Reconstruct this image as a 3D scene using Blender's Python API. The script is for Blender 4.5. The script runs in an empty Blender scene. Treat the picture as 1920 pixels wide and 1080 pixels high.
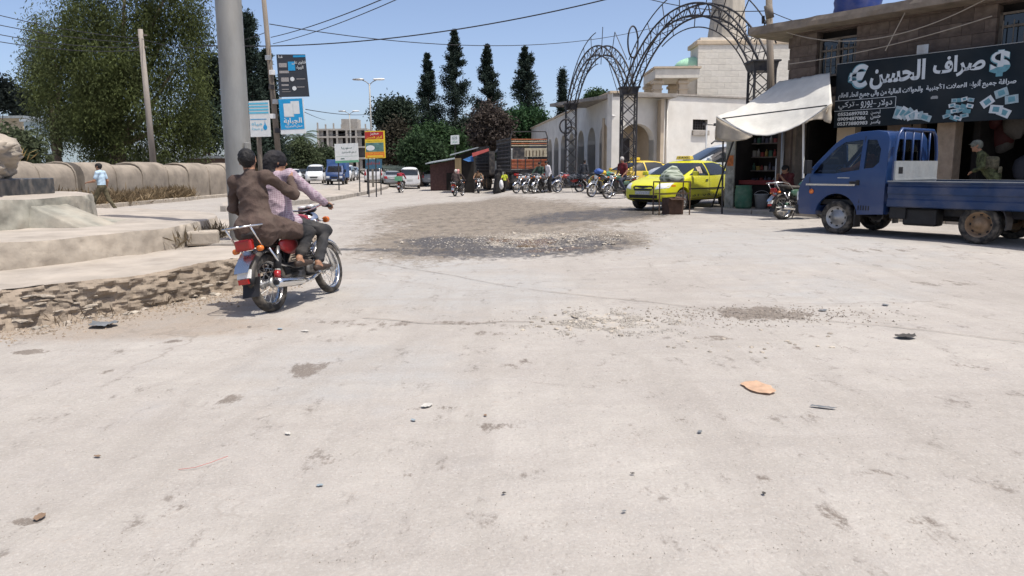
import bpy, bmesh, math, random, unicodedata
import numpy as np
from mathutils import Vector, Matrix, noise
from mathutils.bvhtree import BVHTree
random.seed(7); RNG = np.random.default_rng(7)
SC = bpy.context.scene
COL = SC.collection
R = math.radians
# ---------------------------------------------------------------- camera
FPX, CAMH, PITCH, ROLL = 1400.0, 1.45, 9.17, -0.4
cd = bpy.data.cameras.new('camera'); cam = bpy.data.objects.new('camera', cd); COL.objects.link(cam)
cd.sensor_width = 36.0; cd.lens = FPX / 1920 * 36; cd.clip_start = .05; cd.clip_end = 3000
CM = Matrix.Rotation(R(90 - PITCH), 4, 'X') @ Matrix.Rotation(R(ROLL), 4, 'Z')
cam.matrix_world = Matrix.Translation((0, 0, CAMH)) @ CM
SC.camera = cam
# ---------------------------------------------------------------- sky, sun, exposure
SUN_EL, SUN_AZ = 69.0, 124.0        # azimuth clockwise from +Y (view direction)
W = bpy.data.worlds.new('World'); SC.world = W; W.use_nodes = True
wn = W.node_tree.nodes; wl = W.node_tree.links; wn.clear()
sky = wn.new('ShaderNodeTexSky'); sky.sky_type = 'NISHITA'; sky.sun_disc = False
sky.sun_elevation = R(SUN_EL); sky.sun_rotation = R(SUN_AZ)
sky.altitude = 200; sky.air_density = .56; sky.dust_density = 2.6; sky.ozone_density = 0.0
bg = wn.new('ShaderNodeBackground'); bg.inputs[1].default_value = 0.15
wo = wn.new('ShaderNodeOutputWorld')
wl.new(sky.outputs[0], bg.inputs[0]); wl.new(bg.outputs[0], wo.inputs[0])
sd = bpy.data.lights.new('sun', 'SUN'); sd.energy = 3.3; sd.angle = R(.53); sd.color = (1, .955, .88)
so = bpy.data.objects.new('sun', sd); COL.objects.link(so); so.location = (20, -8, 60)
SDIR = Vector((math.cos(R(SUN_EL)) * math.sin(R(SUN_AZ)), math.cos(R(SUN_EL)) * math.cos(R(SUN_AZ)), math.sin(R(SUN_EL))))
so.rotation_euler = SDIR.to_track_quat('Z', 'Y').to_euler()
SC.view_settings.view_transform = 'Standard'; SC.view_settings.look = 'None'
SC.view_settings.exposure = 0.55; SC.view_settings.gamma = 1.0
SC.view_settings.use_curve_mapping = False
SC.render.engine = 'CYCLES'; SC.cycles.max_bounces = 4; SC.cycles.adaptive_threshold = .02; SC.cycles.diffuse_bounces = 2; SC.cycles.glossy_bounces = 2; SC.cycles.transmission_bounces = 3; SC.cycles.transparent_max_bounces = 12
# ---------------------------------------------------------------- helpers: terrain and survey
def sst(a, b, x):
    t = min(1, max(0, (x - a) / (b - a))); return t * t * (3 - 2 * t)
def zt(x, y):
    z = .15 * sst(-.5, 4, x) * sst(8, 13, y)
    z -= .35 * sst(24, 42, y) * (1 - sst(-2.2, .2, x)) * sst(-14, -9, x)
    if abs(x) < 40 and y < 80:
        z += .022 * noise.noise((x * .33, y * .33, 3.1)) + .010 * noise.noise((x * 1.1, y * 1.1, 7.7))
        # the broken pothole in the middle of the crossing
        z -= .085 * math.exp(-(((x - .55) / 1.0) ** 2 + ((y - 14.35) / .55) ** 2))
        z -= .04 * math.exp(-(((x + .5) / 1.6) ** 2 + ((y - 13.2) / .5) ** 2))
    return z
def ray(px, py):
    d = CM.to_3x3() @ Vector(((px - 960) / FPX, -(py - 540) / FPX, -1)); return d
def G(px, py):                       # surveyed ground point
    d = ray(px, py); z = 0
    for _ in range(8):
        t = (z - CAMH) / d.z; x, y = d.x * t, d.y * t; z = zt(x, y)
    return Vector((x, y, z))
def at(px, py, Y):                   # surveyed point at distance Y down the street
    d = ray(px, py); t = Y / d.y; return Vector((d.x * t, Y, CAMH + d.z * t))
# ---------------------------------------------------------------- helpers: materials
MATS = {}
def rgb(h):
    v = [int(h[i:i + 2], 16) / 255 for i in (0, 2, 4)]
    return tuple(c / 12.92 if c < .04045 else ((c + .055) / 1.055) ** 2.4 for c in v)
def mat(name, col, rough=.7, metal=0., var=.18, scale=6., bump=0., bscale=40., spec=.3, dust=0., coat=0., detail=5., trans=0., stretch=None):
    if name in MATS: return MATS[name]
    m = bpy.data.materials.new(name); m.use_nodes = True; N = m.node_tree.nodes; L = m.node_tree.links
    b = N['Principled BSDF']
    if isinstance(col, str): col = rgb(col)
    b.inputs['Roughness'].default_value = rough; b.inputs['Metallic'].default_value = metal
    b.inputs['Specular IOR Level'].default_value = spec
    if coat: b.inputs['Coat Weight'].default_value = coat; b.inputs['Coat Roughness'].default_value = .08
    tc = N.new('ShaderNodeTexCoord'); vec = tc.outputs['Object']
    if stretch:
        mp = N.new('ShaderNodeMapping'); mp.inputs['Scale'].default_value = stretch; L.new(vec, mp.inputs[0]); vec = mp.outputs[0]
    n1 = N.new('ShaderNodeTexNoise'); n1.inputs['Scale'].default_value = scale; n1.inputs['Detail'].default_value = detail; n1.inputs['Roughness'].default_value = .62
    L.new(vec, n1.inputs[0])
    mr = N.new('ShaderNodeMapRange'); mr.inputs[1].default_value = .3; mr.inputs[2].default_value = .7
    mr.inputs[3].default_value = 1 - var; mr.inputs[4].default_value = 1 + var * .6
    L.new(n1.outputs[0], mr.inputs[0])
    mx = N.new('ShaderNodeVectorMath'); mx.operation = 'SCALE'; mx.inputs[0].default_value = col; L.new(mr.outputs[0], mx.inputs['Scale'])
    out = mx.outputs[0]
    if dust:
        n3 = N.new('ShaderNodeTexNoise'); n3.inputs['Scale'].default_value = scale * .7; n3.inputs['Detail'].default_value = 7; L.new(vec, n3.inputs[0])
        r3 = N.new('ShaderNodeMapRange'); r3.inputs[1].default_value = .42; r3.inputs[2].default_value = .72; r3.inputs[3].default_value = 0; r3.inputs[4].default_value = dust; L.new(n3.outputs[0], r3.inputs[0])
        mm = N.new('ShaderNodeMix'); mm.data_type = 'RGBA'; L.new(r3.outputs[0], mm.inputs[0]); L.new(out, mm.inputs[6]); mm.inputs[7].default_value = (.42, .36, .29, 1)
        out = mm.outputs[2]
        ra = N.new('ShaderNodeMath'); ra.operation = 'ADD'; ra.use_clamp = True; ra.inputs[1].default_value = rough; L.new(r3.outputs[0], ra.inputs[0]); L.new(ra.outputs[0], b.inputs['Roughness'])
    L.new(out, b.inputs['Base Color'])
    if bump:
        n2 = N.new('ShaderNodeTexNoise'); n2.inputs['Scale'].default_value = bscale; n2.inputs['Detail'].default_value = 6; L.new(vec, n2.inputs[0])
        bp = N.new('ShaderNodeBump'); bp.inputs['Strength'].default_value = bump; bp.inputs['Distance'].default_value = .02
        L.new(n2.outputs[0], bp.inputs['Height']); L.new(bp.outputs[0], b.inputs['Normal'])
    if trans:
        o = N['Material Output']; t = N.new('ShaderNodeBsdfTranslucent'); L.new(out, t.inputs[0])
        ms = N.new('ShaderNodeMixShader'); ms.inputs[0].default_value = trans
        L.new(b.outputs[0], ms.inputs[1]); L.new(t.outputs[0], ms.inputs[2]); L.new(ms.outputs[0], o.inputs[0])
    MATS[name] = m; return m
def glassmat(name, tint, alpha=.5):
    if name in MATS: return MATS[name]
    m = bpy.data.materials.new(name); m.use_nodes = True; N = m.node_tree.nodes; L = m.node_tree.links; N.clear()
    o = N.new('ShaderNodeOutputMaterial'); t = N.new('ShaderNodeBsdfTransparent'); t.inputs[0].default_value = (*tint, 1)
    g = N.new('ShaderNodeBsdfGlossy'); g.inputs['Roughness'].default_value = .03; f = N.new('ShaderNodeFresnel'); f.inputs[0].default_value = 1.5
    ms = N.new('ShaderNodeMixShader'); L.new(f.outputs[0], ms.inputs[0]); L.new(t.outputs[0], ms.inputs[1]); L.new(g.outputs[0], ms.inputs[2]); L.new(ms.outputs[0], o.inputs[0])
    MATS[name] = m; return m
# ---------------------------------------------------------------- helpers: objects
def obj(name, me, m=None, parent=None, loc=None, smooth=None):
    o = bpy.data.objects.new(name, me); COL.objects.link(o)
    if m is not None:
        ms = m if isinstance(m, (list, tuple)) else [m]
        if not me.materials:
            for q in ms: me.materials.append(q)
    if parent: o.parent = parent
    if loc is not None: o.location = loc
    return o
def tag(o, label=None, cat=None, group=None, kind=None):
    if label: o['label'] = label
    if cat: o['category'] = cat
    if group: o['group'] = group
    if kind: o['kind'] = kind
    return o
def thing(name, label, cat, loc=(0, 0, 0), rz=0, group=None, scale=None):
    o = bpy.data.objects.new(name, None); COL.objects.link(o); o.location = loc; o.rotation_euler = (0, 0, rz); o.empty_display_size = .2
    if scale: o.scale = (scale,) * 3
    return tag(o, label, cat, group)
def setmat(o, m, i=0):
    s = o.material_slots[i]; s.link = 'OBJECT'; s.material = m
def copy_tree(o, parent=None, swap=None):
    c = o.copy(); COL.objects.link(c)
    if parent: c.parent = parent
    if swap:
        for i, s in enumerate(c.material_slots):
            if s.material and s.material.name in swap: setmat(c, swap[s.material.name], i)
    for ch in list(o.children): copy_tree(ch, c, swap)
    return c
class MB:
    def __init__(s): s.v = []; s.f = []; s.mi = []; s.sm = []
    def add(s, v, f, m=0, smooth=False):
        n = len(s.v); s.v += [tuple(q) for q in v]
        for q in f: s.f.append(tuple(i + n for i in q)); s.mi.append(m); s.sm.append(smooth)
        return s
    def box(s, c, d, rot=None, m=0, taper=None):
        x, y, z = [q / 2 for q in d]; vs = []
        for k in (-1, 1):
            tx, ty = (taper if taper and k > 0 else (1, 1))
            for i, j in ((-1, -1), (1, -1), (1, 1), (-1, 1)): vs.append(Vector((i * x * tx, j * y * ty, k * z)))
        if rot is not None:
            M = rot if isinstance(rot, Matrix) else Matrix.Rotation(rot, 3, 'Z'); vs = [M @ q for q in vs]
        c = Vector(c); return s.add([q + c for q in vs], [(0, 3, 2, 1), (4, 5, 6, 7), (0, 1, 5, 4), (1, 2, 6, 5), (2, 3, 7, 6), (3, 0, 4, 7)], m)
    def tube(s, pts, r, n=8, m=0, cap=True, closed=False):
        pts = [Vector(p) for p in pts]; K = len(pts); rs = r if isinstance(r, (list, tuple)) else [r] * K
        vs = []; up = None
        for i, p in enumerate(pts):
            a = pts[i - 1] if i or closed else p; b = pts[(i + 1) % K] if i < K - 1 or closed else p
            t = (b - a); t = t.normalized() if t.length > 1e-9 else Vector((0, 0, 1))
            if up is None: up = Vector((0, 0, 1)) if abs(t.z) < .9 else Vector((1, 0, 0))
            u = (up - t * up.dot(t)).normalized(); w = t.cross(u); up = u
            for k in range(n): q = 2 * math.pi * k / n; vs.append(p + (u * math.cos(q) + w * math.sin(q)) * rs[i])
        fs = []
        for i in range(K if closed else K - 1):
            for k in range(n): fs.append((i * n + k, i * n + (k + 1) % n, ((i + 1) % K) * n + (k + 1) % n, ((i + 1) % K) * n + k))
        s.add(vs, fs, m, n > 5)
        if cap and not closed: s.add(vs[:n], [tuple(range(n - 1, -1, -1))], m); s.add(vs[-n:], [tuple(range(n))], m)
        return s
    def lathe(s, prof, n=24, axis='Z', c=(0, 0, 0), m=0, smooth=True, arc=None):
        vs = []; fs = []; K = len(prof); c = Vector(c); a0, a1 = arc or (0, 2 * math.pi); full = arc is None; nn = n if full else n + 1
        for k in range(nn):
            q = a0 + (a1 - a0) * k / n; cs, sn = math.cos(q), math.sin(q)
            for r_, h in prof:
                p = (r_ * cs, r_ * sn, h) if axis == 'Z' else ((r_ * cs, h, r_ * sn) if axis == 'Y' else (h, r_ * cs, r_ * sn)); vs.append(c + Vector(p))
        for k in range(n):
            for j in range(K - 1):
                a = k * K + j; b = ((k + 1) % nn) * K + j; fs.append((a, b, b + 1, a + 1))
        return s.add(vs, fs, m, smooth)
    def prism(s, poly, a, b, axis='Y', m=0):      # polygon in the two other axes extruded from a to b along axis
        n = len(poly)
        def P(u, v, h): return (u, h, v) if axis == 'Y' else ((u, v, h) if axis == 'Z' else (h, u, v))
        vs = [P(u, v, a) for u, v in poly] + [P(u, v, b) for u, v in poly]
        fs = [tuple(range(n)), tuple(range(2 * n - 1, n - 1, -1))] + [(i, i + n, (i + 1) % n + n, (i + 1) % n) for i in range(n)]
        return s.add(vs, fs, m)
    def quad(s, a, b, c, d, m=0): return s.add([a, b, c, d], [(0, 1, 2, 3)], m)
    def mesh(s, name='m', fix=True, bevel=0, bseg=2):
        me = bpy.data.meshes.new(name); me.from_pydata(s.v, [], s.f)
        me.polygons.foreach_set('material_index', s.mi); me.polygons.foreach_set('use_smooth', s.sm); me.update()
        if fix or bevel:
            bm = bmesh.new(); bm.from_mesh(me)
            bmesh.ops.remove_doubles(bm, verts=bm.verts, dist=1e-5)
            if bevel:
                es = [e for e in bm.edges if len(e.link_faces) == 2 and e.calc_face_angle(0) > .5]
                bmesh.ops.bevel(bm, geom=es, offset=bevel, segments=bseg, profile=.5, affect='EDGES', clamp_overlap=True)
            bmesh.ops.recalc_face_normals(bm, faces=bm.faces); bm.to_mesh(me); bm.free()
        return me
    def build(s, name, m, parent=None, loc=None, bevel=0, bseg=2):
        return obj(name, s.mesh(name, True, bevel, bseg), m, parent, loc)
def bar(name, a, b, r, m, parent, n=5): return MB().tube([a, b], r, n).build(name, m, parent)
_unit = {}
def beam(name, a, b, w, h, m, parent):            # a square bar between two points; all beams share one unit cube per material
    key = ('beam', m.name)
    if key not in _unit: _unit[key] = MB().box((0, 0, .5), (1, 1, 1)).mesh('beam'); _unit[key].materials.append(m)
    a, b = Vector(a), Vector(b); d = b - a; q = d.to_track_quat('Z', 'Y')
    o = bpy.data.objects.new(name, _unit[key]); COL.objects.link(o); o.parent = parent
    o.location = a; o.rotation_mode = 'QUATERNION'; o.rotation_quaternion = q; o.scale = (w, h, max(d.length, 1e-3)); return o
def evalmesh(o):
    dg = bpy.context.evaluated_depsgraph_get(); me = bpy.data.meshes.new_from_object(o.evaluated_get(dg)); return me
def bake(o, mods):                                 # apply modifiers and keep the object
    for t, kw in mods:
        md = o.modifiers.new(t, t)
        for k, v in kw.items(): setattr(md, k, v)
    me = evalmesh(o); o.modifiers.clear(); old = o.data; o.data = me; bpy.data.meshes.remove(old) if old.users == 0 else None
    return o
def smooth(o, ang=None):
    for p in o.data.polygons: p.use_smooth = True
    if ang: o.data.set_sharp_from_angle(angle=R(ang))
    return o
def npmesh(name, v, f, smooth=False):
    me = bpy.data.meshes.new(name); v = np.asarray(v, np.float32); f = np.asarray(f, np.int32); k = f.shape[1]
    me.vertices.add(len(v)); me.vertices.foreach_set('co', v.ravel())
    me.loops.add(f.size); me.loops.foreach_set('vertex_index', f.ravel())
    me.polygons.add(len(f)); me.polygons.foreach_set('loop_start', np.arange(0, f.size, k, dtype=np.int32))
    me.polygons.foreach_set('use_smooth', np.full(len(f), smooth)); me.update(calc_edges=True); me.validate(); return me
# ---- a panel laid on a body: outline in two axes, projected along the third on to the surface and lifted by off
def decal(name, bvh, poly, axis, sgn, m, parent, off=.004, step=.05, thick=0.):
    us = [p[0] for p in poly]; vs = [p[1] for p in poly]; bm = bmesh.new()
    A = {'Y': lambda u, v, h: Vector((u, h, v)), 'X': lambda u, v, h: Vector((h, u, v)), 'Z': lambda u, v, h: Vector((u, v, h))}[axis]
    fv = [bm.verts.new((u, v, 0)) for u, v in poly]; bm.faces.new(fv)
    for ax, arr in ((0, us), (1, vs)):
        k = max(1, int((max(arr) - min(arr)) / step))
        for i in range(1, k):
            c = min(arr) + (max(arr) - min(arr)) * i / k; no = (1, 0, 0) if ax == 0 else (0, 1, 0)
            bmesh.ops.bisect_plane(bm, geom=bm.verts[:] + bm.edges[:] + bm.faces[:], plane_co=(c, 0, 0) if ax == 0 else (0, c, 0), plane_no=no)
    d = A(0, 0, -sgn)
    last = None; miss = []
    for v in bm.verts:
        o = A(v.co.x, v.co.y, sgn * 8); h = bvh.ray_cast(o, d)
        if h[0] is None: miss.append(v); v.co = o; continue
        nn = h[1] if h[1].dot(d) < 0 else -h[1]; v.co = h[0] + nn * off; last = v.co.copy()
    if miss: bmesh.ops.delete(bm, geom=miss, context='VERTS')
    for f in bm.faces: f.smooth = True
    bmesh.ops.recalc_face_normals(bm, faces=bm.faces)
    me = bpy.data.meshes.new(name); bm.to_mesh(me); bm.free(); return obj(name, me, m, parent)
def bvh_of(o):
    bm = bmesh.new(); bm.from_mesh(o.data); b = BVHTree.FromBMesh(bm); bm.free(); return b
# ---- lettering: shape Arabic into its joined forms, lay it out right to left, and turn it into a mesh
AF = {}
for cp in list(range(0xFE80, 0xFEFD)):
    d = unicodedata.decomposition(chr(cp)).split()
    if len(d) >= 2: AF.setdefault(tuple(int(q, 16) for q in d[1:]), {})[d[0][1:-1]] = chr(cp)
def shape_ar(t):
    out = []; i = 0; seq = []
    while i < len(t):
        if t[i] == 'ل' and i + 1 < len(t) and (0x644, ord(t[i + 1])) in AF: seq.append((0x644, ord(t[i + 1]))); i += 2
        else: seq.append((ord(t[i]),)); i += 1
    def joins_next(k): return k in AF and 'initial' in AF[k]
    def joins_prev(k): return k in AF and 'final' in AF[k]
    for n, k in enumerate(seq):
        if k not in AF: out.append(chr(k[0])); continue
        p = n > 0 and joins_next(seq[n - 1]) and joins_prev(k); q = n + 1 < len(seq) and joins_next(k) and joins_prev(seq[n + 1])
        form = 'medial' if p and q else 'final' if p else 'initial' if q else 'isolated'
        out.append(AF[k].get(form) or AF[k].get('isolated') or chr(k[0]))
    s = ''.join(reversed(out)); import re
    return re.sub(r'[0-9]+', lambda mo: mo.group(0)[::-1], s)
def text(name, s, w, h, m, parent, M, bold=0., ar=True):   # fitted into w x h, lower left corner at M's origin, facing M's +Z
    c = bpy.data.curves.new('t', 'FONT'); c.body = shape_ar(s) if ar else s; c.offset = bold; c.resolution_u = 3; c.fill_mode = 'FRONT'
    o = bpy.data.objects.new('t', c); COL.objects.link(o); me = evalmesh(o); bpy.data.objects.remove(o); bpy.data.curves.remove(c)
    n = len(me.vertices); co = np.empty(n * 3, np.float32); me.vertices.foreach_get('co', co); co = co.reshape(-1, 3)
    lo, hi = co.min(0), co.max(0); co[:, 0] = (co[:, 0] - lo[0]) / (hi[0] - lo[0]) * w; co[:, 1] = (co[:, 1] - lo[1]) / max(hi[1] - lo[1], 1e-6) * h; co[:, 2] = 0
    me.vertices.foreach_set('co', co.ravel()); me.materials.clear(); me.update(); me.name = name
    o = obj(name, me, m, parent); o.matrix_local = M; return o
def sheet(name, w, h, m, parent, M, t=0.):           # flat printed patch, lower left at M's origin
    mb = MB()
    if t: mb.box((w / 2, h / 2, t / 2), (w, h, t))
    else: mb.quad((0, 0, 0), (w, 0, 0), (w, h, 0), (0, h, 0))
    o = mb.build(name, m, parent); o.matrix_local = M; return o
def polysheet(name, pts, m, parent, M):
    o = MB().add([(x, y, 0) for x, y in pts], [tuple(range(len(pts)))]).build(name, m, parent); o.matrix_local = M; return o
def frame_of(o, u, n):                               # matrix with origin o, x along u, z along n
    u = Vector(u).normalized(); n = Vector(n); n = (n - u * n.dot(u)).normalized(); v = n.cross(u)
    M = Matrix((u, v, n)).transposed().to_4x4(); M.translation = Vector(o); return M
def T(x, y, z=0): return Matrix.Translation((x, y, z))
# ---------------------------------------------------------------- ground
def gaps(segs):
    out = []
    for a, b, n in segs: out += list(np.linspace(a, b, n, endpoint=False))
    return np.array(out + [segs[-1][1]])
gx = gaps([(-600, -80, 12), (-80, -24, 20), (-24, -9, 60), (-9, 9, 360), (9, 24, 60), (24, 80, 20), (80, 600, 12)])
gy = gaps([(-60, -3, 8), (-3, 2.4, 20), (2.4, 8, 150), (8, 18, 150), (18, 40, 90), (40, 90, 50), (90, 200, 20), (200, 1500, 14)])
NX, NY = len(gx), len(gy)
X, Y = np.meshgrid(gx, gy)
Z = np.array([zt(a, b) for a, b in zip(X.ravel(), Y.ravel())]).reshape(X.shape)
idx = np.arange(NX * NY).reshape(NY, NX)
fq = np.stack([idx[:-1, :-1], idx[:-1, 1:], idx[1:, 1:], idx[1:, :-1]], -1).reshape(-1, 4)
BUMP = np.zeros_like(Z)
gme = npmesh('ground', np.stack([X, Y, Z], -1).reshape(-1, 3), fq, True)
def ell(px, py, hw, hh, soft=1.0):                    # mask of a stain, surveyed on the ground
    c = G(px, py); n, f = G(px, py + hh), G(px, py - hh); rx = hw * c.y / FPX; ry = max(.03, (f.y - n.y) / 2); cy = (f.y + n.y) / 2
    d = np.sqrt(((X - c.x) / rx) ** 2 + ((Y - cy) / ry) ** 2)
    return np.clip((1.35 - d) / .7 * soft, 0, 1)
def mx(*a):
    r = a[0]
    for q in a[1:]: r = np.maximum(r, q)
    return r
mud = mx(ell(940, 420, 250, 42), ell(860, 408, 190, 30), ell(820, 452, 150, 36), ell(1090, 452, 120, 22), ell(1140, 403, 120, 16))
wet = mx(ell(960, 471, 200, 12), ell(840, 455, 90, 12), ell(1130, 402, 130, 9) * .9, ell(1055, 410, 90, 8) * .8, ell(700, 468, 90, 3) * .8,
         ell(1180, 395, 60, 7) * .8, ell(1030, 462, 120, 9))
puddle = mx(ell(1000, 457, 42, 4), ell(935, 450, 28, 3), ell(1040, 468, 60, 3.5))
stain = mx(ell(1420, 588, 90, 13), ell(575, 695, 30, 16), ell(440, 747, 32, 9) * .9, ell(60, 660, 28, 6), ell(40, 978, 30, 7), ell(740, 890, 42, 9) * .6,
           ell(1330, 634, 50, 5) * .8, ell(1500, 652, 20, 4) * .7, ell(200, 698, 16, 4) * .6, ell(50, 785, 18, 7) * .55, ell(1510, 630, 22, 4) * .6,
           ell(870, 605, 60, 4) * .7, ell(340, 640, 30, 3) * .6, ell(270, 860, 40, 8) * .45, ell(800, 765, 40, 6) * .5, ell(930, 800, 30, 8) * .4, ell(1160, 715, 60, 6) * .35, ell(1640, 470, 80, 5) * .4, ell(1760, 530, 90, 6) * .4, ell(1820, 690, 60, 8) * .3, ell(640, 860, 60, 10) * .3, ell(1420, 900, 50, 9) * .35, ell(1690, 980, 60, 10) * .35, ell(350, 960, 60, 12) * .3, ell(1050, 980, 50, 10) * .35, ell(1190, 820, 40, 7) * .4,
           ell(920, 625, 45, 4) * .6, ell(700, 605, 100, 7) * .55, ell(1660, 890, 45, 10) * .35, ell(1520, 980, 90, 26) * .3, ell(1275, 785, 35, 7) * .35, ell(985, 683, 34, 9) * .4)
chalk = mx(ell(1010, 452, 95, 16), ell(1080, 462, 60, 9), ell(930, 455, 50, 7), ell(1130, 605, 110, 22) * .8)   # broken pale sub-base
patch = mx(ell(860, 545, 230, 40), ell(780, 500, 160, 14), ell(1500, 470, 300, 42) * .8, ell(650, 700, 260, 60) * .6, ell(1560, 545, 200, 30) * .7)   # older grey asphalt showing through
dirt = mx(ell(200, 615, 330, 22), ell(430, 560, 90, 40), ell(330, 590, 120, 22))
co = np.stack([X, Y, Z], -1).reshape(-1, 3)
mk = np.maximum(mud, chalk).ravel(); sel_ = np.where((Y.ravel() > 2.4) & (Y.ravel() < 26) & (np.abs(X.ravel()) < 10))[0]
for i in sel_:
    x, y = co[i, 0], co[i, 1]; q = .004 * noise.noise((x * 3.1, y * 3.1, 5)) + .002 * noise.noise((x * 8, y * 8, 9))
    pf = math.exp(-(((x - .55) / .8) ** 2 + ((y - 14.3) / .42) ** 2))
    if mk[i] > 0: q += (1 - pf) * mk[i] * (.030 * abs(noise.noise((x * 2.3, y * 2.3, 2))) + .018 * noise.noise((x * 6, y * 6, 4)) - .012)
    co[i, 2] += q
gme.vertices.foreach_set('co', co.astype(np.float32).ravel()); gme.update()
def track(pts, w):                                   # a faint tyre track through surveyed points
    P = [G(*q) for q in pts]; D = np.full(X.shape, 99.)
    for a_, b2_ in zip(P[:-1], P[1:]):
        n_ = 12
        dx, dy = b2_.x - a_.x, b2_.y - a_.y; t_ = np.clip(((X - a_.x) * dx + (Y - a_.y) * dy) / (dx * dx + dy * dy), 0, 1); D = np.minimum(D, np.hypot(X - a_.x - t_ * dx, Y - a_.y - t_ * dy))
    return np.clip(1.4 - D / w, 0, 1)
tracks = mx(track([(1060, 600), (1250, 700), (1420, 850), (1620, 1075)], .09), track([(1180, 590), (1480, 700), (1790, 860), (1919, 960)], .08), track([(960, 560), (760, 640), (500, 760), (180, 960)], .09), track([(880, 540), (620, 610), (300, 720), (0, 860)], .08), track([(700, 400), (640, 450), (690, 520), (1000, 560), (1500, 560)], .12), track([(820, 375), (700, 430), (640, 520)], .14), track([(1100, 420), (1300, 480), (1700, 540), (1919, 570)], .13))
for nm, a in (('tracks', tracks), ('mud', mud), ('wet', wet), ('puddle', puddle), ('stain', stain), ('chalk', chalk), ('patch', patch), ('dirt', dirt)):
    at_ = gme.attributes.new(nm, 'FLOAT', 'POINT'); at_.data.foreach_set('value', a.astype(np.float32).ravel())
gm = bpy.data.materials.new('dusty_road'); gm.use_nodes = True; N = gm.node_tree.nodes; L = gm.node_tree.links
b = N['Principled BSDF']; b.inputs['Specular IOR Level'].default_value = .2
tc = N.new('ShaderNodeTexCoord')
def nz(scale, detail=6, rough=.6, stretch=None, dist=0):
    n = N.new('ShaderNodeTexNoise'); n.inputs['Scale'].default_value = scale; n.inputs['Detail'].default_value = detail; n.inputs['Roughness'].default_value = rough; n.inputs['Distortion'].default_value = dist
    if stretch:
        mp = N.new('ShaderNodeMapping'); mp.inputs['Scale'].default_value = stretch[:3]
        if len(stretch) > 3: mp.inputs['Rotation'].default_value = (0, 0, R(stretch[3]))
        L.new(tc.outputs['Object'], mp.inputs[0]); L.new(mp.outputs[0], n.inputs[0])
    else: L.new(tc.outputs['Object'], n.inputs[0])
    return n.outputs[0]
def mth(op, a, c=None, clamp=False):
    n = N.new('ShaderNodeMath'); n.operation = op; n.use_clamp = clamp
    for i, q in enumerate((a, c)):
        if q is None: continue
        if isinstance(q, (int, float)): n.inputs[i].default_value = q
        else: L.new(q, n.inputs[i])
    return n.outputs[0]
def rng(v, a, c, lo=0., hi=1.):
    n = N.new('ShaderNodeMapRange'); L.new(v, n.inputs[0])
    for i, q in enumerate((a, c, lo, hi)): n.inputs[i + 1].default_value = q
    return n.outputs[0]
def mixc(f, a, c):
    n = N.new('ShaderNodeMix'); n.data_type = 'RGBA'
    for i, q in ((0, f), (6, a), (7, c)):
        if isinstance(q, (int, float)): n.inputs[i].default_value = q
        elif isinstance(q, tuple): n.inputs[i].default_value = (*q, 1)
        else: L.new(q, n.inputs[i])
    return n.outputs[2]
def attr(nm):
    n = N.new('ShaderNodeAttribute'); n.attribute_name = nm; return n.outputs['Fac']
big, midn, fine, grit = nz(.4, 3), nz(1.9, 4, .65), nz(7, 5, .75), nz(60, 2, .7)
spn = nz(4.2, 5, .8, (1, .55, 1))
rag = mth('ADD', mth('MULTIPLY', nz(3.2, 5, .85, (1, .5, 1)), .65), mth('MULTIPLY', fine, .35))
c = mixc(rng(big, .38, .62), (0.325, 0.300, 0.270), (0.395, 0.368, 0.333))
c = mixc(rng(midn, .35, .7, 0, .55), c, (0.310, 0.285, 0.265))
c = mixc(rng(fine, .42, .72, 0, .4), c, (0.442, 0.412, 0.383))
def soft(nm, amp, edge=.5, wid=.16, n=None):          # ragged edge: mask plus noise, thresholded
    r_ = rng(mth('ADD', attr(nm), mth('MULTIPLY', mth('SUBTRACT', n or fine, .5), amp)), edge - wid, edge + wid)
    return mth('MULTIPLY', r_, mth('ADD', mth('MULTIPLY', attr(nm), 3.), .75 if nm == 'stain' else .12, True)) if amp > 2 else r_
ps = soft('patch', 2.0, .55, .35, midn); c = mixc(mth('MULTIPLY', ps, .7), c, (0.340, 0.337, 0.327))
dr = soft('dirt', 1.6, .45, .35); c = mixc(mth('MULTIPLY', dr, .85), c, (0.281, 0.231, 0.183))
tr = rng(nz(1.0, 4, .65, (2.4, .16, 1, 24)), .50, .66, 0, .38); c = mixc(tr, c, (0.268, 0.245, 0.219))
tr2 = rng(nz(1.0, 3, .6, (.2, 2.2, 1, 12)), .54, .68, 0, .3); c = mixc(tr2, c, (0.281, 0.255, 0.230))
tk_ = soft('tracks', 2.4, .62, .4, midn); c = mixc(mth('MULTIPLY', tk_, .24), c, (.275, .25, .222))
mo = rng(nz(2.6, 5, .75, (.6, 1.5, 1, -14)), .44, .62, 0, .36); c = mixc(mo, c, (.30, .276, .248))
md = soft('mud', 3.6, .5, .26, rag); c = mixc(mth('MULTIPLY', md, .9), c, mixc(rng(spn, .42, .60), mixc(rng(midn, .4, .6), (0.085, 0.070, 0.054), (0.162, 0.136, 0.109)), (0.225, 0.188, 0.147)))
ch = soft('chalk', 5.5, 1.05, .14, fine); c = mixc(mth('MULTIPLY', ch, .85), c, (0.442, 0.387, 0.315))
stn = soft('stain', 4.6, .66, .2, spn); c = mixc(mth('MULTIPLY', stn, .75), c, (0.128, 0.102, 0.081))
wt = soft('wet', 5.2, .50, .28, spn); c = mixc(mth('MULTIPLY', wt, .85), c, (0.047, 0.043, 0.042))
pd = soft('puddle', 1.6, .5, .08); c = mixc(pd, c, (0.128, 0.085, 0.051))
vo = N.new('ShaderNodeTexVoronoi'); vo.inputs['Scale'].default_value = 24; L.new(tc.outputs['Object'], vo.inputs[0])
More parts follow.
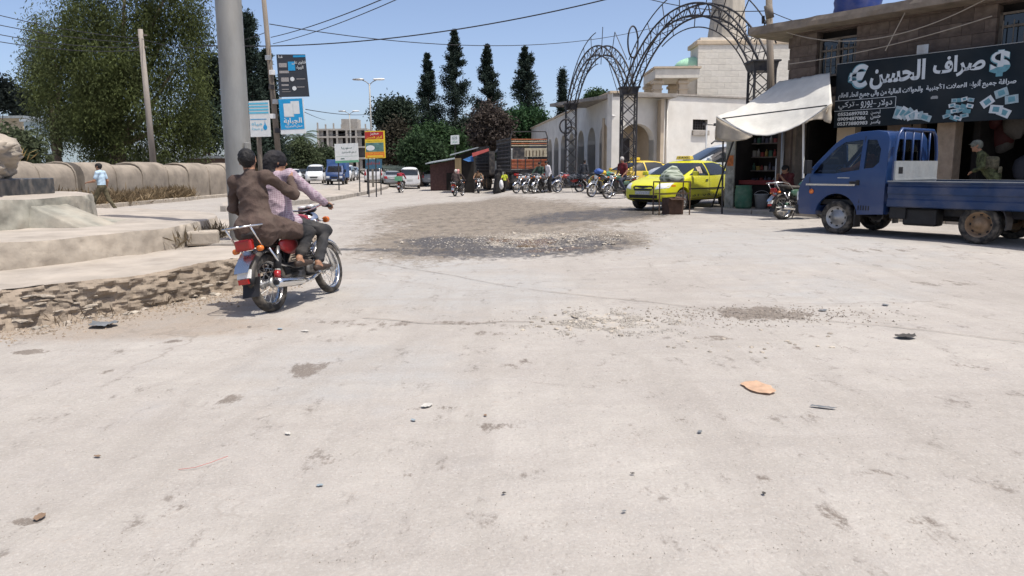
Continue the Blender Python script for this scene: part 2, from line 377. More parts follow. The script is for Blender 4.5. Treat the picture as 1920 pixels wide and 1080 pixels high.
sel = mth('MULTIPLY', rng(vo.outputs['Distance'], .10, .17, 1, 0), rng(midn, .44, .62))
c = mixc(mth('MULTIPLY', sel, .4), c, mixc(rng(grit, .42, .5), (.15, .13, .11), (.54, .505, .46)))
c = mixc(rng(grit, .55, .8, 0, .4), c, (.23, .205, .18))
c = mixc(rng(grit, .45, .25, 0, .45), c, (.485, .46, .425))
vc = N.new('ShaderNodeTexVoronoi'); vc.feature = 'DISTANCE_TO_EDGE'; vc.inputs['Scale'].default_value = .33
wv = N.new('ShaderNodeVectorMath'); wv.operation = 'ADD'; nc = N.new('ShaderNodeTexNoise'); nc.inputs['Scale'].default_value = 1.6; nc.inputs['Detail'].default_value = 4
L.new(tc.outputs['Object'], nc.inputs[0]); L.new(tc.outputs['Object'], wv.inputs[0]); L.new(nc.outputs[1], wv.inputs[1]); L.new(wv.outputs[0], vc.inputs[0])
cr = mth('MULTIPLY', rng(vc.outputs['Distance'], .0, .008, 1, 0), rng(big, .48, .6)); c = mixc(mth('MULTIPLY', cr, .5), c, (.19, .165, .14))
L.new(c, b.inputs['Base Color'])
rg = mth('SUBTRACT', .92, mth('ADD', mth('MULTIPLY', wt, .42), mth('MULTIPLY', pd, .4)), True); L.new(rg, b.inputs['Roughness'])
ht = mth('ADD', mth('MULTIPLY', fine, .9), mth('MULTIPLY', grit, .18))
bp = N.new('ShaderNodeBump'); bp.inputs['Strength'].default_value = .6; bp.inputs['Distance'].default_value = .03; L.new(ht, bp.inputs['Height']); L.new(bp.outputs[0], b.inputs['Normal'])
ground = obj('ground', gme, gm); tag(ground, 'dusty pale road surface of the crossing with mud and potholes', kind='structure')

# long hairline seams in the old road, narrow strips a few millimetres proud of it
def seam(pts, w, seed):
    V = []; F = []; P = []
    for a, b2 in zip(pts[:-1], pts[1:]):
        n = 40; P += [Vector(a).lerp(Vector(b2), i / n) for i in range(n)]
    for i, q in enumerate(P):
        p0 = G(*q); jx = .09 * noise.noise((i * .05, seed, 0)) + .006 * noise.noise((i * .9, seed, 3)); k = w * (.55 + .9 * abs(noise.noise((i * .23, seed, 7))))
        for s_ in (-1, 1): x, y = p0.x + .2 * jx, p0.y + jx + s_ * k; V.append((x, y, zt(x, y) + .009))
    F = [(2 * i, 2 * i + 2, 2 * i + 3, 2 * i + 1) for i in range(len(P) - 1)]
    return obj('road_seam', npmesh('road_seam', V, F, True), mat('seam_dirt', (.27, .235, .20), .95, var=.5, scale=8), ground)
seam([(660, 484), (800, 509), (975, 541)], .012, 1); seam([(990, 543), (1300, 577), (1600, 607), (1960, 645)], .010, 2); seam([(680, 597), (830, 608), (1000, 604)], .010, 3)

pc_ = Vector((.55, 14.3, 0)); n_ = 40; pp = []
for i in range(n_):
    a = 6.2832 * i / n_; r2 = 1 + .35 * noise.noise((math.cos(a) * 1.4, math.sin(a) * 1.4, 5)); pp.append((.60 * r2 * math.cos(a), .27 * r2 * math.sin(a), 0))
pu = MB().add([(0, 0, 0)] + pp, [(0, 1 + i, 1 + (i + 1) % n_) for i in range(n_)]).build('puddle', mat('muddy_water', (.16, .105, .06), .12, var=.15, scale=3, spec=.5)); pu.location = (pc_.x, pc_.y, zt(pc_.x, pc_.y) + .016); tag(pu, 'brown puddle in the pothole at the middle of the crossing', kind='structure')
# ---------------------------------------------------------------- common materials
M_CONC = mat('dusty_concrete', (.36, .315, .26), .9, var=.3, scale=2.2, bump=.5, bscale=14, dust=.5)
M_CONC2 = mat('grey_concrete', (.33, .30, .265), .9, var=.3, scale=3, bump=.4, bscale=20)
M_MUDWALL = mat('mud_plaster', (.27, .22, .17), .95, var=.4, scale=3.2, bump=.8, bscale=11, dust=.4)
M_STEEL = mat('galvanised_steel', (.30, .30, .285), .5, .5, var=.22, scale=3, bump=.12, bscale=60, dust=.25, stretch=(1, 1, .35))
M_DARKST = mat('dark_painted_steel', (.035, .036, .042), .55, .3, var=.4, scale=5, dust=.18)
M_WHITEW = mat('whitewashed_plaster', (.70, .675, .62), .9, var=.14, scale=.9, bump=.25, bscale=9, dust=.28)
M_BEIGE = mat('beige_plaster', (.56, .46, .34), .9, var=.2, scale=1.2, bump=.2, bscale=12, dust=.2)
M_STONEB = mat('limestone_block', (.66, .62, .54), .85, var=.14, scale=2.5, bump=.25, bscale=14)
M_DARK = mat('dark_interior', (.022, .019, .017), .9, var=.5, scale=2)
M_WOOD = mat('weathered_wood', (.19, .16, .13), .85, var=.35, scale=4, bump=.4, bscale=30, stretch=(1, 1, .15))
M_BLACK = mat('black_plastic', (.02, .02, .022), .5, var=.3)
M_RUBBER = mat('tyre_rubber', (.028, .027, .026), .85, var=.3, scale=14, dust=.35)
M_CHROME = mat('chrome', (.72, .72, .72), .16, 1., var=.1, dust=.15)
M_ALU = mat('dull_aluminium', (.45, .45, .44), .4, .8, var=.2, dust=.2)
M_WHITE = mat('white_paint', (.74, .74, .72), .45, var=.08, dust=.15, spec=.4)
M_GLASS = mat('dark_glass', (.018, .022, .026), .06, var=.2, spec=.7)
M_CABLE = mat('black_cable', (.03, .03, .034), .7)
GREENP = mat('green_paint', (.10, .33, .20), .6, var=.25, dust=.2)
# ---------------------------------------------------------------- roundabout monument, round stepped base
MC = Vector((-9.5, 11.0, 0)); M_PAVE = mat('dusty_paving', (.37, .33, .285), .95, var=.3, scale=1.6, bump=.4, bscale=10, dust=.3)
monument = thing('monument_base', 'round stepped concrete monument base of dusty plaster behind the near motorcycle', 'monument', MC)
ANG = np.radians(np.concatenate([np.linspace(-88, 22, 420, endpoint=False), np.linspace(22, 272, 70, endpoint=False)]))
def ring(name, r, z0, z1, m, amp, seed, rows=9, rin=.3, lean=.0, topamp=.02, strata=0.):
    V = []; prof = []
    for j in range(rows): prof.append((r + lean * (1 - j / (rows - 1)), z0 + (z1 - z0) * j / (rows - 1), 1))
    for q in (.05, .2, .5, 1.0, 1.6):
        if r - q > rin: prof.append((r - q, z1 + .004, 0))
    prof.append((rin, z1 + .004, 0)); K = len(prof)
    for a in ANG:
        ca, sa = math.cos(a), math.sin(a)
        for j, (rr, z, side) in enumerate(prof):
            p = (rr * ca * 1.6, rr * sa * 1.6, z * 3 + seed)
            d = 0
            if side:
                d = amp * (noise.noise((p[0] * 1.4, p[1] * 1.4, p[2])) + .7 * noise.noise((p[0] * 4, p[1] * 4, p[2] * 2.5)) + .4 * noise.noise((p[0] * 9, p[1] * 9, z * 22)))
                if strata:
                    rough_ = .35 + .65 * sst(-5, -38, math.degrees(a)); d -= rough_ * strata * (abs(noise.noise((p[0] * 3.2, p[1] * 3.2, z * 15 + seed))) - .25)
                    d += rough_ * (.034 * noise.noise((p[0] * 4.5, p[1] * 4.5, z * 9 + 3)) + .022 * noise.noise((p[0] * 10, p[1] * 10, z * 18 + 5)) + .012 * noise.noise((p[0] * 21, p[1] * 21, z * 36)))
                if j == rows - 1: d -= abs(noise.noise((p[0] * 1.2, p[1] * 1.2, seed))) * amp * 1.4
                zz = z + (topamp * noise.noise((p[0], p[1], seed + 4)) if j > rows - 3 else 0)
            else: zz = z + topamp * noise.noise((p[0], p[1], seed + 4)) + .006 * noise.noise((p[0] * 4, p[1] * 4, 1))
            V.append(((rr + d) * ca, (rr + d) * sa, zz))
    n = len(ANG); F = []
    for i in range(n):
        for j in range(K - 1): a = i * K + j; b2 = ((i + 1) % n) * K + j; F.append((a, b2, b2 + 1, a + 1))
    me = npmesh(name, V, F, True); me.set_sharp_from_angle(angle=R(50)); me.polygons.foreach_set('material_index', np.array([1 if (q % (K - 1)) >= rows - 1 else 0 for q in range(len(F))], np.int32)); return obj(name, me, [m, M_PAVE], monument)
low = ring('lower_step', 6.38, -.1, .37, M_MUDWALL, .06, 1.3, 24, 4.3, .10, .035, .055)
mid_ = ring('middle_step', 4.82, .33, .67, M_CONC, .03, 5.1, 8, 2.5, .05, .02)
upm = mat('flaking_green_plaster', (.30, .29, .245), .9, var=.45, scale=2.6, bump=.5, bscale=9, dust=.65)
low.data.polygons.foreach_set('use_smooth', np.array([(q % 28) >= 23 for q in range(len(low.data.polygons))]) if False else np.array([low.data.polygons[q].material_index == 1 for q in range(len(low.data.polygons))]))
up_ = ring('upper_step', 2.95, .62, 1.07, upm, .035, 9.2, 8, .2, .04, .02)
# rubble stones showing in the lowest wall
smesh = []
for k in range(6):
    bm = bmesh.new(); bmesh.ops.create_icosphere(bm, subdivisions=1, radius=1)
    for v in bm.verts: v.co *= 1 + .38 * noise.noise(v.co * 1.3 + Vector((k * 3.3, 0, 0))); v.co.z *= .55
    me = bpy.data.meshes.new('stone'); bm.to_mesh(me); bm.free(); me.materials.append(M_MUDWALL if k % 2 else M_CONC); smesh.append(me)
for i in range(110):
    a = R(random.uniform(-75, -2)); z = random.uniform(.0, .27); s = random.uniform(.018, .05)
    if a > R(-20) and random.random() < .6: continue
    o = bpy.data.objects.new('stone', random.choice(smesh)); COL.objects.link(o); o.parent = low
    rr = 6.385 + .09 * (1 - (z + .1) / .47) - random.uniform(.0, .03); o.location = (rr * math.cos(a), rr * math.sin(a), z + .02)
    o.rotation_euler = (random.uniform(-.25, .25), random.uniform(-.25, .25), a + random.uniform(-.4, .4) + math.pi / 2); o.scale = (s * random.uniform(1.3, 2.6), s * .8, s * .75)
# buttress, dark slab and the rough stone core on top
bt = MB()
for k, (a, w) in enumerate(((-6, .5), (10, .42))):
    ca, sa = math.cos(R(a)), math.sin(R(a)); c0 = Vector((2.95 * ca, 2.95 * sa, 0)); rd = Vector((ca, sa, 0)); tg = Vector((-sa, ca, 0))
    bt = MB(); bt.add([c0 - rd * .2 + tg * w + Vector((0, 0, .66)), c0 - rd * .2 - tg * w + Vector((0, 0, .66)), c0 + rd * .75 - tg * w * .8 + Vector((0, 0, .66)), c0 + rd * .75 + tg * w * .8 + Vector((0, 0, .66)),
                    c0 - rd * .2 + tg * w * .7 + Vector((0, 0, 1.05 - .3 * k)), c0 - rd * .2 - tg * w * .7 + Vector((0, 0, 1.05 - .3 * k))], [(0, 1, 5, 4), (2, 3, 4, 5), (1, 2, 5), (3, 0, 4), (0, 3, 2, 1)])
    bt.build('buttress', upm, monument, bevel=.02)
gran = mat('dark_granite', (.045, .05, .056), .35, var=.35, scale=9, dust=.35)
MB().box((.35, -.15, 1.20), (3.3, 3.5, .26), rot=R(8)).build('plinth_slab', gran, monument, bevel=.015)
bm = bmesh.new(); bmesh.ops.create_icosphere(bm, subdivisions=5, radius=1)
for v in bm.verts:
    p = v.co.copy(); d = 1 + .26 * noise.noise(p * 1.7) + .16 * noise.noise(p * 4.5) + .09 * noise.noise(p * 11) + .04 * noise.noise(p * 23); v.co = Vector((p.x * 1.28 * d, p.y * 1.3 * d, p.z * .62 * d))
me = bpy.data.meshes.new('rock_core'); bm.to_mesh(me); bm.free()
o = obj('rock_core', me, M_CONC, monument, (.95, -.1, 1.62)); smooth(o)
# ---------------------------------------------------------------- big steel lamp column beside the motorcycle
pb = at(449, 330, 11.0)
col = thing('lamp_column', 'thick bare galvanised steel column rising behind the two riders', 'pole', (pb.x, pb.y, .37))
MB().lathe([(.185, 0), (.182, 2), (.172, 6), (.16, 10), (.0, 10.02)], 20).build('shaft', M_STEEL, col)
MB().box((0, 0, .03), (.6, .6, .06)).box((.0, 0, -.03), (.95, .95, .16)).build('footing', M_CONC2, col, bevel=.015)
MB().box((.175, -.08, 1.25), (.05, .16, .42)).build('hatch', M_STEEL, col, bevel=.01)
fb = MB().box((-.45, -.35, .12), (.42, .34, .2), rot=.3).build('broken_block', M_CONC, col, bevel=.03)
# ---------------------------------------------------------------- plastered wall with a rounded top along the left road
rw = thing('rounded_wall', 'long low mud-plastered wall with a rounded top along the far left road', 'wall', (-17.3, 15.0, 0))
M_RW = mat('wall_plaster', (.25, .215, .175), .92, var=.34, scale=1.6, bump=.35, bscale=9, dust=.35)
A0, A1 = Vector((-17.75, 15, 0)), Vector((-16.2, 45, 0)); wd = (A1 - A0).normalized(); wn_ = Vector((wd.y, -wd.x, 0)); tot = (A1 - A0).length
pr = [(.0, -.1), (.0, .6), (.01, 1.18), (-.03, 1.38), (-.13, 1.56), (-.3, 1.68), (-.52, 1.74), (-.8, 1.75), (-1.2, 1.68), (-1.3, 1.4), (-1.32, -.1)]
s = 0; k = 0
while s < tot - .3:
    L_ = random.uniform(1.75, 2.5); e = min(s + L_, tot); hs = random.uniform(.96, 1.05)
    if abs(s - 13.8) < 1.2 and k > 0 and not globals().get('gapdone'): s += .55; e += .3; gapdone = True
    V = []; nseg = 5
    for i in range(nseg + 1):
        q = s + .02 + (e - s - .04) * i / nseg; bul = .01 + .012 * math.sin(math.pi * i / nseg)
        for (n_, z) in pr:
            p = A0 + wd * q + wn_ * (n_ + (bul if z > .1 else 0)) + Vector((0, 0, z * hs)) - Vector((-17.3, 15, 0)); p += Vector((0, 0, .02 * noise.noise((q, z, 2)) if z > .5 else 0)); V.append(p)
    K = len(pr); F = [(i * K + j, i * K + j + 1, (i + 1) * K + j + 1, (i + 1) * K + j) for i in range(nseg) for j in range(K - 1)] + [tuple(range(K - 1, -1, -1)), tuple(nseg * K + j for j in range(K))]
    o = MB().add(V, F).build('wall_panel', M_RW, rw); smooth(o, 35)
    if k % 1 == 0:                                             # rib between two panels
        rb = MB(); rb.tube([A0 + wd * e + wn_ * (n_ + .03) + Vector((0, 0, z * 1.01)) - Vector((-17.3, 15, 0)) for n_, z in pr[:9]], .04, 6); smooth(rb.build('rib', M_RW, rw))
    s = e; k += 1
# low kerb in front of that wall
kb = thing('roadside_kerb', 'low broken concrete kerb at the foot of the rounded wall', 'kerb', (-16.9, 15, 0))
q = 0
while q < 30:
    l = random.uniform(.9, 1.2); c = A0 + wd * (q + l / 2) + wn_ * 1.15 - Vector((-16.9, 15, 0)); c.z = .06
    MB().box(c, (l - .03, .28, .2), rot=math.atan2(wd.y, wd.x) + random.uniform(-.02, .02)).build('kerbstone', M_CONC, kb, bevel=.02); q += l
# ---------------------------------------------------------------- median island with kerbstones
ipx = [(418, 397), (470, 392), (535, 386), (600, 379), (650, 371), (695, 362), (724, 354), (729, 350), (715, 346), (700, 342)]
ip = [G(*p) for p in ipx]
cen = G(600, 355)
top = [p + Vector((0, 0, .2)) for p in ip]
bk = [G(560, 366), G(470, 378), G(418, 387)]; bk = [p + Vector((0, 0, .2)) for p in [G(640, 352), G(600, 362), G(540, 372), G(470, 380), G(418, 388)]]
cl = sum((p for p in top + bk), Vector()) / (len(top) + len(bk))
isl = MB().add([p for p in top + bk], [tuple(range(len(top) + len(bk)))]).build('median_island', mat('island_dust', (.38, .34, .295), .95, var=.25, scale=1.2, bump=.4, bscale=8)); tag(isl, 'raised dusty traffic island between the two roads', kind='structure')
def kerbrun(pts, parent, h=.24, w=.22):
    for a, b2 in zip(pts[:-1], pts[1:]):
        a = a.copy(); b2 = b2.copy(); n = max(1, round((b2 - a).length / 1.3))
        for i in range(n):
            p, q = a.lerp(b2, i / n), a.lerp(b2, (i + 1) / n); c = (p + q) / 2; d = q - p
            MB().box((c.x, c.y, c.z + h / 2 - .03), (d.length - .03, w, h + random.uniform(-.015, .015)), rot=math.atan2(d.y, d.x) + random.uniform(-.015, .015)).build('kerbstone', M_CONC2, parent, bevel=.02)
kerbrun(ip, isl)
# ---------------------------------------------------------------- arcade building
def arch_wall(M, length, h, t, openings, m, name='wall', parent=None, base=0.):   # openings: (u0, u1, spring, rise)
    mb = MB(); u = 0
    for (a, b2, sp, rs) in openings + [(length, length, 0, 0)]:
        if a > u: mb.box(((u + a) / 2, t / 2, (h + base) / 2), (a - u, t, h - base))
        if b2 > a:
            n = 12; c = (a + b2) / 2; hw = (b2 - a) / 2; P = [(c - hw * math.cos(math.pi * i / n), sp + rs * math.sin(math.pi * i / n)) for i in range(n + 1)]
            poly = [(a, h)] + P + [(b2, h)]
            for i in range(n):
                x0, z0 = P[i]; x1, z1 = P[i + 1]
                mb.add([(x0, 0, z0), (x1, 0, z1), (x1, 0, h), (x0, 0, h), (x0, t, z0), (x1, t, z1), (x1, t, h), (x0, t, h)], [(0, 1, 2, 3), (5, 4, 7, 6), (0, 4, 5, 1), (3, 2, 6, 7)])
            mb.add([(a, 0, base), (a, t, base), (a, t, sp), (a, 0, sp)], [(0, 1, 2, 3)]); mb.add([(b2, 0, base), (b2, t, base), (b2, t, sp), (b2, 0, sp)], [(3, 2, 1, 0)])
        u = max(u, b2)
    o = mb.build(name, m, parent); o.matrix_local = M; return o
AC = Vector((5.95, 45.0, 0)); AF_ = Vector((2.3, 86, 0)); AE = AC + Vector((9.75, 5.0, 0)).normalized() * 18
arc = thing('arcade_building', 'long whitewashed single-storey building with a row of arches and one big arched doorway', 'building', AC)
HB = 5.72
ua = (AC - AF_).normalized(); la = (AC - AF_).length
Ma = frame_of(AF_ - AC, ua, (0, 0, 1))                       # x from far end towards the corner
bays = []; u = la - .75
while u > 3.5: bays.append((u - 2.75, u, 2.95, 1.1)); u -= 4.0
M_SIDEW = M_WHITEW
arch_wall(Ma, la, HB, .55, bays[::-1], M_SIDEW, 'arcade_wall', arc)
uf = (AE - AC).normalized(); Mf = frame_of((0, 0, 0), uf, (0, 0, 1)) @ T(.02, 0, 0)
fw = arch_wall(Mf, 18, HB, .5, [(.55, 3.1, 3.05, .95), (6.1, 7.3, 4.35, .0), (8.1, 9.3, 4.35, .0)], M_WHITEW, 'front_wall', arc, base=0)
for a, b2 in ((6.1, 7.3), (8.1, 9.3)):
    f2 = MB().box(((a + b2) / 2, .25, 1.85), (b2 - a - .004, .48, 3.7)).build('wall_below_window', M_WHITEW, arc); f2.matrix_local = Mf
    g = MB().box(((a + b2) / 2, .3, 4.02), (b2 - a, .04, .66)).build('window', M_DARK, arc); g.matrix_local = Mf
    for i in range(6):
        x = a + (b2 - a) * (i + .5) / 6; MB().box((x, .12, 4.02), (.025, .025, .65)).build('window_bar', M_DARKST, g)
    for i in range(3): MB().box(((a + b2) / 2, .12, 3.85 + i * .17), (b2 - a, .025, .02)).build('window_bar', M_DARKST, g)
    sl = MB().box(((a + b2) / 2, -.06, 3.52), (b2 - a + .12, .16, .3)).build('sill', M_CONC2, arc); sl.matrix_local = Mf
# reveal, door and rear wall inside the doorway, back wall of the arcade, roof
ins = MB().box((2.1, 1.9, 2.2), (2.9, .2, 4.4)).box((.9, 1.25, 2.2), (.2, 1.3, 4.4)).box((3.3, 1.0, 2.2), (.2, 1.6, 4.4)).build('porch_walls', M_BEIGE, arc); ins.matrix_local = Mf
dr_ = MB().box((2.0, 1.77, 1.6), (1.1, .06, 3.2)).build('door', mat('dark_door', (.05, .045, .05), .6), arc); dr_.matrix_local = Mf
MB().box((2.0, 1.73, 2.3), (1.0, .03, .05)).build('door_rail', M_DARKST, dr_)
bw = MB().box((la / 2 + .5, 3.2, 2.7), (la - 2, .2, 5.4)).build('arcade_back_wall', M_BEIGE, arc); bw.matrix_local = Ma
for a, b2, sp, rs in bays:
    d2 = MB().box(((a + b2) / 2, 3.05, 1.2), (1.3, .06, 2.4)).build('door', mat('brown_door', (.12, .075, .05), .6), arc); d2.matrix_local = Ma
rf = MB().box((la / 2, 2.0, HB - .12), (la, 3.9, .2)).build('roof', M_CONC2, arc); rf.matrix_local = Ma
rf2 = MB().box((9.0, 4.0, HB - .14), (17.8, 7.0, .2)).build('roof', M_CONC2, arc); rf2.matrix_local = Mf
cp = MB().box((la / 2, .24, HB + .06), (la + .2, .75, .12)).build('coping', M_BEIGE, arc); cp.matrix_local = Ma
cp = MB().box((9.1, .22, HB + .07), (17.9, .66, .1)).build('coping', M_CONC2, arc); cp.matrix_local = Mf
dp = MB().tube([(4.0, -.07, .1), (4.0, -.07, HB - .1)], .05, 8).build('drain_pipe', M_WHITEW, arc); dp.matrix_local = Mf
dp = MB().tube([(.28, -.05, .1), (.28, -.05, HB - 1.3), (.0, -.05, HB - 1.3), (-.05, -.05, HB - 1.3)], .04, 8).build('drain_pipe', M_WHITE, arc); dp.matrix_local = Mf
# ---------------------------------------------------------------- mosque of pale blocks, portico, dome, minaret
ms_ = thing('mosque_hall', 'tall hall of pale limestone blocks standing behind the arcade building', 'building', (22, 64, 0))
ml = at(1310, 82, 62); ztop = ml.z
L0 = ml.x - 22
MB().box((L0 + 8.02, -.4, ztop / 2), (15.9, 2.8, ztop - .1)).build('core_wall', M_STONEB, ms_)
bl = MB().box((0, 0, 0), (1, 1, 1)).mesh('block', bevel=.005, bseg=1); bl.materials.append(M_STONEB)
bl2 = bl.copy(); bl2.materials.clear(); bl2.materials.append(mat('limestone_block_b', (.69, .65, .57), .85, var=.12, scale=3, bump=.2, bscale=16))
zc = 4.8; row = 0
while zc < ztop - .1:
    h = .47; x = L0 - (.55 if row % 2 else 0)
    while x < L0 + 9.5:
        w = 1.1; a = max(x, L0); e = x + w
        o = bpy.data.objects.new('block', bl if random.random() < .5 else bl2); COL.objects.link(o); o.parent = ms_
        o.location = ((a + e) / 2, -1.86 + random.uniform(-.004, .004), zc + h / 2); o.scale = (e - a - .009, .2, h - .009); x = e
    zc += h; row += 1
MB().box((L0 + 8, -.4, ztop + .1), (16.3, 3.3, .35)).build('cornice', M_BEIGE, ms_, bevel=.05)
MB().box((L0 + 8, -.4, ztop + .4), (15.6, 2.7, .25)).build('parapet', M_STONEB, ms_)
po = thing('portico', 'open stone portico with square columns between the arcade roof and the block hall', 'portico', (at(1266, 300, 58).x, 58, 0))
zl, zh_ = at(1266, 148, 58).z, at(1266, 130, 58).z; xl, xr = at(1226, 140, 58).x - po.location.x, at(1309, 140, 58).x - po.location.x
MB().box(((xl + xr) / 2, 2, (zl + zh_) / 2), (xr - xl, 5, zh_ - zl)).build('roof_slab', M_STONEB, po, bevel=.03)
MB().box(((xl + xr) / 2, 2, zh_ + .08), (xr - xl + .2, 5.2, .14)).build('coping', M_BEIGE, po)
for px in (1233, 1281):
    for y in (.2, 3.8):
        x = at(px, 160, 58).x - po.location.x; o = MB().box((x, y, zl / 2), (.62, .62, zl)).box((x, y, zl - .25), (.84, .84, .22)).box((x, y, zl - .75), (.76, .76, .1)).build('column', M_BEIGE, po, bevel=.02)
MB().box(((xl + xr) / 2, 2, 2.4), (xr - xl, 5, 4.8)).build('base_wall', M_BEIGE, po)
dm = thing('green_dome', 'pale green plaster dome peeking over the portico roof', 'dome', (at(1304, 130, 64).x, 64, 0))
M_DOME = mat('pale_green_paint', (.36, .60, .42), .7, var=.15, scale=2)
zb = at(1304, 127, 64).z
MB().lathe([(1.75 * math.cos(q), zb + .85 * math.sin(q)) for q in np.linspace(-.05, math.pi / 2, 12)], 32).build('shell', M_DOME, dm)
MB().lathe([(1.75, zb - 6), (1.75, zb)], 24).build('drum', M_STONEB, dm)
mn = thing('minaret', 'round grey concrete minaret shaft rising behind the gateway arch', 'minaret', (at(1364, 40, 67).x, 67, 0))
M_MIN = mat('weathered_minaret', (.43, .39, .33), .9, var=.35, scale=1.1, bump=.45, bscale=7, stretch=(1, 1, .3))
zf = at(1364, 68, 67).z
MB().lathe([(1.75, 0), (1.75, zf - .6), (1.66, zf), (1.46, zf + 1.6), (1.36, zf + 3.5), (1.32, zf + 9), (1.31, zf + 14)], 12, smooth=False).build('shaft', M_MIN, mn)
MB().lathe([(1.4, zf + 8), (2.0, zf + 8.6), (2.0, zf + 9.4), (1.85, zf + 9.4), (1.85, zf + 8.8)], 12, smooth=False).build('balcony', M_MIN, mn)
# ---------------------------------------------------------------- steel gateway of two arches
TL, TM, TR = at(1070, 300, 47), at(1177, 300, 37), at(1421, 300, 27.5)
gw = thing('arched_gateway', 'rusty dark steel lattice gateway of two broken arches on three lattice towers', 'gateway', (TM.x, TM.y, 0))
def lp(p): return Vector(p) - Vector((TM.x, TM.y, 0))
hd = {}
for nm, tp, hpx, wd_ in (('l', TL, 197, .62), ('m', TM, 168, .68), ('r', TR, 122, .72)):
    zt_ = at(960, hpx, tp.y).z + .02; b0 = lp((tp.x, tp.y, 0)); hd[nm] = b0 + Vector((0, 0, zt_)); w = wd_ / 2
    cs = [b0 + Vector((i * w, j * w, 0)) for i, j in ((-1, -1), (1, -1), (1, 1), (-1, 1))]
    for c_ in cs: beam('post', c_, c_ + Vector((0, 0, zt_)), .075, .075, M_DARKST, gw)
    n = 8; st = zt_ / n
    for i in range(n):
        for k in range(4):
            a, b2 = cs[k], cs[(k + 1) % 4]; z0 = Vector((0, 0, i * st)); z1 = Vector((0, 0, (i + 1) * st))
            beam('brace', a + z0, b2 + z1, .03, .03, M_DARKST, gw)
            if k % 2 == 0 or i % 2: beam('brace', b2 + z0, a + z1, .03, .03, M_DARKST, gw)
    MB().box(hd[nm] + Vector((0, 0, .02)), (wd_ + .3, wd_ + .3, .06)).build('cap_plate', M_DARKST, gw)
    MB().box(hd[nm] + Vector((0, 0, -.16)), (wd_ + .06, wd_ + .06, .3), taper=(1.15, 1.15)).build('head_box', M_DARKST, gw)
def archspan(p, q, rise, n, outer, inner, skip_outer=None):
    c = (p + q) / 2; ch = (q - p); ch.z = 0; l = ch.length; d = ch.normalized(); sd_ = Vector((d.y, -d.x, 0)); r = l * l / (8 * rise) + rise / 2; ha = math.asin(min(1, l / 2 / r))
    cz = max(p.z, q.z) + rise - r
    def pt(t, rad, off):
        a = -ha + 2 * ha * t; zz = cz + rad * math.cos(a) + (p.z - q.z) * (.5 - t) * 0; return Vector((c.x, c.y, 0)) + d * (rad * math.sin(a)) + Vector((0, 0, zz)) + sd_ * off
    ro, ri, w = r + .05, r - .42, .24
    for rad in (ro, ri):
        for off in (-w, w):
            o = MB().tube([pt(i / 40, rad, off) for i in range(41)], .042, 6).build('chord', M_DARKST, gw)
    for i in range(n):
        t0, t1 = i / n, (i + 1) / n
        for off in (-w, w):
            beam('brace', pt(t0, ri, off), pt((t0 + t1) / 2, ro, off), .026, .026, M_DARKST, gw)
            beam('brace', pt((t0 + t1) / 2, ro, off), pt(t1, ri, off), .026, .026, M_DARKST, gw)
        beam('brace', pt(t0, ro, -w), pt(t1, ro, w), .022, .022, M_DARKST, gw)
        beam('brace', pt(t0, ri, w), pt(t1, ri, -w), .022, .022, M_DARKST, gw)
    for (a, b2, rad) in outer + inner:
        MB().tube([pt(a + (b2 - a) * i / 24, rad + r, 0) for i in range(25)], .026, 6).build('trim_tube', M_DARKST, gw)
        for i in range(4):
            t = a + (b2 - a) * (i + .6) / 4.3; beam('strut', pt(t, r, 0), pt(t, r + rad, 0), .028, .028, M_DARKST, gw)
    return pt, r
ptL, rL = archspan(hd['m'], hd['r'], 2.75, 16, [(.08, .52, .85), (.55, 1.0, .85)], [(.30, .98, -.85)])
ptS, rS = archspan(hd['m'], hd['l'], 2.55, 15, [(.52, .98, .85)], [(.48, .8, -.85)])
for t, a, b2 in ((.43, -.9, 1.0), (.28, -.3, .95)): beam('strut', ptS(t, rS + a, 0), ptS(t, rS + b2, 0), .03, .03, M_DARKST, gw)
beam('strut', ptS(.28, rS + .95, 0), ptS(.1, rS + .6, 0), .028, .028, M_DARKST, gw)
beam('strut', ptS(.3, rS - .7, 0), ptS(.08, rS - 1.3, 0), .028, .028, M_DARKST, gw)
rc = hd['m'] + Vector((.15, 0, 2.15)); MB().tube([rc + Vector((.30 * math.cos(q) * .95, .28 * math.cos(q), .72 * math.sin(q))) for q in np.linspace(0, 2 * math.pi, 33)[:-1]], .04, 6, closed=True).build('finial_ring', M_DARKST, gw)
for dx in (-.05, .05): beam('finial_stem', hd['m'] + Vector((dx * 3, 0, 0)), rc + Vector((dx, 0, -.72)), .045, .045, M_DARKST, gw)
for k in range(2):
    c_ = hd['l'] + Vector((-.35 + .3 * k, -.45, -1.35 - .45 * k)); MB().tube([c_ + Vector((.36 * math.cos(q), 0, .42 * math.sin(q))) for q in np.linspace(0, 2 * math.pi, 25)[:-1]], .05, 6, closed=True).build('ornament_ring', M_DARKST, gw)
# ---------------------------------------------------------------- corner shop building (local: x along the front, y inwards, z up)
F0 = Vector((7.73, 21.25, .15)); U = Vector((.6, -.8, 0)); NIN = Vector((.8, .6, 0))
MS = frame_of(F0, U, (0, 0, 1)); RZS = math.atan2(U.y, U.x)
def tpx(px, y=0., py=300):                                       # local x of an image column on the plane y
    r_ = ray(px, py); s = r_.x / r_.y; b0 = F0 + NIN * y; return (b0.y * s - b0.x) / (.6 + .8 * s)
def SP(x, y, z): return MS @ Vector((x, y, z))
shop = thing('shop_building', 'two-storey dusty stone building with a projecting concrete roof slab at the right', 'building', F0, RZS)
M_STW = mat('brown_stone_wall', (.125, .095, .078), .9, var=.25, scale=2, bump=.4, bscale=10, dust=.2)
M_SLAB = mat('old_slab_concrete', (.24, .20, .16), .92, var=.35, scale=2.5, bump=.6, bscale=9)
BW = 13.0
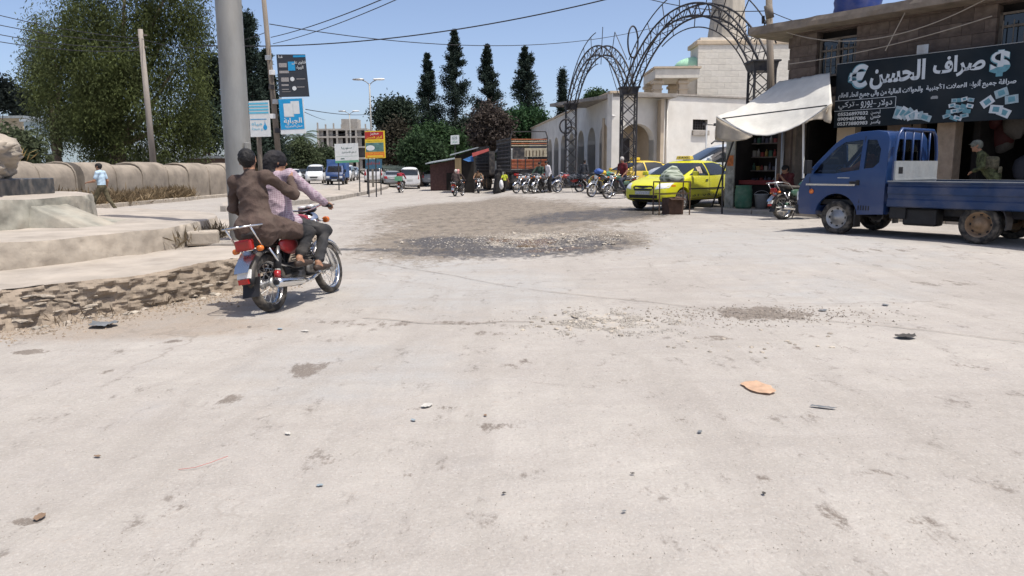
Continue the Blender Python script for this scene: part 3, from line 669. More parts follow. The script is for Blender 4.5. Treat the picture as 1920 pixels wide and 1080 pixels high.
# upper storey as courses of blocks round two window openings
w1 = (tpx(1531, 0, 100), tpx(1604, 0, 100)); w2 = (tpx(1868, 0, 50), tpx(1868, 0, 50) + 1.5)
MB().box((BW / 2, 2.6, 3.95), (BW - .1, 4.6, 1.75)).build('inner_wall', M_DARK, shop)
blk = MB().box((0, 0, 0), (1, 1, 1)).mesh('block', bevel=.008, bseg=1); blk.materials.append(M_STW)
blk2 = blk.copy(); blk2.materials.clear(); blk2.materials.append(mat('brown_stone_wall_b', (.138, .106, .087), .9, var=.3, scale=2, bump=.4, bscale=10))
blk3 = blk.copy(); blk3.materials.clear(); blk3.materials.append(mat('brown_stone_wall_c', (.112, .086, .071), .9, var=.3, scale=2, bump=.4, bscale=10))
z = 3.05; r_ = 0
while z < 4.8:
    h = .29; x = -(.24 if r_ % 2 else 0)
    while x < 9.2:
        e = x + .48; a, b2 = max(x, 0 - (.06 if r_ % 3 == 0 else 0)), e; segs = [(a, b2)]
        for (p, q) in (w1, w2):
            if z + h > 3.62 and z < 4.6: segs = [t for (s0, s1) in segs for t in ((s0, min(s1, p)), (max(s0, q), s1)) if t[1] - t[0] > .03]
        for s0, s1 in segs:
            o = bpy.data.objects.new('block', random.choice((blk, blk, blk2, blk3))); COL.objects.link(o); o.parent = shop
            o.location = ((s0 + s1) / 2, .15 + random.uniform(-.004, .004), z + h / 2); o.scale = (s1 - s0 - .006, .3, h - .006)
        x = e
    z += h; r_ += 1
MB().box((11, .15, 3.95), (3.6, .3, 1.8)).build('plain_wall', M_STW, shop)
for p, q in (w1, w2):
    wf = MB().box(((p + q) / 2, .22, 4.12), (q - p, .05, .98)).build('window', M_GLASS, shop)
    for xx in (p + .03, (p + q) / 2, q - .03): MB().box((xx, .17, 4.12), (.06, .06, .98)).build('frame', M_WOOD, wf)
    for zz in (3.66, 4.3, 4.58): MB().box(((p + q) / 2, .165, zz), (q - p, .05, .05)).build('frame', M_WOOD, wf)
    for i in range(7): MB().box((p + (q - p) * (i + .5) / 7, .08, 4.02), (.02, .02, .8)).build('grille_bar', M_WOOD, wf)
# side wall (left end) with rough quoins
for i in range(6): MB().box((.0 + random.uniform(-.05, .03), 2.4, 3.2 + i * .285), (.3, 4.6, .275)).build('side_course', random.choice((M_STW, M_SLAB)), shop, bevel=.02)
MB().box((.02, 2.5, 1.5), (.34, 4.8, 3.0)).build('side_wall', M_SLAB, shop)
# floor slab between storeys, roof slab with a worn edge
MB().box((BW / 2, 2.3, 2.96), (BW, 5.2, .22)).build('floor_slab', M_SLAB, shop, bevel=.02)
sl = MB(); nx = 90; V = []; F = []
for i in range(nx + 1):
    x = -.95 + (BW + .95) * i / nx
    for (y, z) in ((-.66, 4.86), (-.68, 4.97), (-.66, 5.08), (-.2, 5.09), (5.2, 5.09), (5.2, 4.86), (-.2, 4.85)):
        j = (.035 * noise.noise((x * 2.5, z * 7, 1)) + .02 * noise.noise((x * 9, z * 9, 3))) if y < -.6 else 0; V.append((x, y + j, z + (j * .6 if y < -.6 else 0)))
for i in range(nx):
    for j in range(7): a = i * 7 + j; b2 = i * 7 + (j + 1) % 7; F.append((a, b2, b2 + 7, a + 7))
F += [tuple(range(7)), tuple(nx * 7 + 6 - j for j in range(7))]
MB().add(V, F).build('roof_slab', M_SLAB, shop)
MB().box((.55 + 6.2, 4.6, 5.9), (11, .2, 1.6)).build('roof_wall', mat('mint_green_paint', (.42, .62, .40), .8, var=.12), shop)
# ground floor: pillars, dark shop rooms, steps
pil = [(tpx(1456), tpx(1481)), (tpx(1752), tpx(1787)), (tpx(1752) + 4.3, tpx(1752) + 4.8), (12.5, 13)]
for k, (a, b2) in enumerate(pil): MB().box(((a + b2) / 2, .2, 1.42), (b2 - a, .42, 2.86)).build('pillar', mat('brown_pillar', (.33, .25, .18), .9, var=.25, dust=.15) if k == 1 else M_STW, shop, bevel=.02)
for (a, b2, mm) in ((1.25, 1.75, M_BEIGE), (2.6, 3.2, M_STW)): MB().box(((a + b2) / 2, .5, 1.42), (b2 - a, .3, 2.86)).build('shop_wall', mm, shop)
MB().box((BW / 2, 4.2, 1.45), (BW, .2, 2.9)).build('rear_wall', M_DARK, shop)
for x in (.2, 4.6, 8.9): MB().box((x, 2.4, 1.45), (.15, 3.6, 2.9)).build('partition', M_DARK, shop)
MB().box((BW / 2, 2.2, .1), (BW, 4.2, .14)).build('shop_floor', M_CONC2, shop)
MB().box((3.4, .35, 1.42), (.2, .3, 2.86)).build('pillar', M_STW, shop)
# shop goods glimpsed in the dark right-hand room: hanging sacks and bags
for i in range(14):
    x = random.uniform(4.7, 8.3); z = random.uniform(1.0, 2.6); bm = bmesh.new(); bmesh.ops.create_icosphere(bm, subdivisions=2, radius=1)
    for v in bm.verts: v.co *= 1 + .3 * noise.noise(v.co * 1.8 + Vector((i, 0, 0)))
    me = bpy.data.meshes.new('bag'); bm.to_mesh(me); bm.free()
    sc_ = random.uniform(.18, .32); b_ = obj('hanging_bag', me, mat('bag%d' % (i % 4), ((.06, .05, .045), (.08, .02, .02), (.05, .05, .06), (.10, .09, .08))[i % 4], .6), None); smooth(b_)
    b_.matrix_world = MS @ Matrix.Translation((x, random.uniform(.9, 1.7), z)) @ Matrix.Diagonal((sc_, sc_ * .7, sc_ * 1.4, 1)); tag(b_, 'dark stuffed bag hanging in the shaded shop behind the soldier', 'bag', 'bags hanging in the shaded shop')
# pavement in front with kerb
pv = MB().box((5.4, -.55, -.02), (14.2, 1.3, .24)).build('shop_pavement', M_CONC); pv.matrix_world = MS; tag(pv, 'raised pavement in front of the shops', kind='structure')
for i in range(14):
    k_ = MB().box((-1.6 + i * 1.0, -1.28, -.03), (.97, .2, .27)).build('kerbstone', M_CONC, pv, bevel=.02)
# roof tank and wiring along the eaves
tk = thing('water_tank', 'blue ribbed plastic water tank on the shop roof', 'tank', SP(1.55, .45, 5.09), RZS)
prf = [(0, 0), (.5, 0)] + [(.56 + (.025 if k % 2 else 0), .06 + k * .11) for k in range(12)] + [(.5, 1.42), (.2, 1.55), (.2, 1.62), (0, 1.62)]
MB().lathe(prf, 32).build('tank_body', mat('blue_plastic', (.02, .045, .20), .45, var=.15, spec=.4, dust=.15), tk)
MB().lathe([(0, 1.62), (.24, 1.62), (.24, 1.7), (0, 1.72)], 20).build('lid', M_BLACK, tk)
def cable(name, a, b2, sag, r, label, parent=None, cat='cable', n=24, grp=None):
    pts = [a.lerp(b2, i / n) - Vector((0, 0, sag * 4 * (i / n) * (1 - i / n))) for i in range(n + 1)]
    o = MB().tube(pts, r, 5).build(name, M_CABLE if r < .1 else M_CABLE, parent)
    if not parent: tag(o, label, cat, grp)
    return o
M_CORD = mat('pale_cord', (.38, .33, .27), .7)
for (pa, pb_, sag, lb) in (((1475, 48), (1850, -30), .5, 'pale cable drooping below the roof slab from corner to right'), ((1660, 95), (1700, -20), .0, 'thin straight cord from the sign up to the roof slab'), ((1480, 120), (1860, 30), .12, 'thin wire running across the upper wall above the money sign')):
    ya = -.5; xa, xb = tpx(pa[0], ya, pa[1]), tpx(pb_[0], ya, pb_[1]); A = SP(xa, ya, 0); B = SP(xb, ya, 0); A.z = at(pa[0], pa[1], A.y).z; B.z = min(at(pb_[0], pb_[1], B.y).z, 4.98); A.z = min(A.z, 4.98)
    o = cable('wall_cable', A, B, sag, .012, lb); o.data.materials.clear(); o.data.materials.append(M_CORD)
# ---------------------------------------------------------------- the money changer's sign
sg = thing('money_changer_sign', 'long dark blue-black shop sign with white Arabic lettering, euro and dollar signs and banknotes', 'sign', F0, RZS)
SY = -.34; x0, x1 = tpx(1567, SY, 170), tpx(1567, SY, 170) + 5.6
z0, z1 = at(1567, 240, SP(x0, SY, 0).y).z - F0.z, at(1567, 120, SP(x0, SY, 0).y).z - F0.z
M_SIGN = mat('sign_navy', (.013, .021, .028), .6, var=.25, scale=1.2, spec=.12, dust=.05)
MB().box(((x0 + x1) / 2, SY + .05, (z0 + z1) / 2), (x1 - x0, .1, z1 - z0)).build('panel', M_SIGN, sg, bevel=.004)
M_TRIM = mat('sign_trim', (.32, .33, .33), .5)
MB().box(((x0 + x1) / 2, SY - .004, z1 - .006), (x1 - x0, .012, .014)).build('edge_trim', M_TRIM, sg)
M_INK = mat('sign_white', (.60, .64, .66), .6, var=.06); M_TEAL = mat('sign_teal', (.14, .32, .38), .6, var=.25, scale=8); M_PALE = mat('note_pale', (.36, .46, .50), .6, var=.25, scale=12)
H_ = z1 - z0
def SM(x, v, lift=.004): return frame_of((x, SY - lift, z1 - v * H_), (1, 0, 0), (0, -1, 0))
def sx(px): return tpx(px, SY, 150)
def stext(name, s, pa, pb_, va, vb, m=M_INK, bold=.02, ar=True, lift=.004):
    a, b2 = sx(pa), sx(pb_); return text(name, s, b2 - a, (vb - va) * H_, m, sg, SM(a, vb, lift), bold, ar)
stext('euro_sign', '€', 1590, 1626, .04, .42, M_TEAL, .05, False, .003); stext('euro_sign', '€', 1592, 1627, .05, .40, M_INK, .035, False, .006)
stext('shop_name', 'الحسن', 1631, 1734, .07, .45, bold=.035); stext('shop_name', 'صراف', 1748, 1845, .075, .37, bold=.035)
stext('dollar_sign', '$', 1853, 1892, .07, .42, M_TEAL, .05, False, .003); stext('dollar_sign', '$', 1855, 1891, .075, .40, M_INK, .035, False, .006)
stext('tagline', 'والحوالات المالية من والى جميع انحاء العالم', 1574, 1732, .455, .57, bold=.03); stext('tagline', 'صرافة جميع أنواع العملات الأجنبية', 1738, 1906, .44, .56, bold=.03)
[stext('currency_name', w_, a_, b_, .60, .72, bold=.008) for w_, a_, b_ in (('دولار', 1649, 1676), ('يورو', 1617, 1639), ('تركي', 1575, 1605))]; [sheet('dash', .07, .014, M_INK, sg, SM(sx(q), .665)) for q in (1608, 1641)]
for (a, b2, c_, d_) in ((1568, 1682, .575, .582), (1568, 1682, .735, .742)): sheet('rule', sx(b2) - sx(a), (d_ - c_) * H_, M_INK, sg, SM(sx(a), d_))
sheet('rule', .012, .16 * H_, M_INK, sg, SM(sx(1682), .74))
for i, (num, nm_) in enumerate((('05526897032', 'أوحسن'), ('0909487086', 'حسن'), ('05373880983', 'ياسر'))):
    stext('phone_number', num, 1575, 1632 - (4 if i == 1 else 0), .765 + .075 * i, .82 + .075 * i, bold=.03, ar=False); stext('contact_name', nm_, 1637, 1656, .755 + .075 * i, .825 + .075 * i, bold=.02)
def note(x, v, w, h, rot, m, lift):
    M = SM(x, v, lift) @ Matrix.Rotation(rot, 4, 'Z'); o = sheet('banknote', w, h, m, sg, M)
    o2 = sheet('note_print', w * .5, h * .6, M_TEAL, o, T(w * .25, h * .2, .0012)); return o
for i in range(7): note(sx(1690) + .075 * i, .955 - .012 * abs(3 - i), .30, .15, R(75 - 16 * i), (M_PALE, M_INK)[i % 2], .004 + .002 * i)
for i in range(16):
    rw_ = i // 4; note(sx(1774) + .12 * (i % 4) + .05 * rw_ + random.uniform(-.02, .02), .95 - .075 * rw_, .18 - .015 * rw_, .085, R(random.uniform(-24, 24)), (M_PALE, M_TEAL, M_INK)[i % 3], .004 + .0018 * i)
for i, (dx, dv, a) in enumerate(((0, .84, 35), (.30, .72, 18), (.33, .92, -25), (.55, .80, 6), (.14, .90, -8))): note(sx(1850) + dx * .75, dv, .26, .18, R(a), (M_INK, M_PALE)[i % 2], .004 + .003 * i)
sheet('small_mark', .16, .05, M_TRIM, sg, SM(sx(1748), .655)); sheet('small_mark', .12, .02, M_TRIM, sg, SM(sx(1750), .625))
for xx in (x0 + .5, x0 + 2.0, x0 + 3.6, x0 + 5.0): MB().box((xx, -.12, z1 - .2), (.05, .3, .05)).build('bracket', M_DARKST, sg)
nb = MB().box((sx(1724), SY + .05, z1 + .11), (.26, .03, .2)).build('small_notice', M_ALU, sg)
# ---------------------------------------------------------------- awning
aw = thing('cloth_awning', 'sagging white cloth awning stretched out over the stall left of the sign', 'awning', F0, RZS)
M_AWN = mat('white_tarp', (.70, .68, .62), .8, var=.10, scale=3, bump=.35, bscale=7, dust=.2, trans=.12)
wl_ = MS.inverted() @ at(1343, 219, 20.9); NA, NB_ = 46, 30
def awp(s, t):
    a = Vector((tpx(1462, 0, 155), -.02, 3.62)).lerp(Vector((1.36, -.36, 3.66)), s); b2 = Vector((wl_.x, wl_.y, wl_.z)).lerp(Vector((2.42, -1.95, 2.74)), s)
    p = a.lerp(b2, t); sag = .62 * math.sin(math.pi * s) * t ** 1.3 + .16 * math.sin(math.pi * t)
    p.z -= sag - .10 * (1 - math.cos(2 * math.pi * min(t * 1.1, 1))) * .5 * (.5 + s * .5)
    p.z += .045 * noise.noise((s * 4, t * 3, 1)) + .02 * noise.noise((s * 13, t * 9, 5)) + .010 * noise.noise((s * 30, t * 7, 8))
    return p
V = [awp(i / NA, j / NB_) for i in range(NA + 1) for j in range(NB_ + 1)]
F = [(i * (NB_ + 1) + j, (i + 1) * (NB_ + 1) + j, (i + 1) * (NB_ + 1) + j + 1, i * (NB_ + 1) + j + 1) for i in range(NA) for j in range(NB_)]
me = npmesh('canopy', V, F, True); o = obj('canopy', me, M_AWN, aw); bake(o, [('SOLIDIFY', {'thickness': .012})])
M_HEM = mat('dirty_tarp', (.50, .43, .33), .85, var=.25, scale=3, bump=.3, bscale=9, trans=.15)
def hem(pts, drop, name='hem'):                          # loose cloth hanging from an edge
    V = []; n = len(pts); K = 7
    for i, p in enumerate(pts):
        for k in range(K):
            q = k / (K - 1); V.append(p + Vector((.05 * math.sin(i * 1.3) * q + .03 * noise.noise((i * .6, q * 2, 4)), .05 * math.cos(i * 1.7) * q - .06 * q, -drop(i / (n - 1)) * q - .008)))
    F = [(i * K + j, (i + 1) * K + j, (i + 1) * K + j + 1, i * K + j + 1) for i in range(n - 1) for j in range(K - 1)]
    o = obj(name, npmesh(name, V, F, True), M_HEM, aw); bake(o, [('SOLIDIFY', {'thickness': .01})])
hem([awp(0, j / 16) for j in range(17)], lambda q: .18 + .38 * q)
hem([awp(i / 20, 1) for i in range(0, 8)], lambda q: .56 * (1 - q) ** .8 + .05)
hem([awp(.98, j / 12) for j in range(3, 13)], lambda q: .12 + .35 * abs(math.sin(q * 3)))
hem([awp(.80 + i * .02, 1) for i in range(0, 11)], lambda q: .04 + .42 * q * q)
for (a, b2) in ((awp(.06, .98), Vector((awp(.06, .98).x + .1, -1.9, -.1))), (awp(.03, .6), Vector((tpx(1366), -.75, 0)))): beam('pole', a, b2, .035, .035, M_DARKST, aw)
beam('pole', awp(.74, .7), Vector((tpx(1511, -1.2), -1.2, .1)), .04, .04, M_WHITE, aw); beam('rail', awp(.04, .97), awp(.96, .97) + Vector((0, 0, .02)), .03, .03, M_DARKST, aw)
# ---------------------------------------------------------------- stall under the awning
stl = thing('street_stall', 'dark cramped stall with stocked shelves under the white awning', 'stall', F0, RZS)
a, b2 = tpx(1378, -.2), tpx(1455, -.2)
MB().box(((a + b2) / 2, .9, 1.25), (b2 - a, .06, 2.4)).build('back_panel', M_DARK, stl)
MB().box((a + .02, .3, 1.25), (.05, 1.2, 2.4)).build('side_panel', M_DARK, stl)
for k, zz in enumerate((.75, 1.15, 1.55, 1.95)):
    sh = MB().box(((a + b2) / 2, .7, zz), (b2 - a, .36, .03)).build('shelf', M_WOOD, stl)
    for i in range(9):
        h = random.uniform(.12, .26); x = a + .1 + (b2 - a - .2) * i / 8.5; cc = random.choice(((.25, .05, .04), (.3, .28, .25), (.05, .12, .08), (.28, .2, .06), (.08, .08, .1)))
        bt = MB().lathe([(0, 0), (.045, 0), (.045, h * .65), (.018, h * .8), (.018, h), (0, h)], 8, c=(x, .6, zz + .016)) if (i + k) % 2 else MB().box((x, .62, zz + .016 + h * .4), (.1, .08, h * .8))
        bo = bt.build('bottle' if (i + k) % 2 else 'carton', mat('goods_%d%d%d' % tuple(int(q * 100) for q in cc), cc, .4), None); bo.matrix_world = MS
        tag(bo, 'small %s on the shaded stall shelves under the awning' % ('bottle' if (i + k) % 2 else 'carton'), 'bottle' if (i + k) % 2 else 'carton', 'goods on the stall shelves')
MB().box(((a + b2) / 2, .2, .82), (b2 - a - .1, .5, .12)).build('counter', mat('red_counter', (.20, .03, .03), .6), stl)
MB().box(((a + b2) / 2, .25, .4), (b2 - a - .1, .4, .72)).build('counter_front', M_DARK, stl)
gp = mat('graffiti_panel', (.34, .33, .28), .7, var=.6, scale=4.5)
pnl = MB().box((tpx(1370, -.8), -.8, 1.22), (.30, .05, 2.4)).build('poster_panel', gp, stl)
sheet('print', .22, .3, mat('orange_print', (.5, .16, .05), .7, var=.5, scale=9), pnl, frame_of((tpx(1370, -.8) - .1, -.828, 1.3), (1, 0, 0), (0, -1, 0)))
br = thing('green_barrel', 'green plastic barrel on the pavement under the awning', 'barrel', SP(tpx(1397, -.75), -.75, .1))
MB().lathe([(0, 0), (.21, 0), (.235, .08), (.245, .3), (.235, .52), (.215, .6), (.225, .62), (.225, .65), (0, .65)], 20).build('body', mat('barrel_green', (.05, .14, .085), .6, dust=.2), br)
for zz in (.18, .42): MB().lathe([(.243, zz - .012), (.257, zz), (.243, zz + .012)], 20).build('hoop', MATS['barrel_green'], br)
bk_ = thing('white_bucket', 'pale plastic bucket beside the green barrel', 'bucket', SP(tpx(1431, -.5), -.5, .1))
MB().lathe([(0, 0), (.15, 0), (.2, .38), (.215, .39), (.215, .41), (.19, .41), (.145, .02), (0, .02)], 18).build('body', mat('grey_plastic', (.25, .25, .25), .6, dust=.2), bk_)
MB().tube([(.2 * math.cos(q), 0, .4 + .1 * math.sin(q)) for q in np.linspace(0, math.pi, 10)], .008, 5).build('handle', M_ALU, bk_)
stk_ = thing('wall_stovepipe', 'pale upright pipe on the stall pillar behind the truck', 'pipe', SP(tpx(1465, -.05), -.05, .1)); MB().tube([(0, -.06, 0), (0, -.06, 2.3)], .05, 8).build('tube', M_ALU, stk_)
bro = thing('broom', 'worn broom leaning beside the shop pillar', 'broom', SP(tpx(1456, -.4), -.4, .1)); MB().tube([(0, 0, .2), (.06, .2, 1.4)], .014, 6).build('handle', M_WHITE, bro); MB().box((0, 0, .12), (.2, .06, .22), taper=(.5, .8)).build('bristles', M_HEM, bro)
# ---------------------------------------------------------------- trees
def leafcloud(C, size, n_per, spread, aspect=.45, droop=.0, squash=1., seed=1, jitter=.5):
    g = np.random.default_rng(seed); C = np.asarray(C, float)
    P = np.repeat(C, n_per, 0) + g.normal(0, 1, (len(C) * n_per, 3)) * np.array([1, 1, squash]) * (np.repeat(np.asarray(spread), n_per)[:, None] if np.ndim(spread) else spread)
    n = len(P); d = g.normal(0, 1, (n, 3)); d[:, 2] = d[:, 2] * (1 - abs(droop)) - droop * 1.6; d /= np.linalg.norm(d, axis=1)[:, None]
    r = g.normal(0, 1, (n, 3)); w = np.cross(d, r); w /= np.linalg.norm(w, axis=1)[:, None]
    s = size * (1 - jitter / 2 + jitter * g.random(n))[:, None]; a = w * s * aspect / 2; l = d * s
    V = np.stack([P, P + l * .5 + a, P + l, P + l * .5 - a], 1).reshape(-1, 3); return V, np.arange(n * 4).reshape(-1, 4)
def foliage(name, col, var=.5, scale=.9, trans=.22): return mat(name, col, .75, var=var, scale=scale, trans=trans, spec=.15, detail=4)
def clumps(lobes, n, seed, inner=.45, hole=-9):
    g = np.random.default_rng(seed); vol = np.array([a[3] * a[4] * a[5] for a in lobes]) ** (.8); pick = g.choice(len(lobes), n, p=vol / vol.sum()); out = []
    for k in pick:
        cx, cy, cz, rx, ry, rz = lobes[k]; d = g.normal(0, 1, 3); d /= np.linalg.norm(d); rr = inner + (1 - inner) * g.random() ** .6
        j = 1 + .22 * noise.noise(Vector(d * 2.1) + Vector((k, 0, seed))); q_ = (cx + d[0] * rx * rr * j, cy + d[1] * ry * rr * j, cz + d[2] * rz * rr * j)
        if noise.noise(Vector(q_) * .62 + Vector((seed, 0, 0))) > hole: out.append(q_)
    return out
def trunk(parent, h, r, limbs, m, lean=(0, 0), seed=0):
    g = random.Random(seed); mb = MB(); pts = [Vector((lean[0] * (k / 6) + .12 * g.uniform(-1, 1) * (k > 0), lean[1] * (k / 6) + .12 * g.uniform(-1, 1) * (k > 0), h * k / 6 - (.15 if k == 0 else 0))) for k in range(7)]
    mb.tube(pts, [r * (1.25 if k == 0 else 1 - .11 * k) for k in range(7)], 9); mb.build('trunk', m, parent)
    for e in limbs:
        e = Vector(e); k = g.randint(2, 5); a = pts[k]; mid = a.lerp(e, .5) + Vector((0, 0, -.06 * (e - a).length)); MB().tube([a, mid, e], [r * .5, r * .3, r * .1], 6).build('limb', m, parent)
M_BARK = mat('bark', (.13, .10, .075), .95, var=.4, scale=5, bump=.6, bscale=18, stretch=(1, 1, .2))
def tree(name, label, base, lobes, col, fname, n=200, per=60, size=.3, spread=.45, droop=.1, seed=1, h=None, r=.25, inner=.45, group=None, var=.5, scale=.9, aspect=.45, trans=.22, cat='tree', hole=-9, squash=1.):
    t = thing(name, label, cat, base, 0, group); g = random.Random(seed)
    H = h or max(l[2] for l in lobes); trunk(t, H, r, [(l[0] * .9, l[1] * .9, l[2]) for l in lobes], M_BARK, seed=seed)
    V, F = leafcloud(clumps(lobes, n, seed, inner, hole), size, per, spread, aspect, droop, squash, seed=seed)
    obj('crown', npmesh('crown', V, F), foliage(fname, col, var, scale, trans), t); return t
def gz(px, Y): p = at(px, 330, Y); return Vector((p.x, p.y, zt(p.x, p.y)))
def mpx(Y): return Y / FPX
# the huge drooping tree left of the column
B = gz(225, 47); k_ = 47 / FPX
def LB(px, py, hw, hh, dy=0., Y=47, B=B): p = at(px, py, Y); return (p.x - B.x, dy, p.z - B.z, hw * Y / FPX, hw * Y / FPX * .8, hh * Y / FPX)
lob = [LB(240, 30, 110, 75), LB(160, 70, 60, 70, -1), LB(310, 60, 80, 75, 1), LB(230, 130, 120, 70, -1), LB(340, 130, 55, 65), LB(265, 205, 130, 70, -.5), LB(170, 215, 70, 65, .5), LB(350, 215, 50, 75), LB(240, 270, 120, 40), LB(240, -60, 90, 60), LB(330, -20, 55, 50), LB(200, 170, 90, 60, -2)]
tree('eucalyptus_tree', 'huge drooping olive-green tree behind the rounded wall at the left', B, lob, (.078, .096, .032), 'leaf_olive', 760, 190, .23, .36, .7, 3, 9, .55, .35, scale=.42, var=.7, aspect=.26, hole=-.12, squash=2.1)
lob = [LB(105, 90, 45, 45), LB(85, 150, 42, 50), LB(110, 195, 50, 45, .5), LB(125, 60, 25, 25), LB(100, 120, 50, 60)]
tree('eucalyptus_tree', 'smaller olive tree leaning out left of the huge tree', gz(110, 50), [LB(105, 90, 48, 45, 0, 50, gz(110, 50)), LB(85, 150, 42, 50, 0, 50, gz(110, 50)), LB(112, 195, 55, 45, .5, 50, gz(110, 50)), LB(125, 60, 25, 25, 0, 50, gz(110, 50)), LB(100, 235, 45, 30, 0, 50, gz(110, 50))], (.095, .115, .05), 'leaf_grey_olive', 280, 170, .22, .34, .65, 5, 6, .3, .35, scale=.6, var=.55, aspect=.26, hole=-.12, squash=1.9)
for i, (px, py, hw, hh, Y, lb, col) in enumerate(((395, 150, 28, 60, 62, 'dark ragged conifer between the huge tree and the column', (.028, .042, .028)), (385, 235, 40, 55, 60, 'dull green tree low behind the huge tree beside the column', (.035, .055, .035)), (5, 175, 22, 26, 60, 'dark conifer boughs at the left picture edge', (.022, .030, .026)), (45, 200, 14, 30, 66, 'thin dark conifer beyond the blue house', (.024, .032, .028)), (28, 276, 42, 17, 40, 'low grey-green bush behind the wall at the left edge', (.075, .092, .05)), (455, 195, 30, 85, 68, 'dull tree behind the steel column', (.03, .042, .03)))):
    b_ = gz(px, Y); tree('background_tree', lb, b_, [LB(px, py - hh * .4, hw * .7, hh * .5, 0, Y, b_), LB(px - hw * .2, py, hw, hh * .6, 0, Y, b_), LB(px + hw * .2, py + hh * .45, hw * .9, hh * .5, 0, Y, b_)], col, 'leaf_bg%d' % i, 90, 55, .3, .38, .25, 20 + i, None, .16, .3, 'trees behind the rounded wall')
# conifers: ragged dark spindles
def conifer(label, px, top, wpx, Y, seed, col=(.030, .046, .035), slim=False, bottom=300, grp='dark conifers beyond the road', power=1.0):
    b_ = gz(px, Y); H = at(px, top, Y).z - b_.z; rw_ = wpx / 2 * Y / FPX; t = thing('conifer_tree', label, 'tree', b_, 0, grp); g = np.random.default_rng(seed)
    MB().tube([(0, 0, -.1), (.05, 0, H * .5), (0, 0, H * .97)], [.28, .16, .03], 7).build('trunk', M_BARK, t); C = []
    if slim:
        for i in range(230):
            u = g.random() ** .85; z = H * (.10 + .89 * u); rr = rw_ * (1 - u) ** power; a = g.random() * 6.283; q = .35 + .65 * g.random() ** .5; C.append((math.cos(a) * rr * q, math.sin(a) * rr * q, z))
    else:
        for i in range(150):                                # boughs, each a line of clumps rising towards its tip
            u = g.random() ** .9; z = H * (.03 + .96 * u); ln = rw_ * ((1 - u) ** power) * g.uniform(.6, 1.2) + .12; a = g.random() * 6.283
            for k in range(4): q = .25 + .75 * k / 3; C.append((math.cos(a) * ln * q, math.sin(a) * ln * q, z + .35 * ln * q * q))
    sp_w = .22 if slim else np.array([.07 + .34 * max(0, 1 - q[2] / H) for q in C])
    V, F = leafcloud(C, .34 if not slim else .33, 46, sp_w, .3, -.3, 1.1, seed); obj('crown', npmesh('crown', V, F), foliage('leaf_conifer%d' % (seed % 3), col, .5, .8, .08), t)
conifer('dark conifer with a spire top, first of the row beside the lamp post', 806, 100, 92, 100, 11)
conifer('tallest dark conifer of the central row', 856, 56, 128, 100, 12)
conifer('dark conifer, third of the central row', 916, 84, 112, 102, 13)
conifer('dark dense conifer just left of the gateway arches', 987, 88, 78, 100, 14, power=.6)
conifer('slim pencil-shaped cypress beside the small gateway arch', 1054, 131, 20, 105, 15, slim=True, power=.45)
conifer('tall slim cypress behind the banner pole', 482, 28, 44, 62, 16, (.018, .026, .024), True, power=.55)
conifer('broader dark conifer just behind the banner pole', 510, 90, 50, 66, 17, (.020, .028, .024), power=.6)
for i, (px, py, hw, hh, Y, lb, col, nm) in enumerate((
        (742, 212, 44, 34, 88, 'broad round dark pine behind the red and yellow sign', (.040, .058, .038), 'leaf_pine'), (745, 265, 38, 40, 86, 'brownish thin pine foliage below the broad dark pine', (.062, .056, .040), 'leaf_brown1'),
        (822, 268, 55, 34, 78, 'bright green leafy tree in front of the tall conifers', (.042, .080, .032), 'leaf_green1'), (790, 285, 40, 24, 74, 'low green shrubby tree behind the white van', (.042, .074, .034), 'leaf_green2'),
        (985, 232, 52, 30, 88, 'bright green round tree left of the arcade', (.034, .076, .030), 'leaf_green3'), (920, 238, 40, 42, 84, 'dry grey-brown tree between the green trees', (.085, .068, .058), 'leaf_brown2'),
        (560, 292, 42, 24, 96, 'grey-green bush mass under the palm', (.07, .09, .045), 'leaf_green4'), (612, 300, 26, 18, 105, 'small dusty bush beside the unfinished building', (.055, .075, .04), 'leaf_green5'), (872, 262, 30, 40, 92, 'dull dark tree between the conifers', (.030, .042, .030), 'leaf_pine2'), (1120, 187, 18, 9, 100, 'green tree tops peeking over the arcade roof', (.05, .09, .035), 'leaf_green6'))):
    b_ = gz(px, Y); tree('background_tree', lb, b_, [LB(px - hw * .35, py, hw * .62, hh * .7, 0, Y, b_), LB(px + hw * .35, py + hh * .1, hw * .62, hh * .65, 0, Y, b_), LB(px, py - hh * .35, hw * .6, hh * .6, 0, Y, b_), LB(px, py + hh * .5, hw * .85, hh * .55, 0, Y, b_)], col, nm, 200, 60, .38, .42, .1, 40 + i, None, .2, .35, 'trees beyond the road', scale=.7)
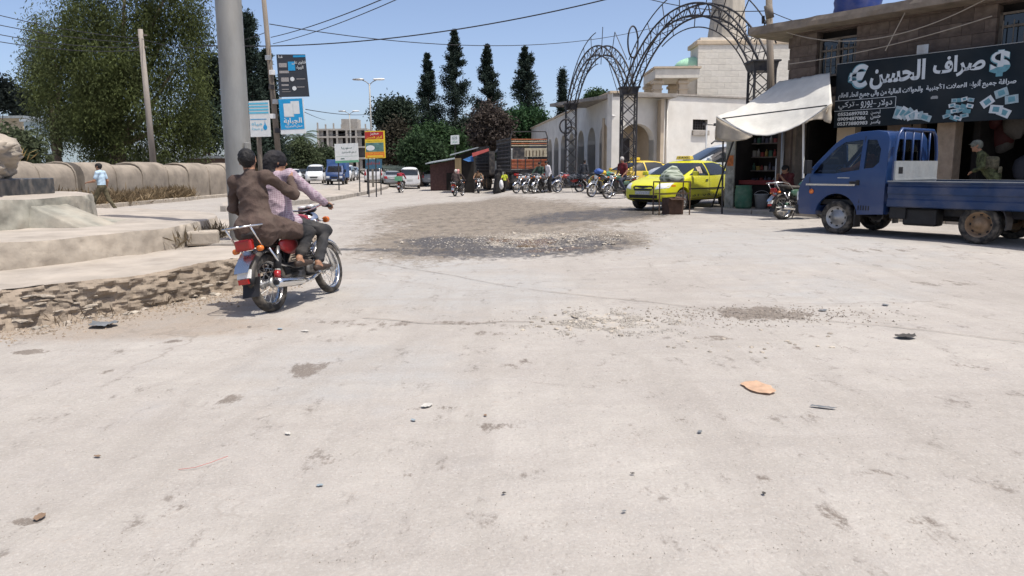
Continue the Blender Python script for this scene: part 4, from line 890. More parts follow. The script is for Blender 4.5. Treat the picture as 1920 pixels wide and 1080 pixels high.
# palm
pt_ = thing('palm_tree', 'tall date palm with a skirt of dead fronds beside the unfinished building', 'palm', gz(566, 98)); PH = at(566, 262, 98).z - pt_.location.z
MB().tube([(0, 0, -.1), (.1, 0, PH * .5), (0, 0, PH)], [.32, .26, .24], 9).build('trunk', M_BARK, pt_)
M_FR, M_DEAD = foliage('leaf_palm', (.055, .082, .03), .35, 1.), foliage('leaf_palm_dead', (.26, .19, .10), .35, 1.)
for i in range(40):
    dead = i >= 26; a = i * 2.4; el = (1.1 - .055 * i) if not dead else -.75 - .03 * (i - 26); L_ = 2.9 if not dead else 2.2; mb = MB(); prev = Vector((0, 0, PH)); pts = [prev]; e = el
    for k in range(8): prev = prev + Vector((math.cos(a) * math.cos(e), math.sin(a) * math.cos(e), math.sin(e))) * L_ / 8; e -= .2 if not dead else .08; pts.append(prev)
    sd_ = Vector((-math.sin(a), math.cos(a), 0))
    for k in range(1, 9):
        for q in range(3):
            p = pts[k - 1].lerp(pts[k], q / 3); w = .5 * (1 - .6 * k / 9)
            for s_ in (-1, 1): tip = p + sd_ * s_ * w + Vector((0, 0, -.22)) + (pts[k] - pts[k - 1]) * .6; mb.add([p, p + (pts[k] - pts[k - 1]) * .22, tip], [(0, 1, 2)])
    mb.tube(pts, .03, 4); mb.build('frond', M_DEAD if dead else M_FR, pt_)
# far mass of greenery closing the street, too far to count
g = np.random.default_rng(5); C = [(x + g.normal(0, 1), 175 + g.normal(0, 3), abs(g.normal(2.2, 1.6)) + .8 * math.sin(x * .2)) for x in np.linspace(-130, 60, 700)]
V, F = leafcloud(C, 1.1, 26, 1.0, .5, 0, 1, 9); tag(obj('distant_greenery', npmesh('distant_greenery', V, F), foliage('leaf_far', (.055, .068, .045), .5, .12)), 'far-off belt of greenery closing the street', 'greenery', kind='stuff')
# ---------------------------------------------------------------- dry weeds at the wall foot and round the monument
def weeds(name, pts, size, per, col, label, spread=.16):
    V, F = leafcloud(pts, size, per, spread, .10, -.75, .5, len(pts)); V[:, 2] = np.maximum(V[:, 2], -.05); o = obj(name, npmesh(name, V, F), foliage('leaf_' + name, col, .4, 2.)); tag(o, label, 'weeds', kind='stuff')
weeds('dry_weeds', [(*(A0 + wd * q + wn_ * (.45 + abs(g.normal(0, .22)))).xy, .02 + g.random() * .25) for q in g.uniform(9.5, 22, 190)], .42, 55, (.22, .165, .10), 'dry straw-coloured weeds along the foot of the rounded wall', .2)
weeds('dead_grass', [(MC.x + 6.55 * math.cos(a) + g.normal(0, .05), MC.y + 6.55 * math.sin(a) + g.normal(0, .05), .0) for a in np.radians(g.uniform(-62, -5, 16))], .11, 20, (.17, .13, .09), 'tufts of dead grass along the lowest step', .07)
weeds('ledge_weeds', [(MC.x + 4.95 * math.cos(a), MC.y + 4.95 * math.sin(a), .42) for a in np.radians(g.uniform(-8, 12, 14))], .2, 20, (.18, .14, .09), 'dry weeds sprouting at the right end of the middle step', .09)
g2 = [(*(A0 + wd * q - wn_ * 1.6).xy, 1.5 + g.random() * .6) for q in g.uniform(5, 13, 60)]
weeds('straw_heap', g2, .4, 50, (.42, .30, .13), 'pale straw growing behind the rounded wall', .25)
# ---------------------------------------------------------------- poles, banners, lamps
def board(parent, name, cs, Y, m, t=.03, dY=0.):                         # four corners TL TR BR BL in the image at distance Y
    P = [at(x, y, Y + (dY if i in (1, 2) else 0)) - parent.location for i, (x, y) in enumerate(cs)]; n = (P[1] - P[0]).cross(P[3] - P[0]).normalized()
    if n.y > 0: n = -n
    mb = MB(); mb.add(P + [p - n * t for p in P], [(0, 1, 2, 3), (7, 6, 5, 4), (0, 4, 5, 1), (1, 5, 6, 2), (2, 6, 7, 3), (3, 7, 4, 0)]); o = mb.build(name, m, parent)
    w = ((P[1] - P[0]).length + (P[2] - P[3]).length) / 2; h = ((P[3] - P[0]).length + (P[2] - P[1]).length) / 2
    return o, frame_of(P[3] + n * .006, P[2] - P[3], n), w, h
def pr_(kind, fr, a, b2, c_, d_, m, parent, s=None, lift=0., bold=.01, ar=True):   # print on a board: fractions from lower left
    M, w, h = fr; Mx = M @ T(a * w, c_ * h, lift)
    return text(kind, s, (b2 - a) * w, (d_ - c_) * h, m, parent, Mx, bold, ar) if s else sheet(kind, (b2 - a) * w, (d_ - c_) * h, m, parent, Mx)
M_NAVY = mat('banner_black', (.035, .04, .05), .6, var=.1); M_BLUE = mat('banner_blue', (.02, .28, .55), .6, var=.1); M_LBLUE = mat('banner_light_blue', (.12, .45, .62), .6, var=.1)
M_PAPER = mat('banner_white', (.62, .64, .64), .7, var=.08); M_RED = mat('sign_red', (.38, .03, .025), .5, var=.15); M_YEL = mat('sign_yellow', (.70, .50, .04), .5, var=.12); M_ORG = mat('sign_orange', (.62, .16, .03), .5, var=.12)
bp_ = at(521, 300, 30); bpole = thing('banner_pole', 'leaning dark utility pole hung with printed banners behind the rider in the black headscarf', 'pole', (bp_.x, 30, zt(bp_.x, 30)))
top_ = at(489, -60, 30) - bpole.location; bot = Vector((.12, 0, -.1)); MB().tube([bot, top_], [.13, .085], 8).build('shaft', M_WOOD, bpole)
for i in range(6): p = bot.lerp(top_, .34 + i * .06); MB().box(p + Vector((random.uniform(-.1, .12), -.1, 0)), (.2, .12, .18)).build('junction_box', (M_DARKST, M_WHITE, M_ALU)[i % 3], bpole, bevel=.01)
o, M, w, h = board(bpole, 'black_banner', [(518, 102), (572, 102), (580, 181), (524, 182)], 29.6, M_NAVY); fr = (M, w, h)
pr_('heading', fr, .05, .2, .92, .985, M_PAPER, o, 'غنا'); pr_('blue_strip', fr, .55, .97, .93, .975, M_BLUE, o); pr_('blue_patch', fr, .36, .60, .62, .83, M_BLUE, o); pr_('heading', fr, .50, .97, .76, .85, M_PAPER, o, 'فتاوى على', .004); pr_('heading', fr, .62, .88, .64, .73, M_PAPER, o, 'الهواء', .004)
for a, b2, c_, d_ in ((.05, .32, .70, .80), (.05, .38, .56, .62), (.10, .36, .36, .46), (.10, .34, .26, .30), (.62, .92, .41, .43), (.62, .88, .22, .24), (.10, .34, .17, .19), (.1, .4, .12, .13)): pr_('print_line', fr, a, b2, c_, d_, mat('print_grey', (.32, .30, .29), .7, var=.4, scale=20), o)
for c_ in ((.48, .42), (.53, .20)): polysheet('icon', [(c_[0] * w + .085 * math.cos(q), c_[1] * h + .085 * math.sin(q)) for q in np.linspace(0, 6.28, 9)[:-1]], M_PAPER, o, M @ T(0, 0, .002))
o, M, w, h = board(bpole, 'blue_banner', [(523, 185), (568, 184), (574, 250), (527, 252)], 29.6, M_PAPER); fr = (M, w, h)
pr_('blue_field', fr, .02, .98, .13, .99, M_BLUE, o); pr_('page', fr, .50, .84, .56, .92, M_PAPER, o, lift=.002); pr_('page', fr, .22, .60, .48, .84, mat('page_shade', (.52, .55, .56), .7), o, lift=.004); pr_('page', fr, .2, .56, .50, .86, M_PAPER, o, lift=.006)
pr_('heading', fr, .16, .90, .27, .46, M_PAPER, o, 'الجباية', .004, .03); pr_('subheading', fr, .2, .90, .17, .26, M_PAPER, o, 'ضمان الاستمرارية', .004, .02)
bpole2 = thing('banner_post', 'short dark post carrying the white water banner beside the steel column', 'post', (at(487, 300, 33).x, 33, 0)); MB().tube([(0, .05, -.1), (0, .05, at(487, 190, 33).z)], .11, 8).build('shaft', M_WOOD, bpole2)
o, M, w, h = board(bpole2, 'white_banner', [(466, 190), (504, 188), (508, 256), (470, 257)], 32.8, M_PAPER); fr = (M, w, h)
for i in range(4): pr_('stripe', fr, .02, .98, .95 - .085 * i - .05, .95 - .085 * i, M_LBLUE, o)
pr_('heading', fr, .1, .62, .30, .42, M_LBLUE, o, 'مياه', .002); pr_('heading', fr, .1, .62, .16, .28, M_LBLUE, o, 'و صحة', .002); pr_('rule', fr, .05, .85, .48, .50, M_BLUE, o)
polysheet('drop', [(.76 * w + .10 * w * math.cos(q), .26 * h + .075 * h * math.sin(q) + (.10 * h if abs(q - 1.57) < .2 else 0)) for q in np.linspace(0, 6.28, 17)[:-1]], M_BLUE, o, M @ T(0, 0, .002))
lean = thing('utility_pole', 'grey leaning utility pole in front of the huge tree', 'pole', (at(291, 300, 38).x, 38, 0)); MB().tube([at(292, 352, 38) - lean.location, at(263, 55, 38) - lean.location], [.17, .12], 8).build('shaft', mat('grey_pole', (.27, .24, .21), .9, var=.3, scale=3, stretch=(1, 1, .2)), lean)
for i in range(2): MB().box(at(266, 66 + i * 22, 38) - lean.location, (.5, .06, .06)).build('cross_arm', M_WOOD, lean)
rp = thing('utility_pole', 'dark wooden utility pole behind the awning at the shop corner', 'pole', (at(1451, 300, 24).x, 24, .15)); rb_ = at(1455, 300, 24) - rp.location; rb_.z = -.1
MB().tube([rb_, at(1441, -40, 24) - rp.location], [.13, .10], 8).build('shaft', M_WOOD, rp); MB().tube([at(1431, 44, 24) - rp.location, at(1431, 30, 24) - rp.location], .05, 8).build('insulator', M_DARKST, rp); beam('insulator_arm', at(1432, 44, 24) - rp.location, at(1445, 40, 24) - rp.location, .04, .04, M_DARKST, rp)
MB().tube([at(1440, 10, 23.8) - rp.location, at(1444, 34, 23.8) - rp.location], .13, 8).build('transformer_can', M_WOOD, rp)
def streetlamp(label, px, top, foot, Y, arm):
    b_ = gz(px, Y); t = thing('street_lamp', label, 'street lamp', b_, 0, 'double-armed street lamps'); H = at(px, top, Y).z - b_.z
    MB().tube([(0, 0, -.1), (0, 0, H - .3)], [.09, .06], 8).build('post', M_STEEL, t)
    for s_ in (-1, 1):
        MB().tube([(0, 0, H - .35), (s_ * arm * .5, 0, H - .12), (s_ * arm, 0, H)], .035, 6).build('arm', M_STEEL, t)
        l = MB().lathe([(0, -.55), (.12, -.45), (.16, 0), (.12, .35), (0, .42)], 10, 'X', (s_ * (arm + .25), 0, H + .05)).build('lamp_head', M_WHITE if s_ > 0 else M_ALU, t); l.scale = (1, 1, .55); l.location.z = (H + .05) * .45
streetlamp('double-armed street lamp in front of the dark pine', 699, 150, 350, 60, .55); streetlamp('farther double-armed street lamp above the unfinished building', 660, 209, 330, 95, .6)
def signpost(name, label, cs, Y, posts, m, pm=M_DARKST, dY=0.):
    cx = sum(c[0] for c in cs) / 4; b_ = gz(cx, Y); t = thing(name, label, 'sign', b_)
    o, M, w, h = board(t, 'panel', cs, Y, m, .05, dY)
    for px in posts:
        a = at(px, cs[2][1] - 4, Y) - b_; f = gz(px, Y) - b_; beam('post', (f.x, .08, -.1), (a.x, .08, a.z), .07, .07, pm, t)
    return t, o, (M, w, h)
t, o, fr = signpost('billboard', 'white billboard with faint lettering and a green foot strip in front of the unfinished building', [(627, 270), (671, 268), (673, 304), (629, 306)], 50, (634, 673), M_PAPER)
pr_('green_strip', fr, 0, 1, .0, .12, GREENP, o); pr_('heading', fr, .3, .75, .70, .84, mat('ink', (.05, .12, .10), .7), o, 'سوريا'); pr_('heading', fr, .3, .92, .46, .60, MATS['ink'], o, 'لدعم الاستقرار'); pr_('logo', fr, .24, .40, .19, .24, MATS['ink'], o); pr_('rule', fr, .05, .95, .33, .34, GREENP, o)
t, o, fr = signpost('advert_sign', 'red and yellow advertising sign board on posts on the traffic island', [(684, 246), (721, 245), (723, 296), (685, 297)], 48, (690, 704), M_YEL)
pr_('red_field', fr, .04, .96, .70, .97, M_RED, o); pr_('heading', fr, .3, .72, .84, .95, M_PAPER, o, 'مخبز', .002); pr_('heading', fr, .12, .92, .71, .83, M_YEL, o, 'أفران الحسن', .002, .03)
pr_('yellow_band_text', fr, .08, .92, .60, .66, mat('ink_dark', (.12, .10, .02), .7), o, 'خبز ومعجنات وحلويات'); pr_('picture', fr, .05, .95, .24, .57, mat('picture_green', (.10, .20, .18), .6, var=.5, scale=3), o); pr_('orange_field', fr, .03, .97, .03, .22, M_ORG, o); pr_('subheading', fr, .12, .92, .14, .20, M_YEL, o, 'يوجد توصيل طلبات', .002); pr_('arrow', fr, .1, .9, .05, .10, M_YEL, o, lift=.002)
pic = polysheet('plate', [(fr[1] * (.28 + .22 * math.cos(q)), fr[2] * (.38 + .10 * math.sin(q))) for q in np.linspace(0, 6.28, 15)[:-1]], M_PAPER, o, fr[0] @ T(0, 0, .003))
t, o, fr = signpost('lower_sign', 'small blue sign board low behind the red and yellow sign', [(685, 299), (716, 298), (716, 316), (685, 317)], 52, (688, 713), mat('sign_teal_dark', (.05, .13, .20), .5, var=.3)); pr_('heading', fr, .1, .9, .3, .75, M_RED, o, 'قصابة الشام')
t, o, fr = signpost('white_sign', 'small square white sign on a post above the market shacks', [(845, 254), (861, 253), (861, 270), (845, 271)], 62, (853,), M_PAPER); pr_('heading', fr, .2, .8, .55, .85, MATS['ink'], o, 'G25', ar=False); pr_('heading', fr, .2, .8, .12, .42, GREENP, o, 'مركز')
cl_ = thing('camera_post', 'thin white post with a lamp and arm in front of the whitewashed wall', 'post', gz(1322, 34)); H = at(1322, 240, 34).z; beam('post', (0, 0, 0), (0, 0, H), .06, .06, M_WHITE, cl_); beam('arm', (0, 0, H), (.35, 0, H - .02), .04, .04, M_DARKST, cl_); MB().box((.42, 0, H), (.2, .12, .12)).build('lamp', M_DARKST, cl_); MB().box((-.1, 0, H + .02), (.16, .1, .1)).build('lamp', M_DARKST, cl_)
# overhead cables
for (a, ya, b2, yb, sag, r, lb) in (
        ((380, 85), 31, (1180, -12), 26, .55, .022, 'thick black overhead cable sagging across the whole street'), ((508, 70), 30, (760, -20), 18, .1, .014, 'upper thin overhead wire from the banner pole'), ((512, 82), 30, (790, -22), 18, .12, .012, 'second thin overhead wire from the banner pole'),
        ((505, 45), 30, (1345, 12), 55, 1.6, .018, 'faint overhead wire reaching from the banner pole to the minaret'), ((573, 205), 30, (700, 213), 58, .15, .016, 'wire from the blue banner to the street lamp'), ((530, 190), 30, (610, 225), 100, .1, .02, 'thin wire from the banner pole to the unfinished building'), ((530, 254), 30, (690, 246), 60, .1, .012, 'low thin wire below the banners'),
        ((-20, 24), 30, (264, 72), 38, .15, .016, 'topmost wire at the left picture edge'), ((-20, 43), 30, (264, 80), 38, .15, .016, 'second wire from the top at the left picture edge'), ((-20, 61), 30, (264, 88), 38, .2, .016, 'third wire from the top at the left picture edge'), ((-20, 75), 30, (264, 94), 38, .2, .016, 'lowest wire at the left picture edge'), ((264, 72), 38, (500, 60), 30, .5, .014, 'wire from the leaning utility pole to the banner pole'),
        ((1180, -12), 26, (1445, 20), 24, .2, .014, 'wire from over the gateway to the shop corner pole'), ((1440, 20), 24, (1560, 60), 21.0, .05, .012, 'short wire from the corner pole to the shop wall')):
    cable('overhead_cable', at(*a, ya), at(*b2, yb), sag, r, lb, None, 'cable', 28, 'overhead cables')
# ---------------------------------------------------------------- background buildings
def house(name, label, px0, px1, ytop, Y, depth, wm, rm, wins=()):
    a, b2 = at(px0, 300, Y).x, at(px1, 300, Y).x; t = thing(name, label, 'building', ((a + b2) / 2, Y, 0)); H = at((px0 + px1) / 2, ytop, Y).z; w = b2 - a
    MB().box((0, depth / 2, H / 2), (w, depth, H)).build('wall', wm, t); MB().box((0, depth / 2, H + .1), (w + .4, depth + .4, .2)).build('roof', rm, t)
    for (x, z, ww, hh) in wins: f = MB().box((x, -.02, z), (ww, .06, hh)).build('window', M_DARK, t); MB().box((x, -.07, z - hh / 2 - .05), (ww + .15, .1, .08)).build('sill', M_CONC2, f)
    return t, w, H
M_CREAM = mat('cream_wall', (.55, .46, .33), .9, var=.2); M_BLUEW = mat('pale_blue_wall', (.42, .52, .56), .9, var=.15); M_TINR = mat('tin_roof', (.40, .44, .46), .5, .3, var=.3, scale=2)
house('cream_house', 'cream flat-roofed house behind the trees at the left edge', -60, 50, 222, 62, 6, M_CREAM, M_TINR, ((1.5, 2.6, 1, 1.1), (-1.5, 2.6, 1, 1.1)))
house('blue_house', 'pale blue house next to the cream house at the left', 52, 112, 228, 58, 5, M_BLUEW, M_TINR, ((.6, 2.2, .9, 1.0),))
house('brown_shed', 'low dark shed with a pale roof beyond the rounded wall near the column', 350, 425, 297, 60, 4, mat('brown_shed', (.11, .075, .06), .9), M_TINR)
house('far_block', 'distant pale apartment block left of the palm', 528, 560, 277, 160, 10, M_STONEB, M_CONC2, tuple((x, z, 1, 1.2) for x in (-1.2, 1.2) for z in (3, 6)))
house('white_kiosk', 'narrow white block beside the unfinished building', 586, 597, 284, 120, 4, M_PAPER, M_CONC2)
ub = thing('unfinished_building', 'unfinished grey concrete frame building with bare columns and empty window openings', 'building', (at(644, 300, 125).x, 125, 0)); UW = 46 * 2 * 125 / FPX; fl = [(at(644, yy, 125).z) for yy in (318, 297, 276, 257, 243)]
M_RAW = mat('raw_concrete', (.36, .335, .30), .95, var=.25, scale=1.5)
for k in range(5):
    MB().box((0, 3.5, fl[k]), (UW, 8, .28)).build('floor_slab', M_RAW, ub)
    if k < 4:
        for i in range(6):
            x = -UW / 2 + .2 + (UW - .4) * i / 5; beam('column', (x, -.35, fl[k]), (x, -.35, fl[k + 1]), .32, .32, M_RAW, ub)
            if i < 5 and (i + k) % 5 != 0:
                bw_ = (UW - .4) / 5; hh = fl[k + 1] - fl[k]; MB().box((x + bw_ * .28, .0, fl[k] + hh / 2), (bw_ * .45, .2, hh - .3)).build('infill_wall', M_RAW, ub)
                wn2 = MB().box((x + bw_ * .72, .15, fl[k] + hh * .5), (bw_ * .4, .1, hh * .75)).build('window', M_DARK, ub)
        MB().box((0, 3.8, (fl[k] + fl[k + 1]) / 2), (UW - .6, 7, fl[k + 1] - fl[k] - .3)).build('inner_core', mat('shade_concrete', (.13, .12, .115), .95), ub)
for i in range(7): x = -UW / 2 + .2 + (UW - .4) * i / 6; beam('column_stub', (x, -.35, fl[4]), (x, -.35, fl[4] + random.uniform(.8, 1.5)), .22, .22, M_RAW, ub)
MB().box((1.2, 1.5, fl[4] + .9), (2.6, 3, 1.6)).build('roof_room', M_RAW, ub); MB().box((-.5, .4, fl[4] - .9), (1.6, .2, 1.2)).build('dark_panel', M_DARK, ub)
# market shacks and railings at the street end
def shack(label, px0, px1, yt0, yt1, Y, wm, rm, parts=()):
    a, b2 = at(px0, 300, Y), at(px1, 300, Y); t = thing('market_shack', label, 'shack', ((a.x + b2.x) / 2, Y, zt((a.x + b2.x) / 2, Y)), 0, 'market shacks'); w = b2.x - a.x; h0, h1 = at(px0, yt0, Y).z - t.location.z, at(px1, yt1, Y).z - t.location.z
    MB().prism([(-w / 2, 0), (w / 2, 0), (w / 2, h1 - .05), (-w / 2, h0 - .05)], 0, 3.5).build('walls', wm, t)
    MB().add([(-w / 2 - .3, -.6, h0), (w / 2 + .2, -.6, h1), (w / 2 + .2, 3.6, h1 + .15), (-w / 2 - .3, 3.6, h0 + .15)] + [(-w / 2 - .3, -.6, h0 + .08), (w / 2 + .2, -.6, h1 + .08), (w / 2 + .2, 3.6, h1 + .23), (-w / 2 - .3, 3.6, h0 + .23)], [(0, 1, 2, 3), (7, 6, 5, 4), (0, 4, 5, 1), (1, 5, 6, 2), (2, 6, 7, 3), (3, 7, 4, 0)]).build('roof', rm, t)
    for q in parts: MB().box((q[0] * w, -.03, q[1]), (q[2] * w, .06, q[3])).build('panel', q[4], t)
    return t
M_BROWNS = mat('shack_brown', (.10, .055, .05), .85, var=.35); M_TARPB = mat('blue_tarp', (.03, .11, .28), .6, var=.2); M_TARPR = mat('red_tarp', (.22, .04, .035), .6, var=.2); M_REED = mat('reed_panel', (.46, .34, .18), .85, var=.35, scale=8, stretch=(3, 3, .2))
shack('brown market shack with a pale sloping roof beyond the bikes', 806, 853, 308, 298, 60, M_BROWNS, M_TINR, ((.3, .7, .3, 1.4, M_DARK),))
shack('market shack with reed panel and blue and grey tarpaulins', 853, 888, 292, 279, 55, M_DARK, M_TINR, ((-.33, 1.25, .34, 2.5, M_REED),))
tp = MB().add([at(868, 299, 54) , at(887, 291, 54), at(888, 302, 53.8), at(878, 303, 53.6)], [(0, 1, 2, 3)]).build('blue_tarpaulin', M_TARPB); bake(tp, [('SOLIDIFY', {'thickness': .03})]); tag(tp, 'blue tarpaulin hanging from the reed-panelled shack', 'tarpaulin')
tp = MB().add([at(885, 287, 53.9), at(916, 278, 53.9), at(917, 283, 53.6), at(886, 294, 53.6)], [(0, 1, 2, 3)]).build('red_tarpaulin', M_TARPR); bake(tp, [('SOLIDIFY', {'thickness': .03})]); tag(tp, 'red tarpaulin edge in front of the first cargo truck', 'tarpaulin')
rl = thing('park_railing', 'grey-green metal railing fence under the trees at the street end', 'fence', (at(770, 300, 80).x, 80, zt(-8, 80))); x0_, x1_ = at(712, 300, 80).x - rl.location.x, at(815, 300, 80).x - rl.location.x
M_RAIL = mat('railing_green', (.16, .21, .19), .7, var=.2)
for zz in (.3, 1.9): beam('rail', (x0_, 0, zz), (x1_, 0, zz), .07, .07, M_RAIL, rl)
for i in range(46): x = x0_ + (x1_ - x0_) * i / 45; beam('railing_bar', (x, 0, 0), (x, 0, 2.1), .07, .07, M_RAIL, rl)
# ---------------------------------------------------------------- wheels and car bodies
M_RIM = mat('steel_rim', (.36, .36, .36), .4, .7, var=.25, dust=.35); M_RIMR = mat('rusty_rim', (.30, .20, .12), .75, .2, var=.35, dust=.3)
M_LAMP = mat('lamp_glass', (.62, .64, .66), .08, var=.25, scale=30, spec=.7); M_TAIL = mat('tail_lamp', (.32, .015, .012), .15, var=.2, spec=.6); M_AMBER = mat('amber_lens', (.65, .16, .02), .2, var=.15, spec=.6)
_wc = {}
def wheel(parent, c, r, w, rimmat=None, side=1, dish=.03, spokes=0):
    rimmat = rimmat or M_RIM; key = (round(r, 3), round(w, 3), rimmat.name, dish, spokes)
    if key not in _wc:
        q = r * .66; t = MB().lathe([(q, -w * .42), (r * .80, -w * .5), (r * .95, -w * .47), (r, -w * .33), (r * 1.003, 0), (r, w * .33), (r * .95, w * .47), (r * .80, w * .5), (q, w * .42)], 32, 'Y').mesh('wheel')
        rm = MB().lathe([(q * 1.02, w * .42), (q * .97, w * .40), (q * .90, w * .42 - dish * 1.2), (q * .62, w * .42 - dish * 1.6), (q * .55, w * .42 - dish * .4), (q * .30, w * .42 - dish * .2), (q * .26, w * .42 + .012), (0, w * .42 + .016)], 28, 'Y')
        if spokes:
            for k in range(spokes): a = 6.283 * k / spokes; rm.box((math.cos(a) * q * .6, w * .42, math.sin(a) * q * .6), (q * .75, .02, q * .16), rot=Matrix.Rotation(-a, 3, 'Y'))
        else:
            for k in range(8): a = 6.283 * k / 8; rm.box((math.cos(a) * q * .76, w * .42 - dish * 1.3, math.sin(a) * q * .76), (q * .10, .012, q * .2), rot=Matrix.Rotation(-a, 3, 'Y'), m=1)
        rm = rm.mesh('rim'); rm.materials.append(rimmat); rm.materials.append(M_BLACK); t.materials.append(M_RUBBER); _wc[key] = (t, rm)
    t, rm = _wc[key]; o = obj('wheel', t, None, parent, c); rr = obj('rim', rm, None, o)
    if side < 0: o.rotation_euler = (0, 0, math.pi)
    return o
def interp(tab, x):
    tab = sorted(tab); xs = [a for a, _ in tab]; ys = [b for _, b in tab]; return float(np.interp(x, xs, ys))
def carbody(parent, roof, belt, plan, low, paint, wheels, wr, name='body', tum=.2, sub=2):
    xs = sorted(set([a for a, _ in roof] + [a for a, _ in plan])); mb = MB(); V = []; 
    for x in xs:
        zr, zb, w, zl = interp(roof, x), interp(belt, x), interp(plan, x), interp(low, x); t = min(1, max(0, (zr - zb) / .4)); zb = min(zb, zr - .03)
        half = [(w * .86, zl), (w * .985, zl + (zb - zl) * .22), (w, zl + (zb - zl) * .62), (w * (.965), zb), (w * (.95 - .03 * t), zb + (zr - zb) * .22), (w * (.90 - tum * t), zb + (zr - zb) * .86), (w * (.55 - .05 * t), zr)]
        V += [(x, -y, z) for y, z in half] + [(x, y, z) for y, z in reversed(half)]
    K = 14; n = len(xs); F = [(i * K + j, i * K + (j + 1) % K, (i + 1) * K + (j + 1) % K, (i + 1) * K + j) for i in range(n - 1) for j in range(K)]
    F += [tuple(range(K)), tuple((n - 1) * K + K - 1 - j for j in range(K))]
    o = mb.add(V, F).build(name, paint, parent); bake(o, [('SUBSURF', {'levels': sub, 'render_levels': sub})])
    if wr:
        cm = MB()
        for x in wheels:
            for s_ in (-1, 1): cm.lathe([(0, s_ * .5), (wr, s_ * .5), (wr, s_ * 1.3), (0, s_ * 1.3)], 28, 'Y', (x, 0, wr * .86), smooth=False)
        co = cm.build('cut', M_BLACK, parent); bake(o, [('BOOLEAN', {'operation': 'DIFFERENCE', 'object': co, 'solver': 'EXACT'})]); bpy.data.objects.remove(co)
    smooth(o, 40); return o
def paintmat(name, col, dust=.12, rough=.3): return mat(name, col, rough, var=.06, scale=2, dust=dust, spec=.5, coat=.35)
def rect(x0, x1, z0, z1): return [(x0, z0), (x1, z0), (x1, z1), (x0, z1)]
PL_ = mat('number_plate', (.50, .51, .50), .5, var=.5, scale=28)
